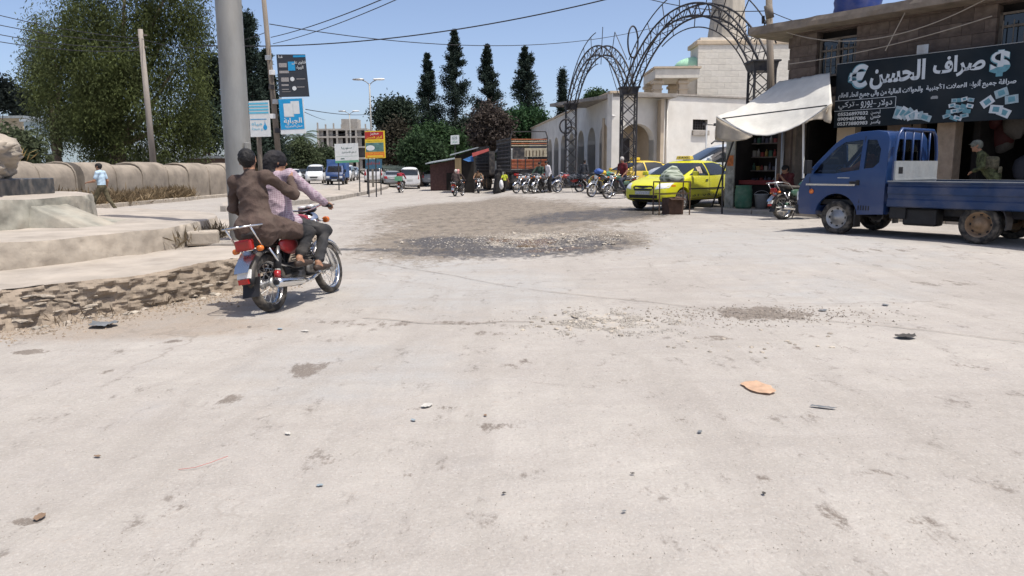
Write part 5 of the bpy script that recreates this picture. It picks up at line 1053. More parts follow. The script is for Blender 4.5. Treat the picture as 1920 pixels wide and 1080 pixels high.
def car(label, loc, rz, kind, paint, group=None, scale=None, name=None, detail=True):
    t = thing(name or {'sedan': 'parked_car', 'van': 'minivan', 'suv': 'suv', 'hatch': 'hatchback_car'}[kind], label, {'sedan': 'car', 'van': 'van', 'suv': 'suv', 'hatch': 'car'}[kind], loc, rz, group, scale)
    if kind == 'sedan':
        roof = [(2.13, .62), (2.08, .74), (1.9, .82), (1.5, .92), (1.02, .99), (.95, 1.02), (.3, 1.38), (.05, 1.45), (-.5, 1.47), (-1.0, 1.43), (-1.25, 1.34), (-1.72, 1.06), (-1.95, 1.03), (-2.1, .98), (-2.15, .8)]
        belt = [(2.13, .55), (1.9, .72), (1.0, .92), (-1.7, 1.0), (-2.15, .74)]; plan = [(2.13, .52), (2.05, .68), (1.9, .77), (1.4, .83), (0, .845), (-1.4, .83), (-1.95, .76), (-2.15, .62)]; low = [(2.13, .34), (1.9, .22), (-1.9, .24), (-2.15, .38)]
        wb = (1.27, -1.23); r = .30; tum = .2
        side = [[(.86, 1.005), (.66, 1.08), (.22, 1.335), (-.05, 1.365), (-.08, 1.0)], [(-.15, 1.0), (-.13, 1.365), (-.72, 1.375), (-1.0, 1.32), (-1.18, 1.03)]]
        ws = (rect(-.62, .62, 1.02, 1.36), rect(-.58, .58, 1.08, 1.33)); hl = [(.42, .62), (.74, .66), (.75, .80), (.48, .78)]; tl = [(.42, .74), (.74, .76), (.74, .96), (.5, .95)]
    elif kind in ('van', 'suv', 'hatch'):
        if kind == 'van':
            roof = [(2.55, .7), (2.5, .9), (2.2, 1.02), (1.75, 1.16), (1.05, 1.72), (.7, 1.86), (-.5, 1.92), (-2.0, 1.9), (-2.4, 1.82), (-2.52, 1.5), (-2.56, .9)]; belt = [(2.55, .6), (1.8, 1.0), (-2.56, 1.08)]; plan = [(2.55, .6), (2.3, .84), (1.4, .91), (-2.2, .91), (-2.5, .86), (-2.56, .78)]; low = [(2.55, .36), (2.2, .24), (-2.3, .26), (-2.56, .4)]; wb = (1.62, -1.45); r = .34; tum = .12
            side = [[(1.55, 1.12), (1.02, 1.62), (.62, 1.70), (.62, 1.12)], [(.5, 1.12), (.5, 1.72), (-.75, 1.74), (-.75, 1.14)], [(-.87, 1.14), (-.87, 1.74), (-2.15, 1.7), (-2.2, 1.16)]]; ws = (rect(-.74, .74, 1.22, 1.68), rect(-.70, .70, 1.2, 1.70)); hl = [(.5, .68), (.84, .72), (.84, .95), (.55, .88)]; tl = [(.70, .85), (.85, .85), (.85, 1.25), (.74, 1.25)]
        elif kind == 'suv':
            roof = [(2.3, .7), (2.24, .92), (2.0, 1.03), (1.2, 1.13), (.5, 1.58), (.2, 1.68), (-.6, 1.73), (-1.7, 1.70), (-2.1, 1.6), (-2.28, 1.2), (-2.33, .85)]; belt = [(2.3, .6), (1.2, 1.05), (-2.33, 1.1)]; plan = [(2.3, .6), (2.1, .82), (1.3, .91), (-1.8, .91), (-2.2, .84), (-2.33, .72)]; low = [(2.3, .4), (2, .28), (-2, .3), (-2.33, .45)]; wb = (1.35, -1.3); r = .36; tum = .15
            side = [[(1.02, 1.15), (.48, 1.5), (.1, 1.58), (.06, 1.16)], [(-.02, 1.16), (0, 1.59), (-.95, 1.61), (-.98, 1.17)], [(-1.08, 1.18), (-1.06, 1.6), (-1.7, 1.56), (-1.95, 1.24)]]; ws = (rect(-.68, .68, 1.2, 1.55), rect(-.6, .6, 1.22, 1.55)); hl = [(.5, .75), (.82, .78), (.82, .95), (.55, .92)]; tl = [(.62, .85), (.82, .85), (.8, 1.35), (.66, 1.35)]
        else:
            roof = [(1.95, .6), (1.9, .8), (1.6, .92), (1.0, 1.0), (.35, 1.4), (.1, 1.47), (-.6, 1.5), (-1.4, 1.44), (-1.75, 1.2), (-1.85, .8)]; belt = [(1.95, .55), (1.0, .94), (-1.85, 1.0)]; plan = [(1.95, .55), (1.8, .75), (1.2, .82), (-1.4, .82), (-1.75, .76), (-1.85, .62)]; low = [(1.95, .34), (1.7, .22), (-1.7, .24), (-1.85, .4)]; wb = (1.2, -1.15); r = .29; tum = .18
            side = [[(.85, 1.03), (.3, 1.36), (0, 1.39), (-.02, 1.03)], [(-.1, 1.03), (-.08, 1.40), (-.9, 1.4), (-1.35, 1.3), (-1.4, 1.08)]]; ws = (rect(-.6, .6, 1.04, 1.38), rect(-.56, .56, 1.08, 1.4)); hl = [(.45, .65), (.72, .68), (.72, .84), (.5, .8)]; tl = [(.55, .75), (.74, .75), (.74, 1.1), (.6, 1.1)]
    b_ = carbody(t, roof, belt, plan, low, paint, wb, r * 1.22, tum=tum); bv = bvh_of(b_)
    for x in wb:
        for s_ in (-1, 1): wheel(t, (x, s_ * (interp(plan, x) - .11), r), r, .19, side=s_, spokes=5 if detail and kind == 'sedan' else 0)
    MB().box((0, 0, interp(low, 0) + .12), (2.2, 1.2, .2)).build('underbody', M_BLACK, t)
    MB().box((.1, 0, .95), (1.6, 1.1, .1)).build('cabin_floor', M_BLACK, t)
    for pl in side:
        for s_ in (-1, 1): decal('side_window', bv, pl, 'Y', s_, M_GLASS, t, .010, .05)
    decal('windscreen', bv, ws[0], 'X', 1, M_GLASS, t, .014, .05); decal('rear_window', bv, ws[1], 'X', -1, M_GLASS, t, .014, .05)
    fx, rx = roof[0][0], roof[-1][0]
    for s_ in (-1, 1):
        decal('headlight', bv, [(y * s_, z) for y, z in hl], 'X', 1, M_LAMP, t, .008, .06); decal('tail_light', bv, [(y * s_, z) for y, z in tl], 'X', -1, M_TAIL, t, .008, .06)
        xm = side[0][0][0] - .1; MB().box((xm, s_ * (interp(plan, xm) + .06), side[0][0][1] + .06), (.1, .18, .13)).build('mirror', paint if detail else M_BLACK, t, bevel=.03)
        for (p, q) in zip(side[0], side[0][-1:]): decal('door_seam', bv, [(q[0] - .045, q[1] - .5), (q[0] - .03, q[1] - .5), (q[0] - .03, q[1]), (q[0] - .045, q[1])], 'Y', s_, M_BLACK, t, .003, .1)
        for q in side[:2]: decal('door_handle', bv, rect(q[-1][0] + (.06 if q is side[0] else -.22), q[-1][0] + (.20 if q is side[0] else -.06) if False else q[-1][0] + (.20 if q is side[0] else -.08), q[-1][1] - .16, q[-1][1] - .12), 'Y', s_, M_BLACK, t, .02, .1)
    decal('grille', bv, [(-.34, .56), (.34, .56), (.38, .70), (-.38, .70)] if kind != 'sedan' else [(-.30, .58), (.30, .58), (.36, .68), (.30, .72), (-.30, .72), (-.36, .68)], 'X', 1, M_BLACK, t, .008, .1)
    decal('lower_grille', bv, rect(-.5, .5, .36, .46), 'X', 1, M_BLACK, t, .006, .1); decal('number_plate', bv, rect(-.26, .26, .47, .57), 'X', 1, PL_, t, .02, .3); decal('number_plate', bv, rect(-.26, .26, .72, .83), 'X', -1, PL_, t, .02, .3)
    return t, b_, bv
# ---------------------------------------------------------------- the yellow taxi by the stall
M_TAXI = paintmat('taxi_yellow', (.62, .60, .02), .08)
fp = G(1276, 394); hx, hy = -.72, -.69; hl_ = math.hypot(hx, hy); hx /= hl_; hy /= hl_; rzt = math.atan2(hy, hx)
loc = fp - Vector((hx, hy, 0)) * 1.27 - Vector((-hy, hx, 0)) * .74; loc.z = zt(loc.x, loc.y)
taxi, tb, tbv = car('bright yellow taxi saloon with SPORT lettering parked beside the stall', loc, rzt, 'sedan', M_TAXI, name='yellow_taxi', scale=1.02)
ts = MB().box((.0, 0, 1.53), (.2, .52, .11), taper=(.8, .92)).build('taxi_sign', mat('taxi_lamp', (.68, .52, .10), .4), taxi, bevel=.015)
text('lettering', 'TAXI', .34, .06, M_BLACK, ts, frame_of((.094, -.17, 1.505), (0, 1, 0), (1, 0, .1)), .01, False)
for s_ in (-1, 1):
    decal('side_moulding', tbv, rect(-1.1, 1.0, .60, .635), 'Y', s_, M_BLACK, taxi, .012, .15); decal('sill', tbv, rect(-.85, .85, .26, .34), 'Y', s_, M_BLACK, taxi, .006, .15)
    for i, ch in enumerate('SPORT'):
        a = (.78 - i * .27) if s_ > 0 else (-.3 + i * .27); yy = s_ * (tbv.ray_cast(Vector((a, s_ * 5, .45)), Vector((0, -s_, 0)))[0].y * s_ + .008)
        text('lettering', ch, .17, .13, M_BLACK, taxi, frame_of((a, yy, .39), (-s_, 0, 0), (0, s_, .12)), .01, False)
    decal('indicator', tbv, rect(1.62, 1.78, .70, .74), 'Y', s_, M_AMBER, taxi, .006, .1)
decal('window_poster', tbv, [(.20, 1.06), (.42, 1.06), (.36, 1.24), (.16, 1.26)], 'Y', 1, mat('poster_print', (.45, .36, .28), .6, var=.6, scale=22), taxi, .012, .05)
decal('bumper_lip', tbv, rect(-.7, .7, .26, .34), 'X', 1, M_BLACK, taxi, .01, .1)
# second taxi and silver suv behind
def pose(px, py, deg): p = G(px, py); return p, R(deg)
p = G(1150, 357); t2, b2_, v2 = car('older orange-yellow taxi half hidden behind the parked motorcycles', (at(1190, 340, 38).x, 38, zt(7, 38)), R(203), 'sedan', paintmat('old_taxi_yellow', (.62, .43, .03), .2, .45), name='old_taxi', scale=1.1); MB().box((0, 0, 1.53), (.22, .5, .12)).build('taxi_sign', M_YEL, t2, bevel=.02)
car('silver four-wheel drive parked behind the yellow taxi', (at(1364, 340, 26.6).x, 26.6, zt(9, 27)), R(186), 'suv', paintmat('silver_paint', (.52, .55, .58), .08), name='silver_suv', scale=1.24)
sv = bpy.data.objects.get('silver_suv')
for s_ in (-1, 1): MB().tube([(.3, s_ * .58, 1.68), (.2, s_ * .58, 1.76), (-1.5, s_ * .58, 1.77), (-1.6, s_ * .58, 1.68)], .022, 6).build('roof_rail', M_DARKST, sv)
# ---------------------------------------------------------------- traffic far down the street
PW = paintmat('white_car_paint', (.66, .67, .68), .12); PD = paintmat('dark_car_paint', (.03, .035, .045), .2); PG = paintmat('grey_car_paint', (.22, .24, .26), .2); PB = paintmat('dark_blue_paint', (.02, .035, .08), .2)
def far(px, Y, deg, kind, paint, label, grp, name=None): p = gz(px, Y); return car(label, p, R(deg), kind, paint, grp, name=name, detail=False)
far(768, 68, 98, 'van', PW, 'white van seen from behind at the bend of the road', 'traffic far down the street')
far(704, 72, 95, 'suv', PW, 'white estate car seen from behind near the red and yellow sign', 'traffic far down the street', 'estate_car')
far(810, 76, 92, 'suv', PG, 'dark grey jeep beyond the white van', 'traffic far down the street', 'jeep')
far(735, 70, 100, 'sedan', PG, 'grey saloon partly hidden by the white van', 'traffic far down the street', 'saloon_car')
far(592, 76, -80, 'van', PW, 'white minibus coming along the far left lane', 'traffic far down the street', 'minibus')
far(518, 100, -76, 'van', PW, 'small far white van beside the palm', 'traffic far down the street', 'small_van')
far(566, 92, -78, 'hatch', PD, 'dark hatchback following the minibus', 'traffic far down the street')
far(540, 76, -76, 'sedan', PD, 'dark saloon just right of the rider in the black headscarf', 'traffic far down the street', 'saloon_car')
far(552, 86, -76, 'sedan', PW, 'white saloon between the dark cars', 'traffic far down the street', 'saloon_car')
far(660, 98, -84, 'suv', PG, 'grey car behind the blue box truck', 'traffic far down the street', 'jeep')
far(648, 88, -84, 'van', PW, 'white van just behind the blue box truck', 'traffic far down the street')
# ---------------------------------------------------------------- light trucks (blue)
M_BLUET = paintmat('truck_blue', (.009, .036, .125), .03, .36); M_BLUED = mat('truck_bed_blue', (.012, .036, .105), .45, var=.2, scale=3, dust=.2, spec=.4)
M_GREYP = mat('bed_board_grey', (.30, .32, .33), .5, .2, var=.15, dust=.15); M_CLEAR = glassmat('cab_glass', (.42, .46, .46))
def hw(z): return .83 - .13 * max(0, z - 1.08) / .85
def light_truck(label, loc, rz, scale=1., box=False, detail=True, paint=M_BLUET, bed=M_BLUED, name='pickup_truck', group=None):
    t = thing(name, label, 'truck', loc, rz, group, scale)
    prof = [(2.10, .36), (2.17, .48), (2.18, .74), (2.12, .95), (1.98, 1.12), (1.74, 1.40), (1.40, 1.76), (1.22, 1.88), (.95, 1.95), (.60, 1.965), (.42, 1.93), (.36, 1.82), (.34, 1.2), (.34, .42), (.80, .40), (1.8, .36)]
    def shell(pf, inset=0., bevel=0.):
        me = MB().prism(pf, -1, 1).mesh('shell'); bm = bmesh.new(); bm.from_mesh(me)
        for z in (.6, .85, 1.08, 1.3, 1.55, 1.75): bmesh.ops.bisect_plane(bm, geom=bm.verts[:] + bm.edges[:] + bm.faces[:], plane_co=(0, 0, z), plane_no=(0, 0, 1))
        for x in (.8, 1.275, 1.85): bmesh.ops.bisect_plane(bm, geom=bm.verts[:] + bm.edges[:] + bm.faces[:], plane_co=(x, 0, 0), plane_no=(1, 0, 0))
        es = [e_ for e_ in bm.edges if abs(abs(e_.verts[0].co.y) - 1) < 1e-4 and len(e_.link_faces) == 2 and e_.calc_face_angle(0) > .5]
        for v in bm.verts: v.co.y *= (hw(v.co.z) * (1 - .12 * max(0, v.co.x - 1.85) / .33) - inset)
        if bevel:
            bmesh.ops.bevel(bm, geom=es, offset=bevel, segments=3, profile=.5, affect='EDGES', clamp_overlap=True)
        bmesh.ops.triangulate(bm, faces=[f for f in bm.faces if len(f.verts) > 4]); bmesh.ops.recalc_face_normals(bm, faces=bm.faces)
        bm.to_mesh(me); bm.free(); return me
    cab = obj('cab', shell(prof, 0, .05), paint, t)
    inner = [(2.0, .55), (2.0, .95), (1.86, 1.14), (1.32, 1.74), (1.15, 1.83), (.6, 1.88), (.44, 1.8), (.42, .55)]
    w_d = [(1.80, 1.17), (1.66, 1.36), (1.36, 1.67), (1.22, 1.76), (.86, 1.80), (.86, 1.24), (1.35, 1.17)]; w_q = [(.78, 1.26), (.78, 1.80), (.60, 1.79), (.50, 1.62), (.50, 1.38), (.60, 1.28)]
    wsc = [(-.66, 1.20), (.66, 1.20), (.58, 1.74), (-.58, 1.74)]; rwin = [(-.56, 1.28), (.56, 1.28), (.50, 1.80), (-.50, 1.80)]
    co = obj('cut', shell(inner, .07), M_BLACK, t)
    cut2 = MB().prism(w_d, -2, 2).prism(w_q, -2, 2).build('cut2', M_BLACK, t); cut3 = MB().prism(wsc, 1.2, 3, 'X').prism(rwin, -.5, .5, 'X').build('cut3', M_BLACK, t)
    cut4 = MB()
    for s_ in (-1, 1): cut4.lathe([(0, s_ * .45), (.43, s_ * .45), (.43, s_ * 1.2), (0, s_ * 1.2)], 28, 'Y', (1.275, 0, .36), smooth=False)
    cut4 = cut4.build('cut4', M_BLACK, t); bake(cab, [('BOOLEAN', {'operation': 'DIFFERENCE', 'object': c_, 'solver': 'EXACT'}) for c_ in (co, cut2, cut3, cut4)])
    for c_ in (co, cut2, cut3, cut4): bpy.data.objects.remove(c_)
    smooth(cab, 32)
    for s_ in (-1, 1):
        for pl, nm in ((w_d, 'door_window'), (w_q, 'quarter_window')): MB().add([(x, s_ * (hw(z) - .012), z) for x, z in pl], [tuple(range(len(pl)))]).build(nm, M_CLEAR, t)
        e = .004
        sm_ = MB()
        for a, b2 in (((.82, .46), (.82, 1.84)), ((.82, 1.84), (.82, 1.84))): pass
        for (a, b2) in (((.815, .62), (.82, 1.86)), ((1.86, 1.10), (1.84, .85))): MB().tube([(a[0], s_ * (hw(a[1]) + .0), a[1]), (b2[0], s_ * (hw(b2[1]) + .0), b2[1])], .008, 5).build('door_seam', M_BLACK, t)
        MB().box((.93, s_ * (hw(1.0) + .012), 1.00), (.17, .03, .05)).box((.86, s_ * (hw(1) + .004), 1.0), (.07, .02, .10)).build('door_handle', M_BLACK, t, bevel=.006)
        MB().box((1.42, s_ * (hw(.98) + .006), .955), (1.02, .014, .035)).build('side_strip', M_CHROME if detail else M_WHITE, t); MB().box((1.15, s_ * (hw(1.1) + .004), 1.09), (.24, .006, .018)).build('lettering_strip', M_ALU, t)
        MB().lathe([(0, 0), (.045, .004), (.05, .012), (0, .02)], 12, 'Y', (1.80, s_ * (hw(.8) + .0), .82)).build('indicator', M_AMBER, t) if s_ > 0 else MB().lathe([(0, 0), (.045, -.004), (.05, -.012), (0, -.02)], 12, 'Y', (1.80, s_ * hw(.8), .82)).build('indicator', M_AMBER, t)
        MB().box((1.82, s_ * .98, 1.30), (.08, .16, .26)).tube([(1.80, s_ * .82, 1.25), (1.82, s_ * .95, 1.28)], .016, 6).build('mirror', M_BLACK, t, bevel=.02)
        for i in range(5): MB().box((.62 + i * .05, s_ * (hw(.5) + .002), .53), (.018, .012, .09)).build('vent_slot', M_BLACK, t)
        MB().box((2.13, s_ * .58, .72), (.12, .32, .20)).build('headlight', M_LAMP, t, bevel=.03)
        MB().box((1.275 - .40, s_ * .74, .33), (.02, .22, .34)).build('mud_flap', M_BLACK, t)
    MB().add([(1.995 - (z - 1.12) * .92 + .03, y, z) for y, z in wsc], [(0, 1, 2, 3)]).build('windscreen', M_CLEAR, t); MB().add([(.375, y, z) for y, z in rwin], [(0, 1, 2, 3)]).build('rear_window', M_CLEAR, t)
    MB().box((2.16, 0, .45), (.1, 1.5, .2)).build('bumper', M_BLACK, t, bevel=.03); MB().box((2.185, 0, .72), (.03, .6, .12)).build('grille', M_BLACK, t); MB().box((2.215, 0, .47), (.02, .5, .11)).build('number_plate', PL_, t)
    MB().box((1.1, 0, .62), (1.5, 1.4, .1)).box((.75, -.36, .98), (.5, .55, .15)).box((.75, .36, .98), (.5, .55, .15)).box((.56, -.36, 1.3), (.14, .5, .55)).box((.56, .36, 1.3), (.14, .5, .55)).box((1.68, 0, 1.02), (.3, 1.4, .2)).build('seats_and_dash', M_BLACK, t)
    MB().tube([(1.45 + .07 * math.cos(q), .36 + .18 * math.sin(q), 1.16 + .14 * math.cos(q)) for q in np.linspace(0, 6.283, 17)[:-1]], .014, 6, closed=True).build('steering_wheel', M_BLACK, t)
    # chassis, bed
    for s_ in (-1, 1): MB().box((-.7, s_ * .38, .50), (4.0, .09, .16)).build('chassis_rail', M_DARKST, t)
    MB().box((-.25, .55, .40), (.6, .3, .32)).build('fuel_tank', M_BLACK, t, bevel=.04); MB().box((.12, .62, .48), (.3, .26, .26)).build('battery_box', M_BLACK, t, bevel=.02); MB().box((-.2, -.5, .42), (.9, .3, .3)).build('exhaust_box', M_DARKST, t, bevel=.04)
    MB().tube([(-1.275, -.72, .33), (-1.275, .72, .33)], .06, 8).build('rear_axle', M_DARKST, t); MB().tube([(1.275, -.68, .33), (1.275, .68, .33)], .05, 8).build('front_axle', M_DARKST, t)
    bx0, bx1 = -2.72, .26
    MB().box(((bx0 + bx1) / 2, 0, .62), (bx1 - bx0, 1.66, .07)).build('bed_floor', M_DARKST, t)
    if not box:
        sp = [(0, .57), (.035, .59), (.035, .70), (.015, .725), (.015, .79), (.04, .82), (.04, .93), (.02, .955), (.02, .985), (.045, 1.0), (.045, 1.03), (-.0, 1.035), (-.0, .57)]
        for s_ in (-1, 1): MB().prism([(s_ * (.84 + y), z) for y, z in sp], bx0, bx1, 'X').build('drop_side', bed, t); MB().box(((bx0 + bx1) / 2, s_ * .875, 1.036), (bx1 - bx0, .07, .016)).build('top_rail', M_GREYP, t)
        MB().box((bx0 - .02, 0, .80), (.04, 1.7, .44)).build('tailgate', bed, t)
        MB().box((bx1 - .08, .02, 1.10), (.03, 1.62, .60)).build('grey_board', M_GREYP, t)
        for zz in (.98, 1.06): MB().box((bx1 - .10, .02, zz), (.02, 1.6, .02)).build('board_rib', M_GREYP, t)
        for yy in (-.66, .70): MB().lathe([(0, -.004), (.05, -.004), (.05, .004), (0, .004)], 14, 'X', (bx1 - .10, yy, .92)).build('board_hole', M_BLACK, t)
        sheet('board_label', .16, .12, M_BLACK, t, frame_of((bx1 - .0965, .72, 1.17), (0, -1, 0), (-1, 0, 0)))
        # guard frame behind the cab
        gx_ = bx1 - .05
        MB().tube([(gx_, -.80, .6), (gx_, -.80, 1.55), (gx_, -.72, 1.86), (gx_, -.60, 1.97), (gx_, .60, 1.97), (gx_, .72, 1.86), (gx_, .80, 1.55), (gx_, .80, .6)], .032, 8).build('guard_frame', paint, t)
        for yy in (-.48, -.16, .16, .48): MB().tube([(gx_, yy, 1.2), (gx_, yy, 1.96)], .020, 6).build('guard_bar', paint, t)
        MB().tube([(gx_, -.78, 1.27), (gx_, .78, 1.27)], .022, 6).build('guard_bar', paint, t)
    else:
        MB().box(((bx0 + bx1) / 2, 0, 1.5), (bx1 - bx0, 1.78, 1.7)).build('cargo_box', bed, t, bevel=.03)
    for x in (1.275, -1.275):
        for s_ in (-1, 1): wheel(t, (x, s_ * (.70 if x > 0 else .70), .325), .325, .20 if x > 0 else .24, M_RIM if x > 0 else M_RIMR, s_, .03 if x > 0 else .07)
    for s_ in (-1, 1):
        pts = [(-1.275 + .43 * math.cos(q), s_ * .70, .36 + .43 * math.sin(q)) for q in np.linspace(.15 * math.pi, 1.08 * math.pi, 12)]; mb = MB()
        V = [(x, y + d_, z) for x, y, z in pts for d_ in (-.13, .13)]; mb.add(V, [(2 * i, 2 * i + 1, 2 * i + 3, 2 * i + 2) for i in range(11)]); o = mb.build('mudguard', M_DARKST, t); bake(o, [('SOLIDIFY', {'thickness': .012})])
        MB().box((bx0 + .02, s_ * .7, .46), (.05, .26, .12)).build('tail_light', M_TAIL, t)
    return t
fw_, rw2 = G(1564, 438.5), G(1830, 458)
d = (fw_ - rw2); d.z = 0; scl = d.length / 2.55; dn = d.normalized(); side_ = Vector((-dn.y, dn.x, 0))
tl_ = (fw_ + rw2) / 2 - side_ * .82 * scl; tl_.z = (fw_.z + rw2.z) / 2
print('TRUCK scale', scl, tl_, math.degrees(math.atan2(dn.y, dn.x)))
truck = light_truck('dark blue light pickup truck with an empty flat bed parked before the money changer', tl_, math.atan2(dn.y, dn.x), scl)
light_truck('blue light truck with a tall blue cargo box driving towards the camera', gz(632, 70), R(-84), .97, True, False, name='box_truck', bed=mat('cargo_blue', (.05, .13, .34), .5, dust=.2))
# ---------------------------------------------------------------- two big cargo trucks with lattice sides
M_TGATE = mat('orange_wood', (.36, .11, .04), .6, var=.3, scale=4, dust=.25); M_GREYD = mat('truck_dark_grey', (.03, .03, .034), .7, dust=.2); M_CREAMP = mat('cream_panel', (.42, .37, .27), .7, var=.3)
def cargo_truck(label, loc, rz, L_, H, w, rich):
    t = thing('cargo_truck', label, 'truck', loc, rz, 'lattice-sided cargo trucks'); hwid = w / 2
    MB().box((0, 0, 1.0), (L_, w * .5, .25)).build('chassis', M_GREYD, t); MB().box((0, 0, 1.2), (L_, w, .14)).build('bed_floor', M_GREYD, t)
    for s_ in (-1, 1):
        n = int(L_ / .55)
        for i in range(n + 1): x = -L_ / 2 + L_ * i / n; beam('stake', (x, s_ * hwid, 1.2), (x, s_ * hwid, H), .06, .05, M_GREYD, t)
        for k in range(9): z = 1.3 + (H - 1.3) * k / 8; beam('side_rail', (-L_ / 2, s_ * (hwid + .02), z), (L_ / 2, s_ * (hwid + .02), z), .04, .10 if k < 4 else .06, M_DARKST if k % 3 else M_GREYD, t)
        MB().box((-.0, s_ * (hwid - .04), 1.65), (L_ - .1, .03, .8)).build('side_board', M_GREYD, t)
        MB().box((0, s_ * (hwid - .05), 2.6), (L_ - .1, .02, 1.0)).build('side_tarp', mat('grey_tarp', (.10, .11, .12), .8, var=.4), t)
    xr = -L_ / 2
    if rich:
        MB().box((xr, 0, 1.62), (.08, w - .1, .62)).build('tailgate', M_TGATE, t)
        for k in range(3): MB().box((xr - .05, 0, 1.40 + .22 * k), (.04, w - .12, .06)).build('gate_slat', mat('gate_red', (.22, .05, .03), .6, dust=.2), t)
        for yy in (-.75, -.25, .25, .75): MB().box((xr - .06, yy, 1.62), (.05, .05, .62)).build('gate_strut', M_GREYD, t)
        MB().box((xr, -.42, 2.35), (.07, w * .6, .55)).build('painted_panel', M_CREAMP, t); MB().box((xr, .62, 2.3), (.06, w * .38, .7)).build('dark_panel', M_GREYD, t)
        for k in range(6): MB().box((xr - .045, -.9 + .22 * k, 2.3), (.02, .06, .35)).build('panel_motif', mat('dark_brown', (.09, .06, .04), .8), t)
        for k in range(4): MB().box((xr - .01, 0, 2.78 + .13 * k), (.05, w - .1, .07)).build('upper_slat', (M_CREAMP, M_TGATE)[k % 2], t)
        for s_ in (-1, 1): beam('roof_frame', (xr, s_ * hwid, H), (xr, s_ * hwid * .9, H + .4), .06, .06, M_GREYD, t)
        beam('roof_frame', (xr, -hwid * .9, H + .4), (xr, hwid * .9, H + .4), .06, .06, M_GREYD, t)
        MB().box((xr - .02, 0, .72), (.12, w - .1, .5)).build('rear_bumper', M_GREYD, t)
        for s_ in (-1, 1): MB().box((xr - .09, s_ * .85, .98), (.04, .3, .14)).build('tail_light', M_TAIL, t)
    else: MB().box((xr, 0, 2.1), (.08, w, 1.7)).build('tailgate', M_GREYD, t)
    MB().box((L_ / 2 + .95, 0, 1.75), (1.7, w * .95, 2.0), taper=(.85, .9)).build('cab', mat('cab_pale', (.40, .42, .42), .4, dust=.2), t, bevel=.12, bseg=3); MB().box((L_ / 2 + 1.78, 0, 2.15), (.1, w * .8, .7)).build('windscreen', M_GLASS, t)
    for s_ in (-1, 1): MB().box((L_ / 2 + .95, s_ * w * .455, 2.2), (.9, .05, .6)).build('cab_window', M_GLASS, t)
    for x in (L_ / 2 + .9, -L_ / 2 + 1.3, -L_ / 2 + 2.4):
        for s_ in (-1, 1): wheel(t, (x, s_ * (hwid - .2), .5), .5, .36, M_RIMR, s_, .08)
    return t
cargo_truck('big cargo truck seen from behind with orange tailgate and lattice sides', gz(984, 48) + Vector((-.2, 3.0, 0)), R(100), 5.6, 3.25, 2.4, True)
cargo_truck('second cargo truck with dark lattice sides parked ahead of the orange-gated one', gz(925, 58) + Vector((.2, 3, 0)), R(104), 5.0, 3.3, 2.3, False)
# ---------------------------------------------------------------- motorcycles (local: +x forward, origin on the ground between the wheels)
M_REDP = paintmat('bike_red', (.30, .012, .015), .15); M_SEAT = mat('seat_vinyl', (.022, .022, .024), .55, var=.25, dust=.2); M_ENG = mat('engine_metal', (.16, .155, .15), .5, .6, var=.4, scale=20, dust=.3)
M_FRAME = mat('bike_frame_black', (.02, .02, .022), .4, dust=.2)
def bike_wheel(t, x, r=.30, w=.085):
    p = MB().lathe([(r - w * .75, -w * .38), (r - w * .3, -w * .5), (r - w * .08, -w * .34), (r, 0), (r - w * .08, w * .34), (r - w * .3, w * .5), (r - w * .75, w * .38)], 40, 'Y').build('wheel', M_RUBBER, t, (x, 0, r))
    q = r - w * .72; MB().lathe([(q, -w * .34), (q - .022, -w * .26), (q - .012, 0), (q - .022, w * .26), (q, w * .34)], 40, 'Y').build('rim', M_CHROME, p)
    MB().lathe([(.0, -.07), (.055, -.07), (.055, -.05), (.03, -.045), (.03, .045), (.055, .05), (.055, .07), (0, .07)], 16, 'Y').build('hub', M_ALU, p)
    sp = MB()
    for k in range(28):
        a = 6.283 * k / 28; s_ = .05 * (1 if k % 2 else -1); sp.tube([(.05 * math.cos(a + .5 * (1 if k % 4 < 2 else -1)), s_, .05 * math.sin(a + .5 * (1 if k % 4 < 2 else -1))), ((q - .012) * math.cos(a), 0, (q - .012) * math.sin(a))], .0028, 3)
    sp.build('spokes', M_ALU, p)
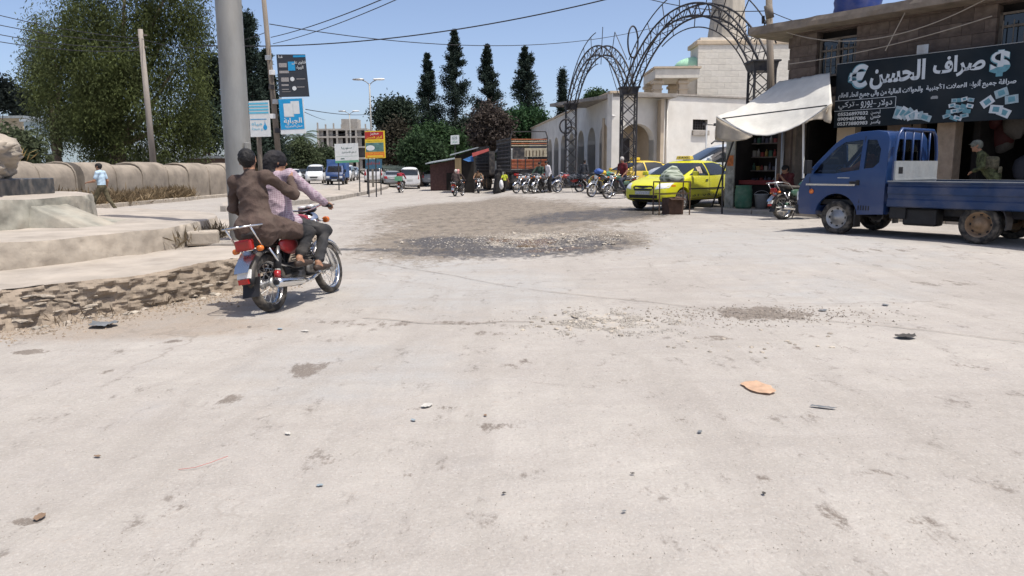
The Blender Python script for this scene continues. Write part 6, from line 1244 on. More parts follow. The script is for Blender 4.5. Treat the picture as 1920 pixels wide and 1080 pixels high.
def motorcycle(name, label, loc, rz, group=None, lean=0., box=False):
    t = thing(name, label, 'motorcycle', loc, rz, group); t.rotation_euler = (lean, 0, rz)
    fx, rx = .64, -.61; bike_wheel(t, fx); bike_wheel(t, rx, .30, .10)
    # fork, fenders
    for s_ in (-1, 1):
        MB().tube([(fx, s_ * .085, .30), (fx - .10, s_ * .085, .56), (fx - .235, s_ * .085, .88)], [.028, .026, .018], 8).build('fork_leg', M_CHROME, t)
        MB().tube([(rx, s_ * .12, .32), (rx + .10, s_ * .13, .66)], [.030, .030], 10).build('shock_absorber', M_CHROME, t)
        MB().tube([(rx + .03, s_ * .124, .43), (rx + .075, s_ * .128, .58)], [.042, .042], 10).build('shock_spring', M_BLACK, t); MB().tube([(rx + .0, s_ * .12, .34), (rx + .025, s_ * .122, .41)], .036, 10).build('shock_sleeve', M_REDP, t)
        MB().tube([(rx, s_ * .09, .30), (rx + .45, s_ * .09, .34)], .022, 8).build('swing_arm', M_FRAME, t)
    def fender(c, r, a0, a1, w, m, nm):
        V = []; n = 14; pr = [(-w, -.03), (-w * .85, .0), (-w * .4, .018), (0, .022), (w * .4, .018), (w * .85, 0), (w, -.03)]
        for i in range(n + 1):
            a = a0 + (a1 - a0) * i / n
            for y, h in pr: V.append((c + (r + h) * math.cos(a), y, .30 + (r + h) * math.sin(a)))
        K = len(pr); o = MB().add(V, [(i * K + j, i * K + j + 1, (i + 1) * K + j + 1, (i + 1) * K + j) for i in range(n) for j in range(K - 1)]).build(nm, m, t); smooth(o); bake(o, [('SOLIDIFY', {'thickness': .006})])
    fender(fx, .335, R(20), R(165), .062, M_CHROME, 'front_fender'); fender(rx, .345, R(35), R(175), .075, M_FRAME, 'rear_fender')
    # frame, engine, exhaust
    MB().tube([(.38, 0, .82), (.30, 0, .62), (.26, 0, .36), (.05, 0, .26), (-.28, 0, .28)], .022, 8).build('frame', M_FRAME, t)
    MB().tube([(.38, 0, .84), (.0, 0, .70), (-.3, 0, .66), (-.85, 0, .72)], .022, 8).build('frame', M_FRAME, t)
    MB().tube([(-.28, 0, .28), (-.24, 0, .66)], .02, 8).build('frame', M_FRAME, t)
    MB().box((.0, 0, .36), (.36, .24, .20)).build('crankcase', M_ENG, t, bevel=.05, bseg=3)
    for s_ in (-1, 1): MB().lathe([(0, s_ * .12), (.085, s_ * .12), (.075, s_ * .155), (0, s_ * .165)], 18, 'Y', (.02, 0, .36)).build('engine_cover', M_ENG, t)
    cy = MB()
    for k in range(7): cy.box((.13 + .012 * k, 0, .47 + .028 * k), (.17 - .003 * k, .18, .012))
    cy.box((.16, 0, .56), (.12, .12, .2)).build('cylinder_fins', M_ENG, t)
    MB().box((.21, 0, .68), (.14, .12, .06)).build('cylinder_head', M_ENG, t, bevel=.02)
    MB().tube([(.24, -.03, .55), (.33, -.08, .42), (.26, -.12, .30), (.0, -.15, .24), (-.2, -.17, .24)], .02, 8).build('exhaust_pipe', M_CHROME, t)
    MB().tube([(-.15, -.175, .245), (-.24, -.18, .25), (-.30, -.185, .255), (-.72, -.20, .30), (-.76, -.20, .305)], [.022, .032, .046, .052, .040], 14).build('muffler', M_CHROME, t)
    MB().tube([(-.762, -.20, .305), (-.775, -.20, .306)], .026, 12).build('muffler_tip', M_BLACK, t)
    MB().box((rx + .3, .11, .33), (.62, .03, .10)).build('chain_guard', M_FRAME, t, bevel=.01)
    # tank, seat, side panels
    def loftx(nm, sec, m, n=12, sub=1):
        V = []
        for (x, zc, a, b2) in sec:
            for k in range(n): q = 6.283 * k / n; V.append((x, a * math.copysign(abs(math.cos(q)) ** .8, math.cos(q)), zc + b2 * math.copysign(abs(math.sin(q)) ** .8, math.sin(q))))
        K = len(sec); o = MB().add(V, [(i * n + j, i * n + (j + 1) % n, (i + 1) * n + (j + 1) % n, (i + 1) * n + j) for i in range(K - 1) for j in range(n)] + [tuple(range(n)), tuple((K - 1) * n + n - 1 - j for j in range(n))]).build(nm, m, t); bake(o, [('SUBSURF', {'levels': sub, 'render_levels': sub})]); smooth(o); return o
    loftx('fuel_tank', [(.36, .86, .05, .04), (.33, .86, .10, .085), (.22, .86, .145, .115), (.08, .855, .15, .11), (-.04, .83, .115, .085), (-.09, .81, .07, .05)], M_REDP)
    loftx('seat', [(-.02, .77, .07, .035), (-.06, .785, .10, .045), (-.25, .775, .125, .05), (-.42, .785, .13, .055), (-.6, .81, .13, .055), (-.74, .82, .12, .05), (-.80, .825, .08, .03)], M_SEAT)
    for s_ in (-1, 1): o = loftx('side_panel', [(-.10, .62, .012, .04), (-.14, .63, .03, .09), (-.3, .64, .035, .10), (-.42, .66, .03, .06), (-.46, .67, .012, .03)], M_REDP); o.location.y = s_ * .12
    # bars, lamps, instruments
    MB().tube([(.30, -.36, 1.00), (.34, -.24, 1.03), (.40, -.08, 1.0), (.41, 0, .99), (.40, .08, 1.0), (.34, .24, 1.03), (.30, .36, 1.00)], .012, 7).build('handlebar', M_CHROME, t)
    for s_ in (-1, 1):
        MB().tube([(.285, s_ * .39, .995), (.315, s_ * .28, 1.02)], .019, 8).build('grip', M_BLACK, t); MB().tube([(.40, s_ * .20, 1.03), (.43, s_ * .36, 1.01)], .007, 5).build('lever', M_CHROME, t)
        MB().lathe([(0, 0), (.035, .0), (.035, .05), (.02, .06), (0, .06)], 12, 'X', (.44, s_ * .20, .86)).build('indicator', M_AMBER, t); MB().tube([(.42, s_ * .08, .86), (.45, s_ * .18, .86)], .010, 6).build('indicator_stem', M_CHROME, t)
        MB().tube([(-.80, s_ * .08, .67), (-.80, s_ * .125, .67)], .010, 6).build('indicator_stem', M_CHROME, t); MB().lathe([(0, -.05), (.028, -.05), (.028, 0), (.02, .01), (0, .01)], 12, 'X', (-.80, s_ * .14, .67)).build('indicator', M_AMBER, t)
        MB().tube([(-.05, s_ * .12, .30), (-.02, s_ * .26, .30)], .014, 6).build('foot_peg', M_BLACK, t); MB().tube([(-.30, s_ * .10, .38), (-.28, s_ * .25, .38)], .014, 6).build('foot_peg', M_BLACK, t)
        MB().tube([(-.25, s_ * .11, .40), (-.55, s_ * .15, .47), (-.68, s_ * .14, .66)], .013, 6).build('peg_bracket', M_CHROME, t)
    MB().lathe([(0, -.14), (.05, -.13), (.085, -.05), (.092, .0), (.095, .02), (.085, .025)], 20, 'X', (.48, 0, .88)).build('headlamp', M_CHROME, t); MB().lathe([(.086, .02), (.06, .04), (0, .05)], 20, 'X', (.48, 0, .88)).build('headlamp_lens', M_LAMP, t)
    MB().box((.44, 0, 1.00), (.07, .22, .06), rot=Matrix.Rotation(-.5, 3, 'Y')).build('instrument_panel', M_BLACK, t, bevel=.015)
    for s_ in (-1, 1): MB().lathe([(0, 0), (.042, 0), (.046, .03), (0, .035)], 14, 'Z', (.425, s_ * .055, 1.02)).build('dial', M_LAMP, t)
    # rear rack, tail light, plate
    for s_ in (-1, 1): MB().tube([(-.42, s_ * .15, .72), (-.55, s_ * .165, .87), (-.70, s_ * .165, .90), (-.98, s_ * .14, .90), (-1.02, s_ * .06, .90)], .011, 6).build('rack_rail', M_CHROME, t); MB().tube([(-.92, s_ * .14, .90), (-.78, s_ * .14, .68)], .010, 6).build('rack_strut', M_CHROME, t)
    for x in (-.72, -.82, -.92, -1.02): MB().tube([(x, -.15 if x > -1 else -.08, .903), (x, .15 if x > -1 else .08, .903)], .009, 6).build('rack_bar', M_CHROME, t)
    MB().box((-.87, 0, .72), (.07, .19, .11)).build('tail_light', M_TAIL, t, bevel=.02)
    MB().add([(-.80, -.10, .66), (-.80, .10, .66), (-.98, .085, .52), (-.98, -.085, .52), (-1.02, .08, .46), (-1.02, -.08, .46)], [(0, 1, 2, 3), (3, 2, 4, 5)]).build('tail_fairing', M_CHROME, t); MB().box((-.97, 0, .44), (.02, .15, .09), rot=Matrix.Rotation(.4, 3, 'Y')).build('number_plate', M_WHITE, t); MB().box((-1.0, 0, .37), (.03, .11, .05)).build('rear_reflector', M_TAIL, t)
    MB().box((-.90, 0, .30), (.012, .19, .2), rot=Matrix.Rotation(.35, 3, 'Y')).build('mud_flap', M_BLACK, t)
    MB().tube([(-.1, .14, .27), (-.16, .22, .03)], .012, 6).build('side_stand', M_FRAME, t)
    return t
rc_, fc_ = G(512, 584), G(622, 549); d = fc_ - rc_; d.z = 0; BS = d.length / 1.25; print('BIKE scale', BS, math.degrees(math.atan2(d.y, d.x)))
B0 = (rc_ + fc_) / 2; RZ0 = math.atan2(d.y, d.x)
bike0 = motorcycle('motorcycle', 'red and chrome motorcycle carrying the two riders in the foreground', B0, RZ0)
BS = max(.95, min(1.1, BS)); bike0.scale = (BS,) * 3; LEAN = R(-9.5); bike0.rotation_euler = (LEAN, 0, RZ0)
swapcols = [paintmat('bike_black', (.02, .02, .024), .2), paintmat('bike_blue', (.03, .06, .16), .2), M_REDP, paintmat('bike_silver', (.30, .31, .32), .2), paintmat('bike_green', (.03, .10, .06), .2)]
BIKES = {}
def bike_at(key, px, py, deg, colr, label, lean=0., grp='motorcycles around the crossing', off=0):
    p = G(px, py); c = copy_tree(bike0, None, {'bike_red': swapcols[colr]}); c.location = p - Vector((math.cos(R(deg)), math.sin(R(deg)), 0)) * off; c.location.z = zt(c.location.x, c.location.y)
    c.rotation_euler = (-lean, 0, R(deg)); c.scale = (1, 1, 1); tag(c, label, 'motorcycle', grp); BIKES[key] = c; return c
bike0['group'] = 'motorcycles around the crossing'
bike_at('red', 752, 361, 88, 0, 'dark motorcycle carrying the rider in the red shirt and a green crate')
bike_at('blue', 803, 347, 90, 1, 'motorcycle ridden by the far man in the pale blue shirt')
bike_at('pair', 860, 368, 72, 0, 'dark motorcycle carrying two riders in the middle of the street')
bike_at('front', 897, 362, -84, 0, 'motorcycle coming straight at the camera beside the cargo trucks')
bike_at('pk1', 982, 362, 226, 3, 'leftmost parked motorcycle behind the black-robed woman', .16); bike_at('pk2', 997, 362, 232, 0, 'second parked motorcycle from the black-robed woman', .15); bike_at('pk3', 1012, 362, 238, 3, 'third parked motorcycle, under the man in dark green', .14)
bike_at('pk4', 1032, 360, 222, 1, 'parked motorcycle beside the man in the white shirt', .16); bike_at('fur', 1066, 361, 196, 2, 'red-framed motorcycle with a shaggy grey seat cover', .12)
bike_at('pk5', 1128, 369, 218, 0, 'motorcycle piled with bundles at the left of the yellow taxi', .14); bike_at('man', 1160, 372, 216, 4, 'motorcycle with the seated man in maroon beside the yellow taxi', .06)
bike_at('green', 1506, 411, 20, 4, 'green motorcycle standing in front of the blue truck nose', .1)
# load and covers
fur = MB(); o = BIKES['fur']
V, F = leafcloud([(x, y, .86 + .03 * math.cos(y * 9)) for x in np.linspace(-.85, .1, 26) for y in np.linspace(-.2, .2, 9)], .12, 20, .03, .25, .5, 1, 3); fo = obj('seat_cover', npmesh('seat_cover', V, F), mat('shaggy_grey', (.12, .13, .15), .95, var=.4), o)
MB().box((-.88, 0, 1.05), (.42, .5, .32)).build('crate_dummy', GREENP)
cr_ = bpy.data.objects['crate_dummy']; cr_.name = 'green_crate'; cr_.matrix_world = BIKES['red'].matrix_world @ Matrix.Identity(4); 
bpy.context.view_layer.update(); cr_.matrix_world = BIKES['red'].matrix_world.copy(); tag(cr_, 'green plastic crate strapped behind the rider in red', 'crate')
for k, (cx, cz, col_) in enumerate(((.35, 1.12, (.05, .10, .30)), (.12, 1.05, (.60, .40, .05)), (-.3, 1.0, (.05, .2, .13)))):
    bm = bmesh.new(); bmesh.ops.create_icosphere(bm, subdivisions=3, radius=.2)
    for v in bm.verts: v.co *= 1 + .35 * noise.noise(v.co * 7 + Vector((k * 5, 0, 0))); v.co.z *= .6
    me = bpy.data.meshes.new('bundle'); bm.to_mesh(me); bm.free(); b_ = obj('cloth_bundle', me, mat('bundle%d' % k, col_, .8)); smooth(b_); b_.matrix_world = BIKES['pk5'].matrix_world @ Matrix.Translation((cx, 0, cz)); tag(b_, ('blue', 'yellow', 'green')[k] + ' cloth bundle tied on the motorcycle left of the yellow taxi', 'bundle', 'bundles on the motorcycle')
# ---------------------------------------------------------------- people: one continuous skin grown round joints
def surfnet(Fd, org, h):
    s = Fd < 0; c = [s[i:s.shape[0] - 1 + i, j:s.shape[1] - 1 + j, k:s.shape[2] - 1 + k] for i in (0, 1) for j in (0, 1) for k in (0, 1)]; cnt = sum(q.astype(np.int8) for q in c)
    act = (cnt > 0) & (cnt < 8); idx = -np.ones(act.shape, np.int64); I = np.argwhere(act); idx[act] = np.arange(len(I)); acc = np.zeros((len(I), 3)); num = np.zeros(len(I))
    off = [(i, j, k) for i in (0, 1) for j in (0, 1) for k in (0, 1)]
    for a in range(8):
        for b2 in range(a + 1, 8):
            da = np.array(off[a]); db = np.array(off[b2])
            if np.abs(da - db).sum() != 1: continue
            fa = Fd[tuple((I + da).T)]; fb = Fd[tuple((I + db).T)]; m = (fa < 0) != (fb < 0); t = np.where(m, fa / np.where(m, fa - fb, 1), 0)[:, None]; acc += np.where(m[:, None], da + (db - da) * t, 0); num += m
    V = (I + acc / num[:, None]) * h + org; Q = []
    for ax in range(3):
        sl0 = [slice(1, -1)] * 3; sl0[ax] = slice(0, -1); sl1 = list(sl0); sl1[ax] = slice(1, None); a_, b_ = s[tuple(sl0)], s[tuple(sl1)]; E = np.argwhere(a_ != b_); base = E + np.array([1 if q != ax else 0 for q in range(3)])
        u, v = [(1, 2), (2, 0), (0, 1)][ax]; du = np.eye(3, dtype=int)[u]; dv = np.eye(3, dtype=int)[v]
        q = np.stack([idx[tuple((base - du - dv).T)], idx[tuple((base - dv).T)], idx[tuple(base.T)], idx[tuple((base - du).T)]], 1); flip = ~a_[tuple(E.T)]; q[flip] = q[flip][:, ::-1]; Q.append(q)
    return V, np.concatenate(Q)
def prim_d(P, pr):
    a, b2, ra, rb, g, k, sq = pr; a = np.array(a, float); ba = np.array(b2, float) - a; Pp = P - a
    if sq is not None:
        n, s_ = sq; n = np.array(n, float); n /= np.linalg.norm(n); dn_ = Pp @ n; Pp = Pp + np.outer(dn_ * (1 / s_ - 1), n) if Pp.ndim == 2 else Pp + (dn_ * (1 / s_ - 1))[..., None] * n; d2 = (ba @ n); ba = ba + n * d2 * (1 / s_ - 1)
    L2 = max(ba @ ba, 1e-9); t = np.clip((Pp @ ba) / L2, 0, 1); return np.sqrt(((Pp - t[..., None] * ba) ** 2).sum(-1)) - (ra + (rb - ra) * t)
def grow(name, prims, mats, parent, h=.02, wr=0., seed=0):
    lo = np.min([np.minimum(p[0], p[1]) - max(p[2], p[3]) for p in prims], 0) - 3 * h; hi = np.max([np.maximum(p[0], p[1]) + max(p[2], p[3]) for p in prims], 0) + 3 * h
    n = np.ceil((hi - lo) / h).astype(int) + 1; Fd = np.full(n, 9., np.float32)
    for p in prims:
        r = max(p[2], p[3]) + p[5] + 3 * h; a = np.maximum(((np.minimum(p[0], p[1]) - r - lo) / h).astype(int), 0); b2 = np.minimum(((np.maximum(p[0], p[1]) + r - lo) / h).astype(int) + 2, n)
        g = np.stack(np.meshgrid(*[lo[i] + h * np.arange(a[i], b2[i]) for i in range(3)], indexing='ij'), -1); d = prim_d(g, p); sl = tuple(slice(a[i], b2[i]) for i in range(3)); f = Fd[sl]; k = p[5]
        if k > 0: q = np.clip(.5 + .5 * (f - d) / k, 0, 1); f2 = f * (1 - q) + d * q - k * q * (1 - q); f2 = np.where(f > 5, d, f2)
        else: f2 = np.minimum(f, d)
        Fd[sl] = f2
    V, Q = surfnet(Fd, lo, h); C = V[Q].mean(1); D = np.stack([prim_d(C, p) for p in prims], 1); G_ = np.array([p[4] for p in prims])[D.argmin(1)]
    me = npmesh(name, V, Q, True); me.polygons.foreach_set('material_index', G_.astype(np.int32))
    if wr:
        vm = np.zeros(len(V), int); vm[Q.ravel()] = np.repeat(G_, 4); nr = np.empty(len(V) * 3, np.float32); me.vertices.foreach_get('normal', nr); nr = nr.reshape(-1, 3); W_ = V.copy()
        for i in np.where(vm == 4)[0]:
            p = Vector(V[i]); W_[i] += nr[i] * .007 * noise.noise(p * 38)
        for i in np.where((vm == 1) | (vm == 2))[0]:
            p = Vector(V[i]); f = 1 - 2.2 * abs(noise.noise(Vector((p.x * 5 + p.z * 3, p.y * 5 + p.z * 2, p.z * 8)) + Vector((seed, 0, 0)))); q = 1 - 2 * abs(noise.noise(Vector((p.x * 12 - p.z * 5, p.y * 12, p.z * 15)) + Vector((seed, 3, 0)))); W_[i] += nr[i] * wr * (1.0 * f + .6 * q - .9)
        me.vertices.foreach_set('co', W_.astype(np.float32).ravel())
    me.update(); return obj(name, me, mats, parent)
M_SKIN = mat('skin', (.32, .17, .105), .6, var=.12, scale=14); M_HAIR = mat('black_hair', (.012, .011, .011), .6, var=.3, scale=40, bump=.5, bscale=90)
def V3(*a): return np.array(a, float)
def cloth(name, col, **k): return mat('cloth_' + name, col, .85, var=.22, scale=9, bump=.25, bscale=60, dust=.08, **k)
# J: dictionary of joints; groups: 0 skin 1 top 2 trousers 3 shoes 4 hair/headwear 5 extra
def body_prims(J, sleeve=1.0, trouser=1.0, fwd=(1, 0, 0), face=(1, 0, 0), long=0., bulk=1., hair='short', fine=False, headwear=None):
    f = V3(*fwd); P = []; up = V3(0, 0, 1)
    def cap(a, b2, ra, rb, g, k=.03, sq=None): P.append((V3(*a), V3(*b2), ra, rb, g, k, sq))
    pe, ch, nk, hd_ = (V3(*J[q]) for q in ('pelvis', 'chest', 'neck', 'head')); lat = V3(*J['shL']) - V3(*J['shR']); lat /= np.linalg.norm(lat); sqf = (np.cross(lat, up), .74)
    wa = pe * .5 + ch * .5
    cap(pe, wa, .155 * bulk, .145 * bulk, 1 if long > 0 else 2, .05, sqf); cap(wa, ch, .145 * bulk, .165 * bulk, 1, .05, sqf); cap(pe + (wa - pe) * .35, wa, .152 * bulk, .148 * bulk, 1, .03, sqf)
    cap(ch, ch * .35 + nk * .65, .15 * bulk, .09, 1, .05, sqf)
    cap(V3(*J['shL']), V3(*J['shR']), .068 * bulk, .068 * bulk, 1, .05)
    cap(ch * .1 + nk * .9, nk * .55 + hd_ * .45, .058, .055, 0, .02); cap(ch * .2 + nk * .8, nk * 1.02 - hd_ * .02, .074, .070, 1, .004)
    # head
    fc = V3(*face); fc /= np.linalg.norm(fc); rt = np.cross(fc, up); rt /= np.linalg.norm(rt); hu = np.cross(rt, fc)
    cap(hd_ + hu * .02 - fc * .012, hd_ + hu * .02 + fc * .012, .092, .088, 0, .01, (rt, .86)); cap(hd_ + fc * .03 - hu * .045, hd_ + fc * .048 - hu * .082, .062, .040, 0, .03, (rt, .9))
    cap(hd_ + fc * .088 + hu * .012, hd_ + fc * .108 - hu * .022, .010, .016, 0, .012)
    for s_ in (-1, 1):
        cap(hd_ + rt * s_ * .080 + hu * .018 - fc * .008, hd_ + rt * s_ * .082 - hu * .022 - fc * .004, .017, .011, 0, .008, (rt, .5))
        if fine:
            cap(hd_ + fc * .072 + rt * s_ * .034 + hu * .033, hd_ + fc * .062 + rt * s_ * .058 + hu * .03, .012, .009, 4 if hair else 0, .008); cap(hd_ + fc * .077 + rt * s_ * .032 + hu * .012, hd_ + fc * .0772 + rt * s_ * .033 + hu * .012, .0115, .0115, 4, 0)
    if fine: cap(hd_ + fc * .083 - hu * .052 + rt * .018, hd_ + fc * .083 - hu * .052 - rt * .018, .010, .010, 0, .006)
    if hair == 'short': cap(hd_ + hu * .030 - fc * .022, hd_ + hu * .036 + fc * .02, .098, .090, 4, .006, (rt, .88)); cap(hd_ - fc * .048 - hu * .0, hd_ - fc * .042 - hu * .03, .066, .05, 4, .01)
    if headwear == 'scarf':
        cap(hd_ + hu * .035 - fc * .015, hd_ + hu * .035 + fc * .018, .108, .100, 4, .006, (rt, .9)); cap(hd_ - fc * .06 + hu * .01, hd_ - fc * .10 - hu * .17, .08, .055, 4, .03); cap(hd_ + hu * .055 - rt * .07, hd_ + hu * .045 + fc * .088 + rt * .0, .032, .026, 4, .01); cap(hd_ + hu * .055 + rt * .07, hd_ + hu * .05 + fc * .085, .032, .028, 4, .01)
    if headwear == 'cap': cap(hd_ + hu * .045 - fc * .02, hd_ + hu * .045 + fc * .02, .098, .094, 4, .004, (rt, .9)); cap(hd_ + hu * .055 + fc * .07, hd_ + hu * .045 + fc * .14, .05, .03, 4, .01, (hu, .3))
    if headwear == 'hood': cap(hd_ + hu * .02 - fc * .02, hd_ + hu * .02 + fc * .02, .118, .11, 4, .01); cap(hd_ - hu * .08, ch * .3 + nk * .7, .11, .16, 4, .04)
    for S in 'LR':
        sh, el, wr_ = V3(*J['sh' + S]), V3(*J['el' + S]), V3(*J['wr' + S]); up_g = 1 if sleeve >= .4 else 0
        if sleeve >= .4: cap(sh, el, .066 * bulk, .053, 1, .03)
        else: cap(sh, sh + (el - sh) * .62, .066 * bulk, .062, 1, .03); cap(sh, el, .048, .042, 0, .01)
        if sleeve >= .9: cap(el, el + (wr_ - el) * .92, .052, .041, 1, .02); cap(el, wr_, .038, .028, 0, .008)
        else: cap(el, wr_, .043, .029, 0, .02)
        hdv = V3(*J['hd' + S]) - wr_ if 'hd' + S in J else (wr_ - el); hl = np.linalg.norm(hdv); hdv = hdv / hl
        pn = np.cross(hdv, up if abs(hdv[2]) < .8 else V3(1, 0, 0)); pn /= np.linalg.norm(pn); th = np.cross(pn, hdv); crl = V3(*J.get('curl' + S, -th))
        if 'spread' + S in J: pn = V3(*J['spread' + S]); pn /= np.linalg.norm(pn)
        pc = wr_ + hdv * .045; cap(wr_, pc + hdv * .03, .028, .030, 0, .012, (np.cross(hdv, pn), .62))
        if fine:
            for q, (o_, l) in enumerate(((-.028, .066), (-.010, .075), (.009, .072), (.026, .056))):
                a = pc + hdv * .03 + pn * o_; b2 = a + (hdv * .75 + crl * .5) * l * .5; c_ = b2 + (hdv * .1 + crl * .95) * l * .55; cap(a, b2, .0105, .0095, 0, .004); cap(b2, c_, .0095, .0078, 0, .003)
            a = pc - pn * .028 - hdv * .02; cap(a, a - pn * .02 + hdv * .03 + crl * .02, .012, .010, 0, .006); cap(a - pn * .02 + hdv * .03 + crl * .02, a - pn * .012 + hdv * .06 + crl * .035, .010, .008, 0, .003)
        else: cap(pc + hdv * .02, pc + hdv * .085 + crl * .03, .030, .018, 0, .01, (np.cross(hdv, pn), .6))
        hp, kn, an, to = (V3(*J[q + S]) for q in ('hip', 'kn', 'an', 'toe'))
        cap(hp, kn, .092 * bulk, .070, 2, .05)
        if long > .3: cap(hp + V3(-.05, 0, 0), (hp + kn) / 2 * V3(1, .45, 1) + V3(0, 0, .03), .13, .10, 1, .06); cap(pe + V3(-.03, 0, -.04), pe + V3(-.03, 0, -.08) + (hp - pe) * .8, .15, .13, 1, .05)
        if long > 0: cap(hp, hp + (kn - hp) * long, .108 * bulk, .100 * bulk, 1, .04)
        cap(kn, kn + (an - kn) * trouser, .070, .058 if trouser < .95 else .052, 2, .03)
        if trouser < .95: cap(kn, an, .048, .032, 0, .01)
        ft = to - an; ft[2] = 0 if not J.get('tip') else ft[2]; he = an - up * .05 - ft * .25; cap(he, an - up * .055 + ft * .45, .034, .036, 3, .015); cap(an - up * .055 + ft * .4, an - up * .062 + ft, .036, .026, 3, .015); cap(an, an - up * .04 + ft * .1, .034, .036, 0 if trouser < .95 else 3, .01)
    return P
def make_person(label, loc, rz, prims, mats, h=.025, scale=1., wr=0., group=None, seed=0):
    t = thing('person', label, 'person', loc, rz, group, scale); grow('body', prims, mats, t, h, wr, seed); return t
def stand(stride=0., armsw=.12, H=1.0, lean=0.):
    J = dict(pelvis=(0, 0, .93), chest=(.02 + lean, 0, 1.25), neck=(.03 + lean * 1.3, 0, 1.45), head=(.055 + lean * 1.5, 0, 1.59))
    for S, y in (('L', 1), ('R', -1)):
        k = stride * y; J['sh' + S] = (.01 + lean * 1.2, y * .185, 1.395); J['el' + S] = (-.04 - armsw * y * (stride > 0) + lean, y * .245, 1.12); J['wr' + S] = (.06 - armsw * 2 * y * (stride > 0) + lean, y * .26, .88)
        J['hip' + S] = (0, y * .095, .91); J['kn' + S] = (.05 + k * .55, y * .105, .50); J['an' + S] = (k - .02, y * .11, .09 + (.07 if k < 0 else 0)); J['toe' + S] = (k + .16, y * .13, .03)
    return J
def sit_bike(px_=-.12, lean=.08, driver=True, foot=(.02, .36), head_turn=0.):
    J = dict(pelvis=(px_, 0, .90), chest=(px_ + lean, 0, 1.23), neck=(px_ + lean * 1.35, 0, 1.43), head=(px_ + lean * 1.5 + .02, 0, 1.575))
    for S, y in (('L', 1), ('R', -1)):
        J['sh' + S] = (px_ + lean * 1.2, y * .185, 1.375); J['hip' + S] = (px_ + .02, y * .10, .88)
        J['kn' + S] = (foot[0] + .28, y * .235, .74); J['an' + S] = (foot[0] - .02, y * .235, foot[1] + .07); J['toe' + S] = (foot[0] + .18, y * .25, foot[1])
        if driver: J['el' + S] = (px_ + lean + .20, y * .32, 1.13); J['wr' + S] = (.255, y * .345, 1.04); J['hd' + S] = (.33, y * .345, 1.02); J['curl' + S] = (.1, 0, -1); J['spread' + S] = (0, -y, 0)
        else: J['el' + S] = (px_ + .05, y * .26, 1.10); J['wr' + S] = (px_ + .22, y * .22, .95)
    return J
C_BROWN = cloth('brown', (.082, .055, .045)); C_PURP = mat('cloth_purple_check', (.31, .22, .27), .85, var=.3, scale=12, bump=.2, bscale=60); C_BLACKT = cloth('black_trousers', (.018, .018, .02)); C_GREYT = cloth('charcoal_trousers', (.035, .035, .038)); M_SHOE = mat('leather_sandal', (.05, .035, .028), .6); C_SCARF = cloth('black_scarf', (.012, .012, .016))
# purple check: fine stripes
def stripes(m, c2, sc):
    N_ = m.node_tree.nodes; L_ = m.node_tree.links; b_ = N_['Principled BSDF']; src = b_.inputs['Base Color'].links[0].from_socket; tc_ = N_.new('ShaderNodeTexCoord'); w1_ = N_.new('ShaderNodeTexWave'); w1_.inputs['Scale'].default_value = sc; w1_.bands_direction = 'Y'; w1_.inputs['Distortion'].default_value = .6; w2_ = N_.new('ShaderNodeTexWave'); w2_.bands_direction = 'Z'; w2_.inputs['Scale'].default_value = sc; w2_.inputs['Distortion'].default_value = .6
    for q in (w1_, w2_): L_.new(tc_.outputs['Object'], q.inputs[0])
    mx_ = N_.new('ShaderNodeMath'); mx_.operation = 'MAXIMUM'; L_.new(w1_.outputs[1], mx_.inputs[0]); L_.new(w2_.outputs[1], mx_.inputs[1]); r_ = N_.new('ShaderNodeMapRange'); r_.inputs[1].default_value = .6; r_.inputs[2].default_value = .95; r_.inputs[4].default_value = .6; L_.new(mx_.outputs[0], r_.inputs[0]); m_ = N_.new('ShaderNodeMix'); m_.data_type = 'RGBA'; L_.new(r_.outputs[0], m_.inputs[0]); L_.new(src, m_.inputs[6]); m_.inputs[7].default_value = (*c2, 1); L_.new(m_.outputs[2], b_.inputs['Base Color'])
stripes(C_PURP, (.46, .40, .43), 14)
Jd = sit_bike(-.20, .10, True, (.06, .33)); Jd['head'] = (-.025, -.01, 1.54); Jd['neck'] = (-.05, 0, 1.40)
make_person('man in a purple checked shirt and black headscarf driving the foreground motorcycle', B0, RZ0, body_prims(Jd, 1, .86, face=(.72, -.62, -.05), hair='short', fine=True, headwear='scarf', long=.12), [M_SKIN, C_PURP, C_GREYT, M_SHOE, C_SCARF], .0105, BS, .010, seed=2).rotation_euler[0] = LEAN
Jp = sit_bike(-.60, .05, False, (-.30, .42)); Jp['elR'] = (-.27, -.30, 1.15); Jp['wrR'] = (-.15, -.22, 1.34); Jp['hdR'] = (-.10, -.19, 1.42); Jp['curlR'] = (.3, .8, 0); Jp['elL'] = (-.5, .30, 1.12); Jp['wrL'] = (-.32, .24, .98); Jp['head'] = (-.52, 0, 1.56)
make_person('man in a dark brown shirt riding behind on the foreground motorcycle', B0, RZ0, body_prims(Jp, 1, .80, face=(.86, .3, -.05), fine=True, long=.62, bulk=1.0), [M_SKIN, C_BROWN, C_BLACKT, M_SHOE, M_HAIR], .0105, BS, .0115, seed=9).rotation_euler[0] = LEAN
# walking man on the left
C_LBLUE = cloth('light_blue', (.42, .55, .66)); C_CAMO = mat('cloth_camo', (.10, .085, .05), .9, var=.7, scale=11)
wp = G(196, 402); Jw = stand(.34, .05); Jw['elL'] = (-.02, .24, 1.10); Jw['wrL'] = (.16, .2, 1.02); Jw['elR'] = (-.06, -.25, 1.12); Jw['wrR'] = (.0, -.26, .90)
Jw['elL'] = (.1, .25, 1.12); Jw['wrL'] = (.33, .22, 1.08)
make_person('man in a pale blue T-shirt and dark patterned trousers walking left behind the monument', wp, R(178), body_prims(Jw, .3, 1, hair='short'), [M_SKIN, C_LBLUE, C_CAMO, M_SHOE, M_HAIR], .018, .98, .005)
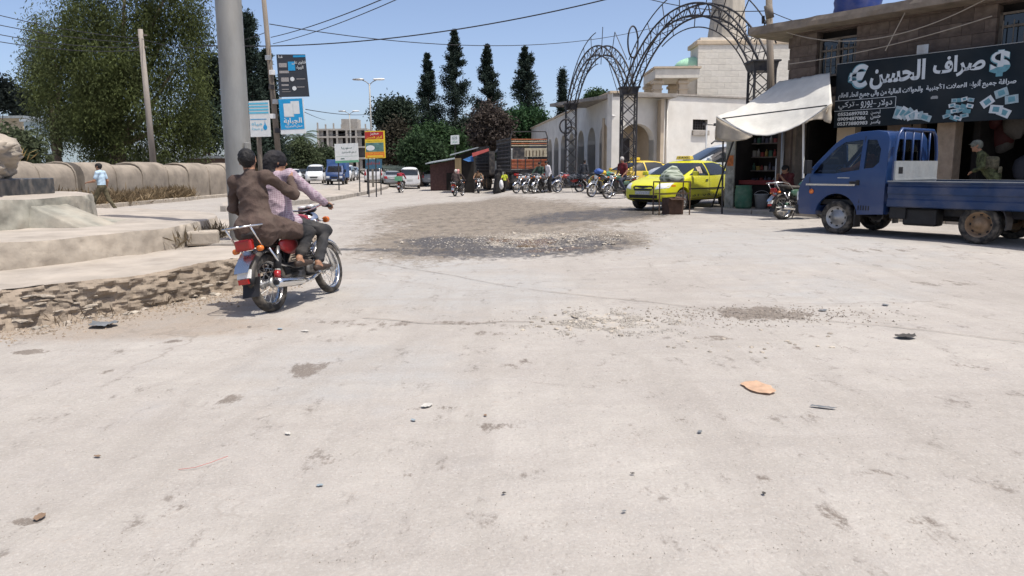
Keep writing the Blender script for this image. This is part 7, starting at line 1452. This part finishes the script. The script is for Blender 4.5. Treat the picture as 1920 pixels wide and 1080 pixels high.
# riders and bystanders further off
def on_bike(key, label, prims, mats, sc=1.): b_ = BIKES[key]; return make_person(label, b_.location, b_.rotation_euler[2], prims, mats, .028, sc)
def Cc(n, c_): return cloth(n, c_)
on_bike('red', 'rider in a red shirt seen from behind with the green crate', body_prims(sit_bike(), 1, 1, headwear='cap'), [M_SKIN, Cc('red', (.30, .02, .04)), C_BLACKT, M_SHOE, M_HAIR])
on_bike('blue', 'far rider in a pale blue shirt', body_prims(sit_bike(), .3, 1), [M_SKIN, C_LBLUE, C_GREYT, M_SHOE, M_HAIR])
on_bike('pair', 'rider in a dark jacket and pink scarf driving the pair motorcycle', body_prims(sit_bike(), 1, 1, headwear='scarf', hair=None), [M_SKIN, Cc('dark_brown', (.045, .032, .03)), C_BLACKT, M_SHOE, Cc('pink', (.55, .25, .24))])
on_bike('pair', 'passenger in a dark coat and white cap behind the rider with the pink scarf', body_prims(sit_bike(-.5, .06, False, (-.3, .42)), 1, 1, headwear='cap'), [M_SKIN, Cc('dark_coat', (.05, .036, .034)), C_BLACKT, M_SHOE, Cc('white_cap', (.6, .56, .52))])
on_bike('front', 'rider in a brown shirt facing the camera with arms spread on the bars', body_prims(sit_bike(), .3, 1), [M_SKIN, Cc('tan', (.20, .12, .07)), C_GREYT, M_SHOE, M_HAIR])
on_bike('pk3', 'man in a dark green shirt sitting on a parked motorcycle', body_prims(sit_bike(), 1, 1), [M_SKIN, Cc('dark_green', (.03, .06, .045)), C_BLACKT, M_SHOE, M_HAIR])
Jm = sit_bike(-.25, .05, False, (-.1, .3)); on_bike('man', 'man in a maroon shirt sitting on a motorcycle left of the yellow taxi', body_prims(Jm, .3, 1, face=(.7, .6, -.1), headwear='cap'), [M_SKIN, Cc('maroon', (.12, .012, .018)), Cc('navy', (.025, .035, .06)), M_SHOE, Cc('grey_cap', (.4, .38, .36))])
def ground_p(px, Y): return gz(px, Y)
make_person('man in a white shirt bending over the parked motorcycles', gz(1031, 41), R(200), body_prims(stand(0, 0, lean=.10), 1, 1), [M_SKIN, Cc('white', (.62, .60, .62)), C_BLACKT, M_SHOE, M_HAIR], .028)
make_person('man in dark clothes standing with his back to us by the arcade', gz(1095, 44), R(60), body_prims(stand(), 1, 1), [M_SKIN, Cc('slate', (.035, .04, .05)), C_GREYT, M_SHOE, M_HAIR], .028)
# woman in a black robe, child with a yellow top
wt_ = gz(935, 47); tw = thing('person', 'woman in a full black robe and veil standing behind the cargo truck', 'person', wt_, R(60))
J = stand(); PR = body_prims(J, 1, 1, headwear='hood', hair=None, bulk=1.1); PR.append((V3(0, 0, 1.0), V3(0, 0, .12), .24, .38, 1, .06, None)); grow('body', PR, [M_SKIN, Cc('robe_black', (.010, .010, .012)), MATS['cloth_robe_black'], M_SHOE, MATS['cloth_robe_black']], tw, .028)
make_person('small child in a yellow top beside the woman in black', gz(946, 46.6), R(60), body_prims(stand(.1), .3, 1), [M_SKIN, Cc('yellow', (.55, .60, .05)), C_BLACKT, M_SHOE, M_HAIR], .03, .72)
bgm = mat('white_bag', (.6, .6, .6), .5); bm = bmesh.new(); bmesh.ops.create_icosphere(bm, subdivisions=2, radius=.2)
for v in bm.verts: v.co *= 1 + .25 * noise.noise(v.co * 6); v.co.z *= 1.5; v.co.x *= .7
me = bpy.data.meshes.new('bag'); bm.to_mesh(me); bm.free(); b_ = obj('shopping_bag', me, bgm, None, gz(940, 46.2) + Vector((0, 0, .5))); smooth(b_); tag(b_, 'white plastic shopping bag held by the woman in black', 'bag')
# soldier on the far side of the truck bed, seated man by the pillar, driver
C_SOLD = mat('cloth_woodland', (.075, .085, .04), .9, var=.9, scale=13)
Js = stand(0, 0, lean=.22); Js['elL'] = (.25, .25, 1.15); Js['wrL'] = (.42, .12, 1.05); Js['elR'] = (.22, -.26, 1.15); Js['wrR'] = (.40, -.15, 1.05)
sp_ = SP(tpx(1868, -.55), -.55, .1); sol = make_person('soldier in camouflage with a cap and pack bending behind the truck bed', sp_, R(150), body_prims(Js, 1, 1, bulk=1.12, headwear='cap'), [M_SKIN, C_SOLD, C_SOLD, M_SHOE, mat('cloth_cap_grey', (.15, .155, .13), .9, var=.5, scale=14)], .018, 1.0, .008)
vest = MB().box((.10, 0, 1.22), (.32, .36, .30)).build('pack', mat('cloth_pack', (.11, .10, .065), .9, var=.8, scale=12), sol, bevel=.07, bseg=3)
for k in range(4): MB().box((-.08, -.15 + .1 * k, 1.08), (.08, .08, .14)).build('pouch', MATS['cloth_pack'], sol, bevel=.02)
Jc = dict(pelvis=(0, 0, .45), chest=(.10, 0, .78), neck=(.16, 0, .97), head=(.22, 0, 1.09))
for S, y in (('L', 1), ('R', -1)): Jc.update({'sh' + S: (.13, y * .18, .93), 'el' + S: (.30, y * .22, .68), 'wr' + S: (.40, y * .08, .90), 'hip' + S: (0, y * .1, .44), 'kn' + S: (.42, y * .14, .50), 'an' + S: (.40, y * .12, .09), 'toe' + S: (.58, y * .13, .03)})
sp2 = SP(tpx(1484, -.2), -.15, .1); make_person('man in a dark red shirt sitting in the shade by the shop pillar', sp2, RZS - R(110), body_prims(Jc, .3, 1), [M_SKIN, Cc('dark_red', (.10, .018, .02)), C_BLACKT, M_SHOE, M_HAIR], .022)
stl2 = thing('low_stool', 'low wooden stool under the man sitting by the pillar', 'stool', sp2, RZS); MB().box((0, 0, .33), (.3, .3, .05)).build('seat', M_WOOD, stl2)
for i in (-1, 1):
    for j in (-1, 1): beam('leg', (i * .12, j * .12, 0), (i * .12, j * .12, .31), .04, .04, M_WOOD, stl2)
Jv = dict(pelvis=(.80, .36, 1.05), chest=(.86, .36, 1.32), neck=(.88, .36, 1.48), head=(.92, .36, 1.60))
for S, y in (('L', 1), ('R', -1)): Jv.update({'sh' + S: (.87, .36 + y * .17, 1.43), 'el' + S: (1.12, .36 + y * .24, 1.24), 'wr' + S: (1.38, .36 + y * .14, 1.24), 'hip' + S: (.82, .36 + y * .09, 1.03), 'kn' + S: (1.24, .36 + y * .1, 1.0), 'an' + S: (1.42, .36 + y * .1, .75), 'toe' + S: (1.55, .36 + y * .1, .70)})
make_person('driver in an orange shirt sitting in the cab of the blue truck', truck.location, truck.rotation_euler[2], body_prims(Jv, 1, 1), [M_SKIN, Cc('orange', (.42, .14, .05)), C_BLACKT, M_SHOE, M_HAIR], .025, scl)
# ---------------------------------------------------------------- small table frame with a striped bag and a brown carton in front of the taxi
tp_ = G(1258, 402); tab = thing('metal_table_frame', 'thin rusty metal table frame standing in front of the yellow taxi', 'table', tp_, R(6)); M_RUST = mat('rusty_metal', (.10, .065, .045), .8, .2, var=.4, scale=10)
hx_, hy_, hz_ = .42, .28, .88
for i in (-1, 1):
    for j in (-1, 1): beam('leg', (i * hx_, j * hy_, -.02), (i * hx_, j * hy_, hz_), .028, .028, M_RUST, tab)
    beam('rail', (i * hx_, -hy_, hz_), (i * hx_, hy_, hz_), .03, .03, M_RUST, tab); beam('rail', (-hx_, i * hy_, hz_), (hx_, i * hy_, hz_), .03, .03, M_RUST, tab); beam('brace', (-hx_, i * hy_, .55), (hx_, i * hy_, .58), .022, .022, M_RUST, tab)
for q in (-.15, .15): beam('slat', (q, -hy_, hz_ + .01), (q, hy_, hz_ + .01), .05, .02, M_RUST, tab)
bm = bmesh.new(); bmesh.ops.create_icosphere(bm, subdivisions=4, radius=1)
for v in bm.verts:
    p = v.co.copy(); f = 1 + .16 * noise.noise(p * 1.6) + .05 * noise.noise(p * 5); k_ = 1.1 - .55 * max(p.z, -.2); v.co = Vector((p.x * .29 * f * k_, p.y * .22 * f * k_, max(p.z, -.55) * .27 * f))
me = bpy.data.meshes.new('striped_sack'); bm.to_mesh(me); bm.free(); mst = mat('sack_stripes', (.15, .18, .13), .8, var=.2, scale=6); stripes(mst, (.55, .60, .50), 3.2)
o = obj('striped_sack', me, mst, None, tp_ + Vector((.02, 0, hz_ + .16))); smooth(o); tag(o, 'green and white striped sack lying on the metal table frame', 'sack')
bx = thing('brown_carton', 'crumpled brown carton standing under the metal table frame', 'box', tp_ + Vector((.05, .05, 0)), R(20)); M_CART = mat('brown_card', (.085, .05, .035), .85, var=.25)
bm = bmesh.new(); bmesh.ops.create_cube(bm, size=1); bmesh.ops.subdivide_edges(bm, edges=bm.edges[:], cuts=4, use_grid_fill=True)
for v in bm.verts: v.co = Vector((v.co.x * .46, v.co.y * .36, (v.co.z + .5) * .46)); v.co += Vector((noise.noise(v.co * 5), noise.noise(v.co * 5 + Vector((9, 0, 0))), noise.noise(v.co * 4))) * .035
me = bpy.data.meshes.new('body'); bm.to_mesh(me); bm.free(); obj('body', me, M_CART, bx); MB().add([(-.24, -.18, .46), (.22, -.18, .46), (.25, -.32, .39), (-.22, -.30, .41)], [(0, 1, 2, 3)]).build('flap', M_CART, bx)
# ---------------------------------------------------------------- litter on the road
def scrap(name, label, px, py, w, l, rz, m, hgt=.012, seed=0, grp=None, curl=.5):
    p = G(px, py); n = 9; V = []; F = []
    for i in range(n):
        for j in range(n):
            u, v = i / (n - 1) - .5, j / (n - 1) - .5; rr = 1 - .35 * abs(noise.noise((math.atan2(v, u) * 1.2 + seed, seed, 0))); k = math.hypot(u, v)
            if max(abs(u), abs(v)) > 0: sq = k / max(abs(u), abs(v)); u, v = u / (1 + (sq - 1) * .9) * rr, v / (1 + (sq - 1) * .9) * rr
            V.append((u * w, v * l, .006 + hgt * (.5 + .5 * noise.noise((u * 5 + seed, v * 5, 1))) + hgt * curl * abs(noise.noise((u * 11, v * 11, seed)))))
    F = [(i * n + j, (i + 1) * n + j, (i + 1) * n + j + 1, i * n + j + 1) for i in range(n - 1) for j in range(n - 1)]
    o = obj(name, npmesh(name, V, F, True), m, None, p); o.rotation_euler = (0, 0, rz); tag(o, label, 'litter', grp); return o
L_OR = mat('orange_plastic', (.60, .40, .27), .55, var=.25, scale=14, trans=.2); L_BK = mat('black_scrap', (.06, .055, .05), .7); L_GY = mat('grey_scrap', (.16, .17, .18), .7, var=.3); L_BL = mat('blue_scrap', (.27, .32, .35), .6, var=.3); L_WH = mat('white_scrap', (.48, .46, .42), .7, var=.2); L_BR = mat('brown_scrap', (.22, .15, .10), .8, var=.3)
scrap('plastic_bag', 'flattened torn orange plastic bag on the right of the road', 1421, 729, .19, .30, .2, L_OR, .016, 2)
scrap('rubber_scrap', 'dark rubber scrap near the right picture edge', 1698, 634, .19, .14, .3, L_BK, .03, 3)
scrap('metal_strip', 'thin dark grey strip right of the orange bag', 1544, 766, .16, .035, -.35, L_GY, .012, 4)
scrap('cloth_scrap', 'crumpled blue-grey rag at the foot of the rough lowest step', 195, 613, .26, .22, .3, L_GY, .05, 5)
for i, (px, py, w, m, lb) in enumerate(((600, 913, .045, L_BL, 'small pale blue scrap near the bottom centre left'), (945, 928, .03, L_BK, 'tiny black scrap right of the bottom centre'), (1432, 928, .035, L_BK, 'small black scrap below the orange bag'), (525, 618, .09, L_BL, 'blue scrap on the road below the rear wheel'), (572, 622, .10, L_WH, 'pale paper scrap beside the blue scrap'), (468, 614, .05, L_BK, 'black pebble-like scrap below the tail of the motorcycle'), (800, 762, .12, L_WH, 'crumpled whitish scrap in the middle of the road'), (910, 781, .04, L_BR, 'brown scrap right of the crumpled whitish one'), (775, 790, .05, L_BL, 'small blue scrap left of the brown one'), (1186, 891, .03, L_BK, 'black bit right of the bottom centre'), (1543, 583, .14, L_GY, 'flat grey scrap behind the dark road stain'), (1660, 573, .12, L_GY, 'faint grey scrap near the truck shadow'), (540, 815, .06, L_WH, 'pale chip left of the road centre'), (183, 858, .05, L_BR, 'brown bit of debris at the lower left'), (1170, 962, .03, L_GY, 'grey bit near the bottom edge'), (1312, 812, .05, L_GY, 'grey twig-like scrap below the orange bag'), (75, 972, .09, L_BR, 'brown crescent of dried mud at the bottom left corner'))):
    scrap('litter_scrap', lb, px, py, w * .8, w * .5, i * .7, m, .008, 10 + i, 'litter on the road')
w_ = [G(335, 883), G(365, 881), G(395, 873), G(428, 862)]; o = MB().tube([p + Vector((0, 0, .008 + .004 * k)) for k, p in enumerate(w_)], .0016, 5).build('red_wire', mat('red_plastic', (.5, .2, .18), .5)); tag(o, 'thin red wire lying on the lower left road', 'wire')
w_ = [G(1520, 763), G(1560, 770)]; 
# ---------------------------------------------------------------- stones: single ones that can be picked out, and loose gravel
pm = []
for k in range(5):
    bm = bmesh.new(); bmesh.ops.create_icosphere(bm, subdivisions=1, radius=1)
    for v in bm.verts: v.co *= 1 + .35 * noise.noise(v.co * 1.1 + Vector((k * 4.1, 0, 0))); v.co.z *= .6
    me = bpy.data.meshes.new('stone'); bm.to_mesh(me); bm.free(); me.materials.append(mat('stone_%d' % (k % 3), ((.40, .35, .29), (.28, .25, .21), (.46, .41, .34))[k % 3], .9, var=.2)); pm.append(me)
g = random.Random(11); sp3 = []
for i in range(60):
    a = R(g.uniform(-66, -6)); rr = 6.42 + abs(g.gauss(.12, .12)); sp3.append((MC.x + rr * math.cos(a), MC.y + rr * math.sin(a), g.uniform(.02, .05), 'loose stone in the dirt along the rough lowest step', 'stones along the monument'))
for i in range(70):
    p = G(g.gauss(1130, 70), g.gauss(604, 12)); sp3.append((p.x, p.y, g.uniform(.012, .026), 'pale broken stone in the gravel patch at the road centre', 'stones of the gravel patch'))
for i in range(50):
    p = G(g.gauss(1010, 90), g.gauss(456, 11)); sp3.append((p.x, p.y, g.uniform(.02, .05), 'pale stone in the muddy pothole', 'stones of the pothole'))
for i in range(26):
    p = G(g.uniform(1240, 1560), g.gauss(640, 14)); sp3.append((p.x, p.y, g.uniform(.012, .022), 'small stone by the dark stain right of the gravel patch', 'stones right of the gravel'))
for x, y, s_, lb, gr in sp3:
    o = bpy.data.objects.new('loose_stone', g.choice(pm)); COL.objects.link(o); o.location = (x, y, zt(x, y) + s_ * .15); o.scale = (s_ * g.uniform(.8, 1.5), s_, s_ * .8); o.rotation_euler = (0, 0, g.uniform(0, 6)); tag(o, lb, 'stone', gr)
def gravel(name, pts, smin, smax, m, label, seed):
    gg = np.random.default_rng(seed); base = np.array([(1, 0, 0), (-.5, .8, 0), (-.5, -.8, 0), (.1, .1, .7)]); tri = np.array([(0, 1, 3), (1, 2, 3), (2, 0, 3)]); n = len(pts); P = np.array(pts); s_ = gg.uniform(smin, smax, n) ; a = gg.uniform(0, 6.28, n); c_, s2 = np.cos(a), np.sin(a)
    b_ = base[None] * (1 + .5 * gg.uniform(-1, 1, (n, 4, 1))) * s_[:, None, None]; x = b_[..., 0] * c_[:, None] - b_[..., 1] * s2[:, None]; y = b_[..., 0] * s2[:, None] + b_[..., 1] * c_[:, None]; V = np.stack([x, y, b_[..., 2]], -1) + P[:, None]; F = (tri[None] + 4 * np.arange(n)[:, None, None]).reshape(-1, 3)
    tag(obj(name, npmesh(name, V.reshape(-1, 3), F), m), label, 'gravel', kind='stuff')
gg = np.random.default_rng(4)
def scatter(n, fx_, fy_): 
    out = []
    for _ in range(n): x, y = fx_(), fy_(); out.append((x, y, zt(x, y) + .001))
    return out
M_GRV = mat('gravel_pale', (.40, .365, .32), .9, var=.45, scale=25); M_GRVD = mat('gravel_dark', (.26, .225, .19), .9, var=.5, scale=25)
c_ = G(1130, 604); gravel('gravel_patch', [q for q in scatter(4600, lambda: gg.normal(c_.x, .42), lambda: gg.normal(c_.y, .28)) if noise.noise((q[0] * 4, q[1] * 4, 2)) > .0], .004, .014, M_GRV, 'patch of loose pale gravel in the road', 1)
c_ = G(1020, 456); gravel('pothole_gravel', scatter(2200, lambda: gg.normal(c_.x, 1.1), lambda: gg.normal(c_.y, .8)), .008, .024, M_GRV, 'loose pale gravel round the pothole', 2)
c_ = G(1420, 590); gravel('dark_gravel', scatter(900, lambda: gg.normal(c_.x, .6), lambda: gg.normal(c_.y, .22)), .006, .016, M_GRVD, 'dark grit at the stained spot', 3)
def near(n): return scatter(n, lambda: gg.uniform(-4.5, 5), lambda: 2.6 + 8 * gg.random() ** 1.6)
gravel('pale_grit', near(9000), .0012, .0042, M_GRV, 'pale grit strewn over the near road', 5); gravel('dark_grit', near(3600), .001, .0042, M_GRVD, 'dark grit strewn over the near road', 6)
a_ = gg.uniform(-66, -4, 2600); rr_ = 6.45 + np.abs(gg.normal(0, .28, 2600)); gravel('step_rubble', [(MC.x + r2 * math.cos(R(q)), MC.y + r2 * math.sin(R(q)), zt(MC.x + r2 * math.cos(R(q)), MC.y + r2 * math.sin(R(q)))) for q, r2 in zip(a_, rr_)], .006, .022, mat('gravel_brown', (.30, .24, .18), .9, var=.5, scale=20), 'crumbled earth and rubble along the lowest step', 7)
